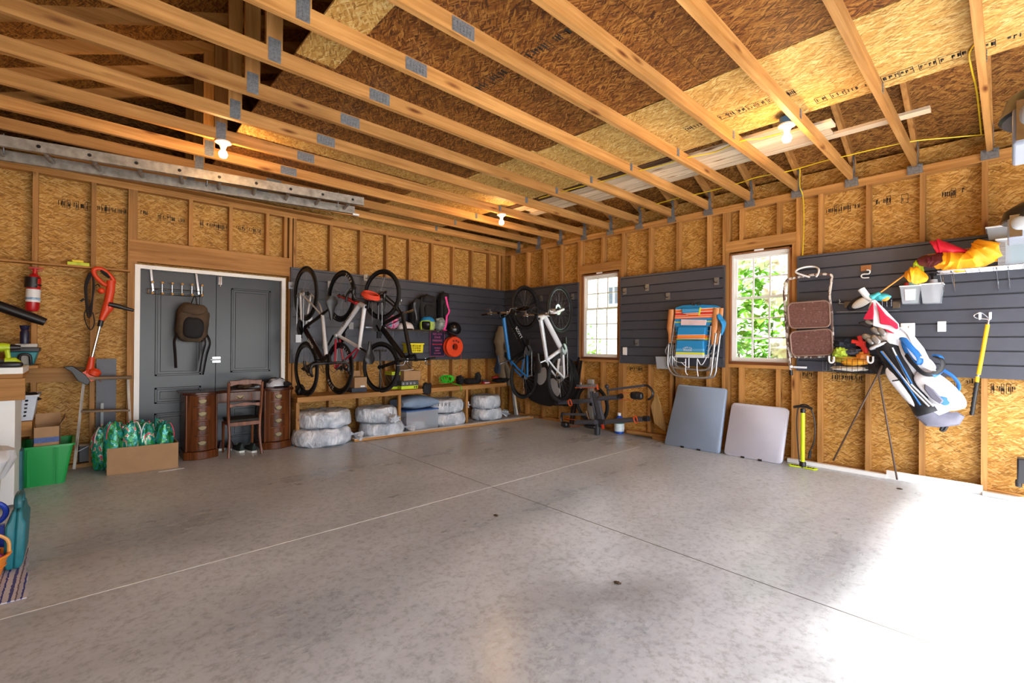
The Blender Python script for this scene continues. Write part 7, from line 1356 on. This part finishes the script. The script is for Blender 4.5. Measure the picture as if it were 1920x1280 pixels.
g = G(); g.tube([N3(520, 270), N3(640, 205)], [.030, .014], 10); g.ell(N3(640, 265, .04), (.05, .08, .035), amp=.2); g.done('umbrella', mat('teal_white_print', '3aa8b4', .5, 0, .5, 30), label='small teal folded umbrella at the foot of the orange pole', cat='umbrella'); g = G(); g.ell(N3(703, 275, .02), (.02, .035, .03)); g.done('amber_ball', mat('amber_plastic', 'e0902a', .4), label='small amber plastic ball beside the teal umbrella', cat='ball')
# hanging clear bins with bottles
for k, (x0, x1, y0, y1, lab) in enumerate(((1687, 1727, 537, 568, 'left'), (1725, 1768, 533, 567, 'right'))):
    a, b = R(x0, y0, -.17), R(x1, y1, -.17); g = G(); openbin(g, a.y, b.y, -.17, -.037, b.z, a.z, .018); rt = thing('wall_bin', ((-.1), (a.y+b.y)/2, b.z), 'clear plastic bin hung on the right slatwall, the %s one of the pair' % lab, 'bin'); g.done('bin_body', mat('frosted_plastic', 'd4d8e2', .4) if False else CLR, rt, smooth=False)
    g = G(); g.box(-.178, -.034, b.y-.008, a.y+.008, a.z-.006, a.z+.006); g.box(-.17, -.04, b.y, a.y, a.z-.007, a.z+.007) if False else None; rim = None
    g2 = G(); g2.tube([V((-.173, a.y, a.z)), V((-.173, b.y, a.z)), V((-.037, b.y, a.z)), V((-.037, a.y, a.z))], .006, 6, closed=True); g2.done('rim', WHITEP, rt)
    g = G(); g.prism([V((-.1715, a.y-.04, b.z+.03)), V((-.1715, b.y+.04, b.z+.03)), V((-.1715, b.y+.035, a.z-.03)), V((-.1715, a.y-.035, a.z-.03))], (-.001, 0, 0)); g.done('label_sheet', mat('pale_label', 'd8d4dc', .6, 0, .25, 50), rt) if k == 0 else None
for px, py, rr_, m_, lab in ((1711, 548, .032, mat('mint_cap', '8ed4cc', .4), 'white bottle with a mint lid standing in the left clear bin'), (1701, 550, .024, REDP, 'red bottle behind the mint-lidded one in the left clear bin'), (1750, 545, .030, mat('grey_bottle', 'a8aab4', .4), 'grey spray bottle with a black nozzle standing in the right clear bin')):
    q = R(px, py, -.10); zb6 = R(px, 566, -.10).z; g = G(); top = R(px, {1711: 527, 1701: 530, 1750: 524}[px], -.10).z; g.lathe([(rr_, zb6-q.z), (rr_, top-q.z-.02), (rr_*.9, top-q.z)], q, n=18); o = g.done('bottle', m_, label=lab, cat='bottle')
    if px == 1750: g = G(); g.lathe([(.014, top-q.z), (.014, top-q.z+.03), (.02, top-q.z+.035), (.018, top-q.z+.055)], q, n=12); g.bar(q+V((0, 0, top-q.z+.045)), q+V((-.05, .02, top-q.z+.045)), .016, .016); g.done('nozzle', BLACK, o)
# totes
yt0 = R(1868, 470, -.34).y; zz_ = R(1880, 450, -.34).z
def tote(y0, y1, x0, x1, z0, z1, lab, m_=None):
    rt = thing('clear_tote', ((x0+x1)/2, (y0+y1)/2, z0), lab, 'storage box'); g = G(); openbin(g, y0, y1, x0, x1, z0, z1, .012); g.done('body', CLR, rt, smooth=False); g = G(); g.box(x0-.008, x1+.004, y1-.008, y0+.008, z1, z1+.014); g.done('lid', m_ or mat('milky_lid', 'dfe2e8', .4), rt, bevel=.003); return rt
t_ = tote(yt0, -6.75, -.345, -.06, zS+.004, zz_, 'clear storage tote on the right wire shelf beside the windsock, the lower one')
g = G(); y_ = yt0-.07; g.box(-.335, -.30, y_-.16, y_, zS+.02, zz_-.03); g.done('wipes_pack', mat('teal_wipes', '4ab0c8', .5, 0, .3, 20), label='teal and white printed pack inside the lower clear tote', cat='pack')
g = G(); g.box(-.345, -.34, yt0-.05, yt0-.01, zS+.01, zz_-.02); g.done('latch', WHITEP, t_)
zt0 = zz_+.018; t2_ = tote(R(1850, 440, -.30).y, -6.7, -.30, -.05, zt0, R(1880, 425, -.30).z, 'clear storage tote with small parts, stacked on top of the lower tote'); g = G()
for k in range(6): g.ell(V((-.26+.02*(k % 2), -6.0-.05*k-.2, zt0+.03)), (.03, .03, .022), amp=.4, seed=k)
g.done('small_parts', mat('assorted_parts', 'a89a4a', .6, 0, .6, 30), label='assorted small parts inside the upper clear tote', cat='small items', kind='stuff')
# yellow weed cutter
wc = thing('weed_cutter', R(1823, 780, -.10), 'yellow-shafted weed cutter with black grip hanging at the right end of the slatwall', 'weed cutter'); A3 = lambda x, y_, d=0: R(1540+x*.2266, 430+y_*.2266, -.10+d)
g = G(); g.tube([A3(1376, 785), A3(1300, 1200)], .014, 12); g.tube([A3(1292, 1215), A3(1288, 1262)], .013, 12); g.done('shaft', YE2 if False else mat('safety_yellow', 'f0bc14', .4), wc); g = G(); g.tube([A3(1385, 742), A3(1378, 785)], .008, 10); g.tube(catmull([A3(1385, 742), A3(1350, 740), A3(1290, 735), A3(1262, 715), A3(1290, 695), A3(1330, 690), A3(1385, 735)], 5), .007, 8, flat=.6); g.tube([A3(1298, 1200), A3(1294, 1218)], .010, 10); g.done('steel_blade', CHROME, wc)
g = G(); k = 14; p0, p1 = R(1832, 716, -.10), R(1822, 778, -.10); g.tube([p0.lerp(p1, i/k) for i in range(k+1)], [.013+.005*(i % 2) for i in range(k+1)], 12); g.done('grip', BLACK, wc)
for px in (1838, 1857): q = R(px, 592, -.036); g = G(); g.tube([q+V((0, 0, .03)), q+V((-.01, 0, -.02)), q+V((-.10, 0, -.03)), q+V((-.105, 0, .025))], .008, 8); g.done('wall_hook', WHITEP, label='white hook holding the weed cutter, the %s one' % ('left' if px == 1838 else 'right'), cat='wall hook')
q = R(1917, 860, -.06); g = G(); g.box(-.12, -.01, q.y-.10, q.y+.03, .16, .36); g.cyl(V((-.06, q.y+.02, .12)), V((-.06, q.y+.02, .18)), .02); g.done('black_bracket', BLACK, label='black door track bracket at the right edge near the floor', cat='bracket', bevel=.01)
for x, y_ in ((1693, 939), (930, 967), (1158, 1094)): q = F(x if x != 1693 else 1687, y_ if x != 1693 else 917); g = G(); g.ell(V((q.x, q.y, .006)), (.012, .02, .005), amp=.6, seed=x); g.done('dry_leaf', BP1, label={1693: 'tiny dry leaf on the floor below the golf bag stand', 930: 'tiny dry leaf in the middle of the floor', 1158: 'tiny dry leaf on the floor right of the middle joint'}[x], cat='leaf')

# ================================================================ OUTSIDE THE WINDOWS
def leafmat(n, c0, c1):
    t = NT(n); oi = t.n('TexNoise', iScale=6.0); t.l(t.coords(), oi.inputs[0]); t.l(t.ramp(oi.outputs[0], [(.35, lin(c0)), (.65, lin(c1))]), t.b.inputs['Base Color']); t.b.inputs['Roughness'].default_value = .45
    return t.m
LEAF = leafmat('hydrangea_leaf', '3f7a1e', '86b83a'); LEAF2 = leafmat('shrub_leaf', '4a8a2a', '9ac44a'); BARK = mat('bark', '5a4a38', .9, 0, .3, 20, .4, 40); BLOOM = mat('white_bloom', 'f0f2e6', .7, 0, .08, 30)
def shrub(name, x, y, z, rx, ry, rz, n, ls, m_, label, cat, blooms=0, seed=1):
    rnd = random.Random(seed); rt = thing(name, (x, y, -.1), label, cat); g = G()
    for i in range(n):
        a, b = rnd.random()*2*PI, math.acos(2*rnd.random()-1); rr_ = .55+.45*rnd.random(); c_ = V((x+rx*rr_*math.sin(b)*math.cos(a), y+ry*rr_*math.sin(b)*math.sin(a), z+rz*rr_*math.cos(b)))
        d = V((rnd.uniform(-1, 1), rnd.uniform(-1, 1), rnd.uniform(-.6, .5))).normalized(); s = d.cross(V((rnd.uniform(-.3, .3), rnd.uniform(-.3, .3), 1))).normalized(); up = s.cross(d); L = ls*(.7+.6*rnd.random())
        p = [c_, c_+d*L*.35+s*L*.28+up*.12*L, c_+d*L, c_+d*L*.35-s*L*.28+up*.12*L, c_+d*L*.5]; g.add([p[0], p[1], p[2], p[3], p[4]], [(0, 1, 4), (1, 2, 4), (2, 3, 4), (3, 0, 4)])
    g.done('foliage', m_, rt, kind='stuff', smooth=False)
    g = G()
    for i in range(6): t = i*1.05; g.tube([V((x, y, -.1)), V((x+rx*.3*math.cos(t), y+ry*.3*math.sin(t), z*.5)), V((x+rx*.6*math.cos(t), y+ry*.6*math.sin(t), z+rz*.4))], [.018, .012, .005], 6)
    g.done('stems', BARK, rt)
    for i in range(blooms):
        b, a = rnd.uniform(.2, 2.2), rnd.uniform(PI*.6, PI*1.45); c_ = V((x+rx*1.12*math.sin(b)*math.cos(a), y+ry*.95*math.sin(b)*math.sin(a), z+rz*.95*math.cos(b))); g = G(); g.ell(c_, (.13, .14, .12), amp=.7, fr=30, seed=i, nu=18, nv=12); g.done('flower_head', BLOOM, rt)
shrub('hydrangea', 1.35, -3.9, 1.25, .75, 1.05, 1.35, 1500, .17, LEAF, 'green hydrangea bush with white flower heads outside the second window', 'bush', 18, 3)
shrub('hydrangea', 2.9, -2.7, 1.5, .9, 1.1, 1.6, 900, .2, LEAF, 'taller leafy bush with a few white blooms behind the nearer hydrangea', 'bush', 8, 5)
shrub('sapling', 2.4, .15, 1.05, .45, .5, .75, 260, .13, LEAF2, 'sparse leafy young tree outside the first window', 'tree', 0, 9)
shrub('sapling', 2.2, -.45, .5, .4, .45, .45, 260, .11, LEAF2, 'low leafy shrub outside the first window beside the young tree', 'bush', 0, 11)
SID = mat('white_siding', 'f2f2ee', .6); g = G()
for k in range(22): z = -.1+k*.16; g.hexa([V((7.0, -1, z)), V((7.0, 12, z)), V((7.05, 12, z)), V((7.05, -1, z))], [V((7.02, -1, z+.165)), V((7.02, 12, z+.165)), V((7.05, 12, z+.165)), V((7.05, -1, z+.165))])
g.done('neighbour_siding', SID, label='white lap siding of the neighbouring house seen through the first window', cat='house wall', smooth=False)
q = R(1150, 555, 6.9); nb = thing('neighbour_window', (6.9, q.y, q.z-.3), 'small dark window in the white neighbouring house, seen through the first window', 'window'); g = G(); g.box(6.93, 6.99, q.y-.22, q.y+.22, q.z-.25, q.z+.3); g.done('dark_glass', mat('dark_glass', '3a4048', .1), nb); g = G(); 
for a in ((-.27, -.22, -.3, .35), (.22, .27, -.3, .35), (-.22, .22, .3, .35), (-.22, .22, -.3, -.25), (-.02, .02, -.25, .3)): g.box(6.90, 6.99, q.y+a[0], q.y+a[1], q.z+a[2], q.z+a[3])
g.done('casing', WHITE, nb, smooth=False)
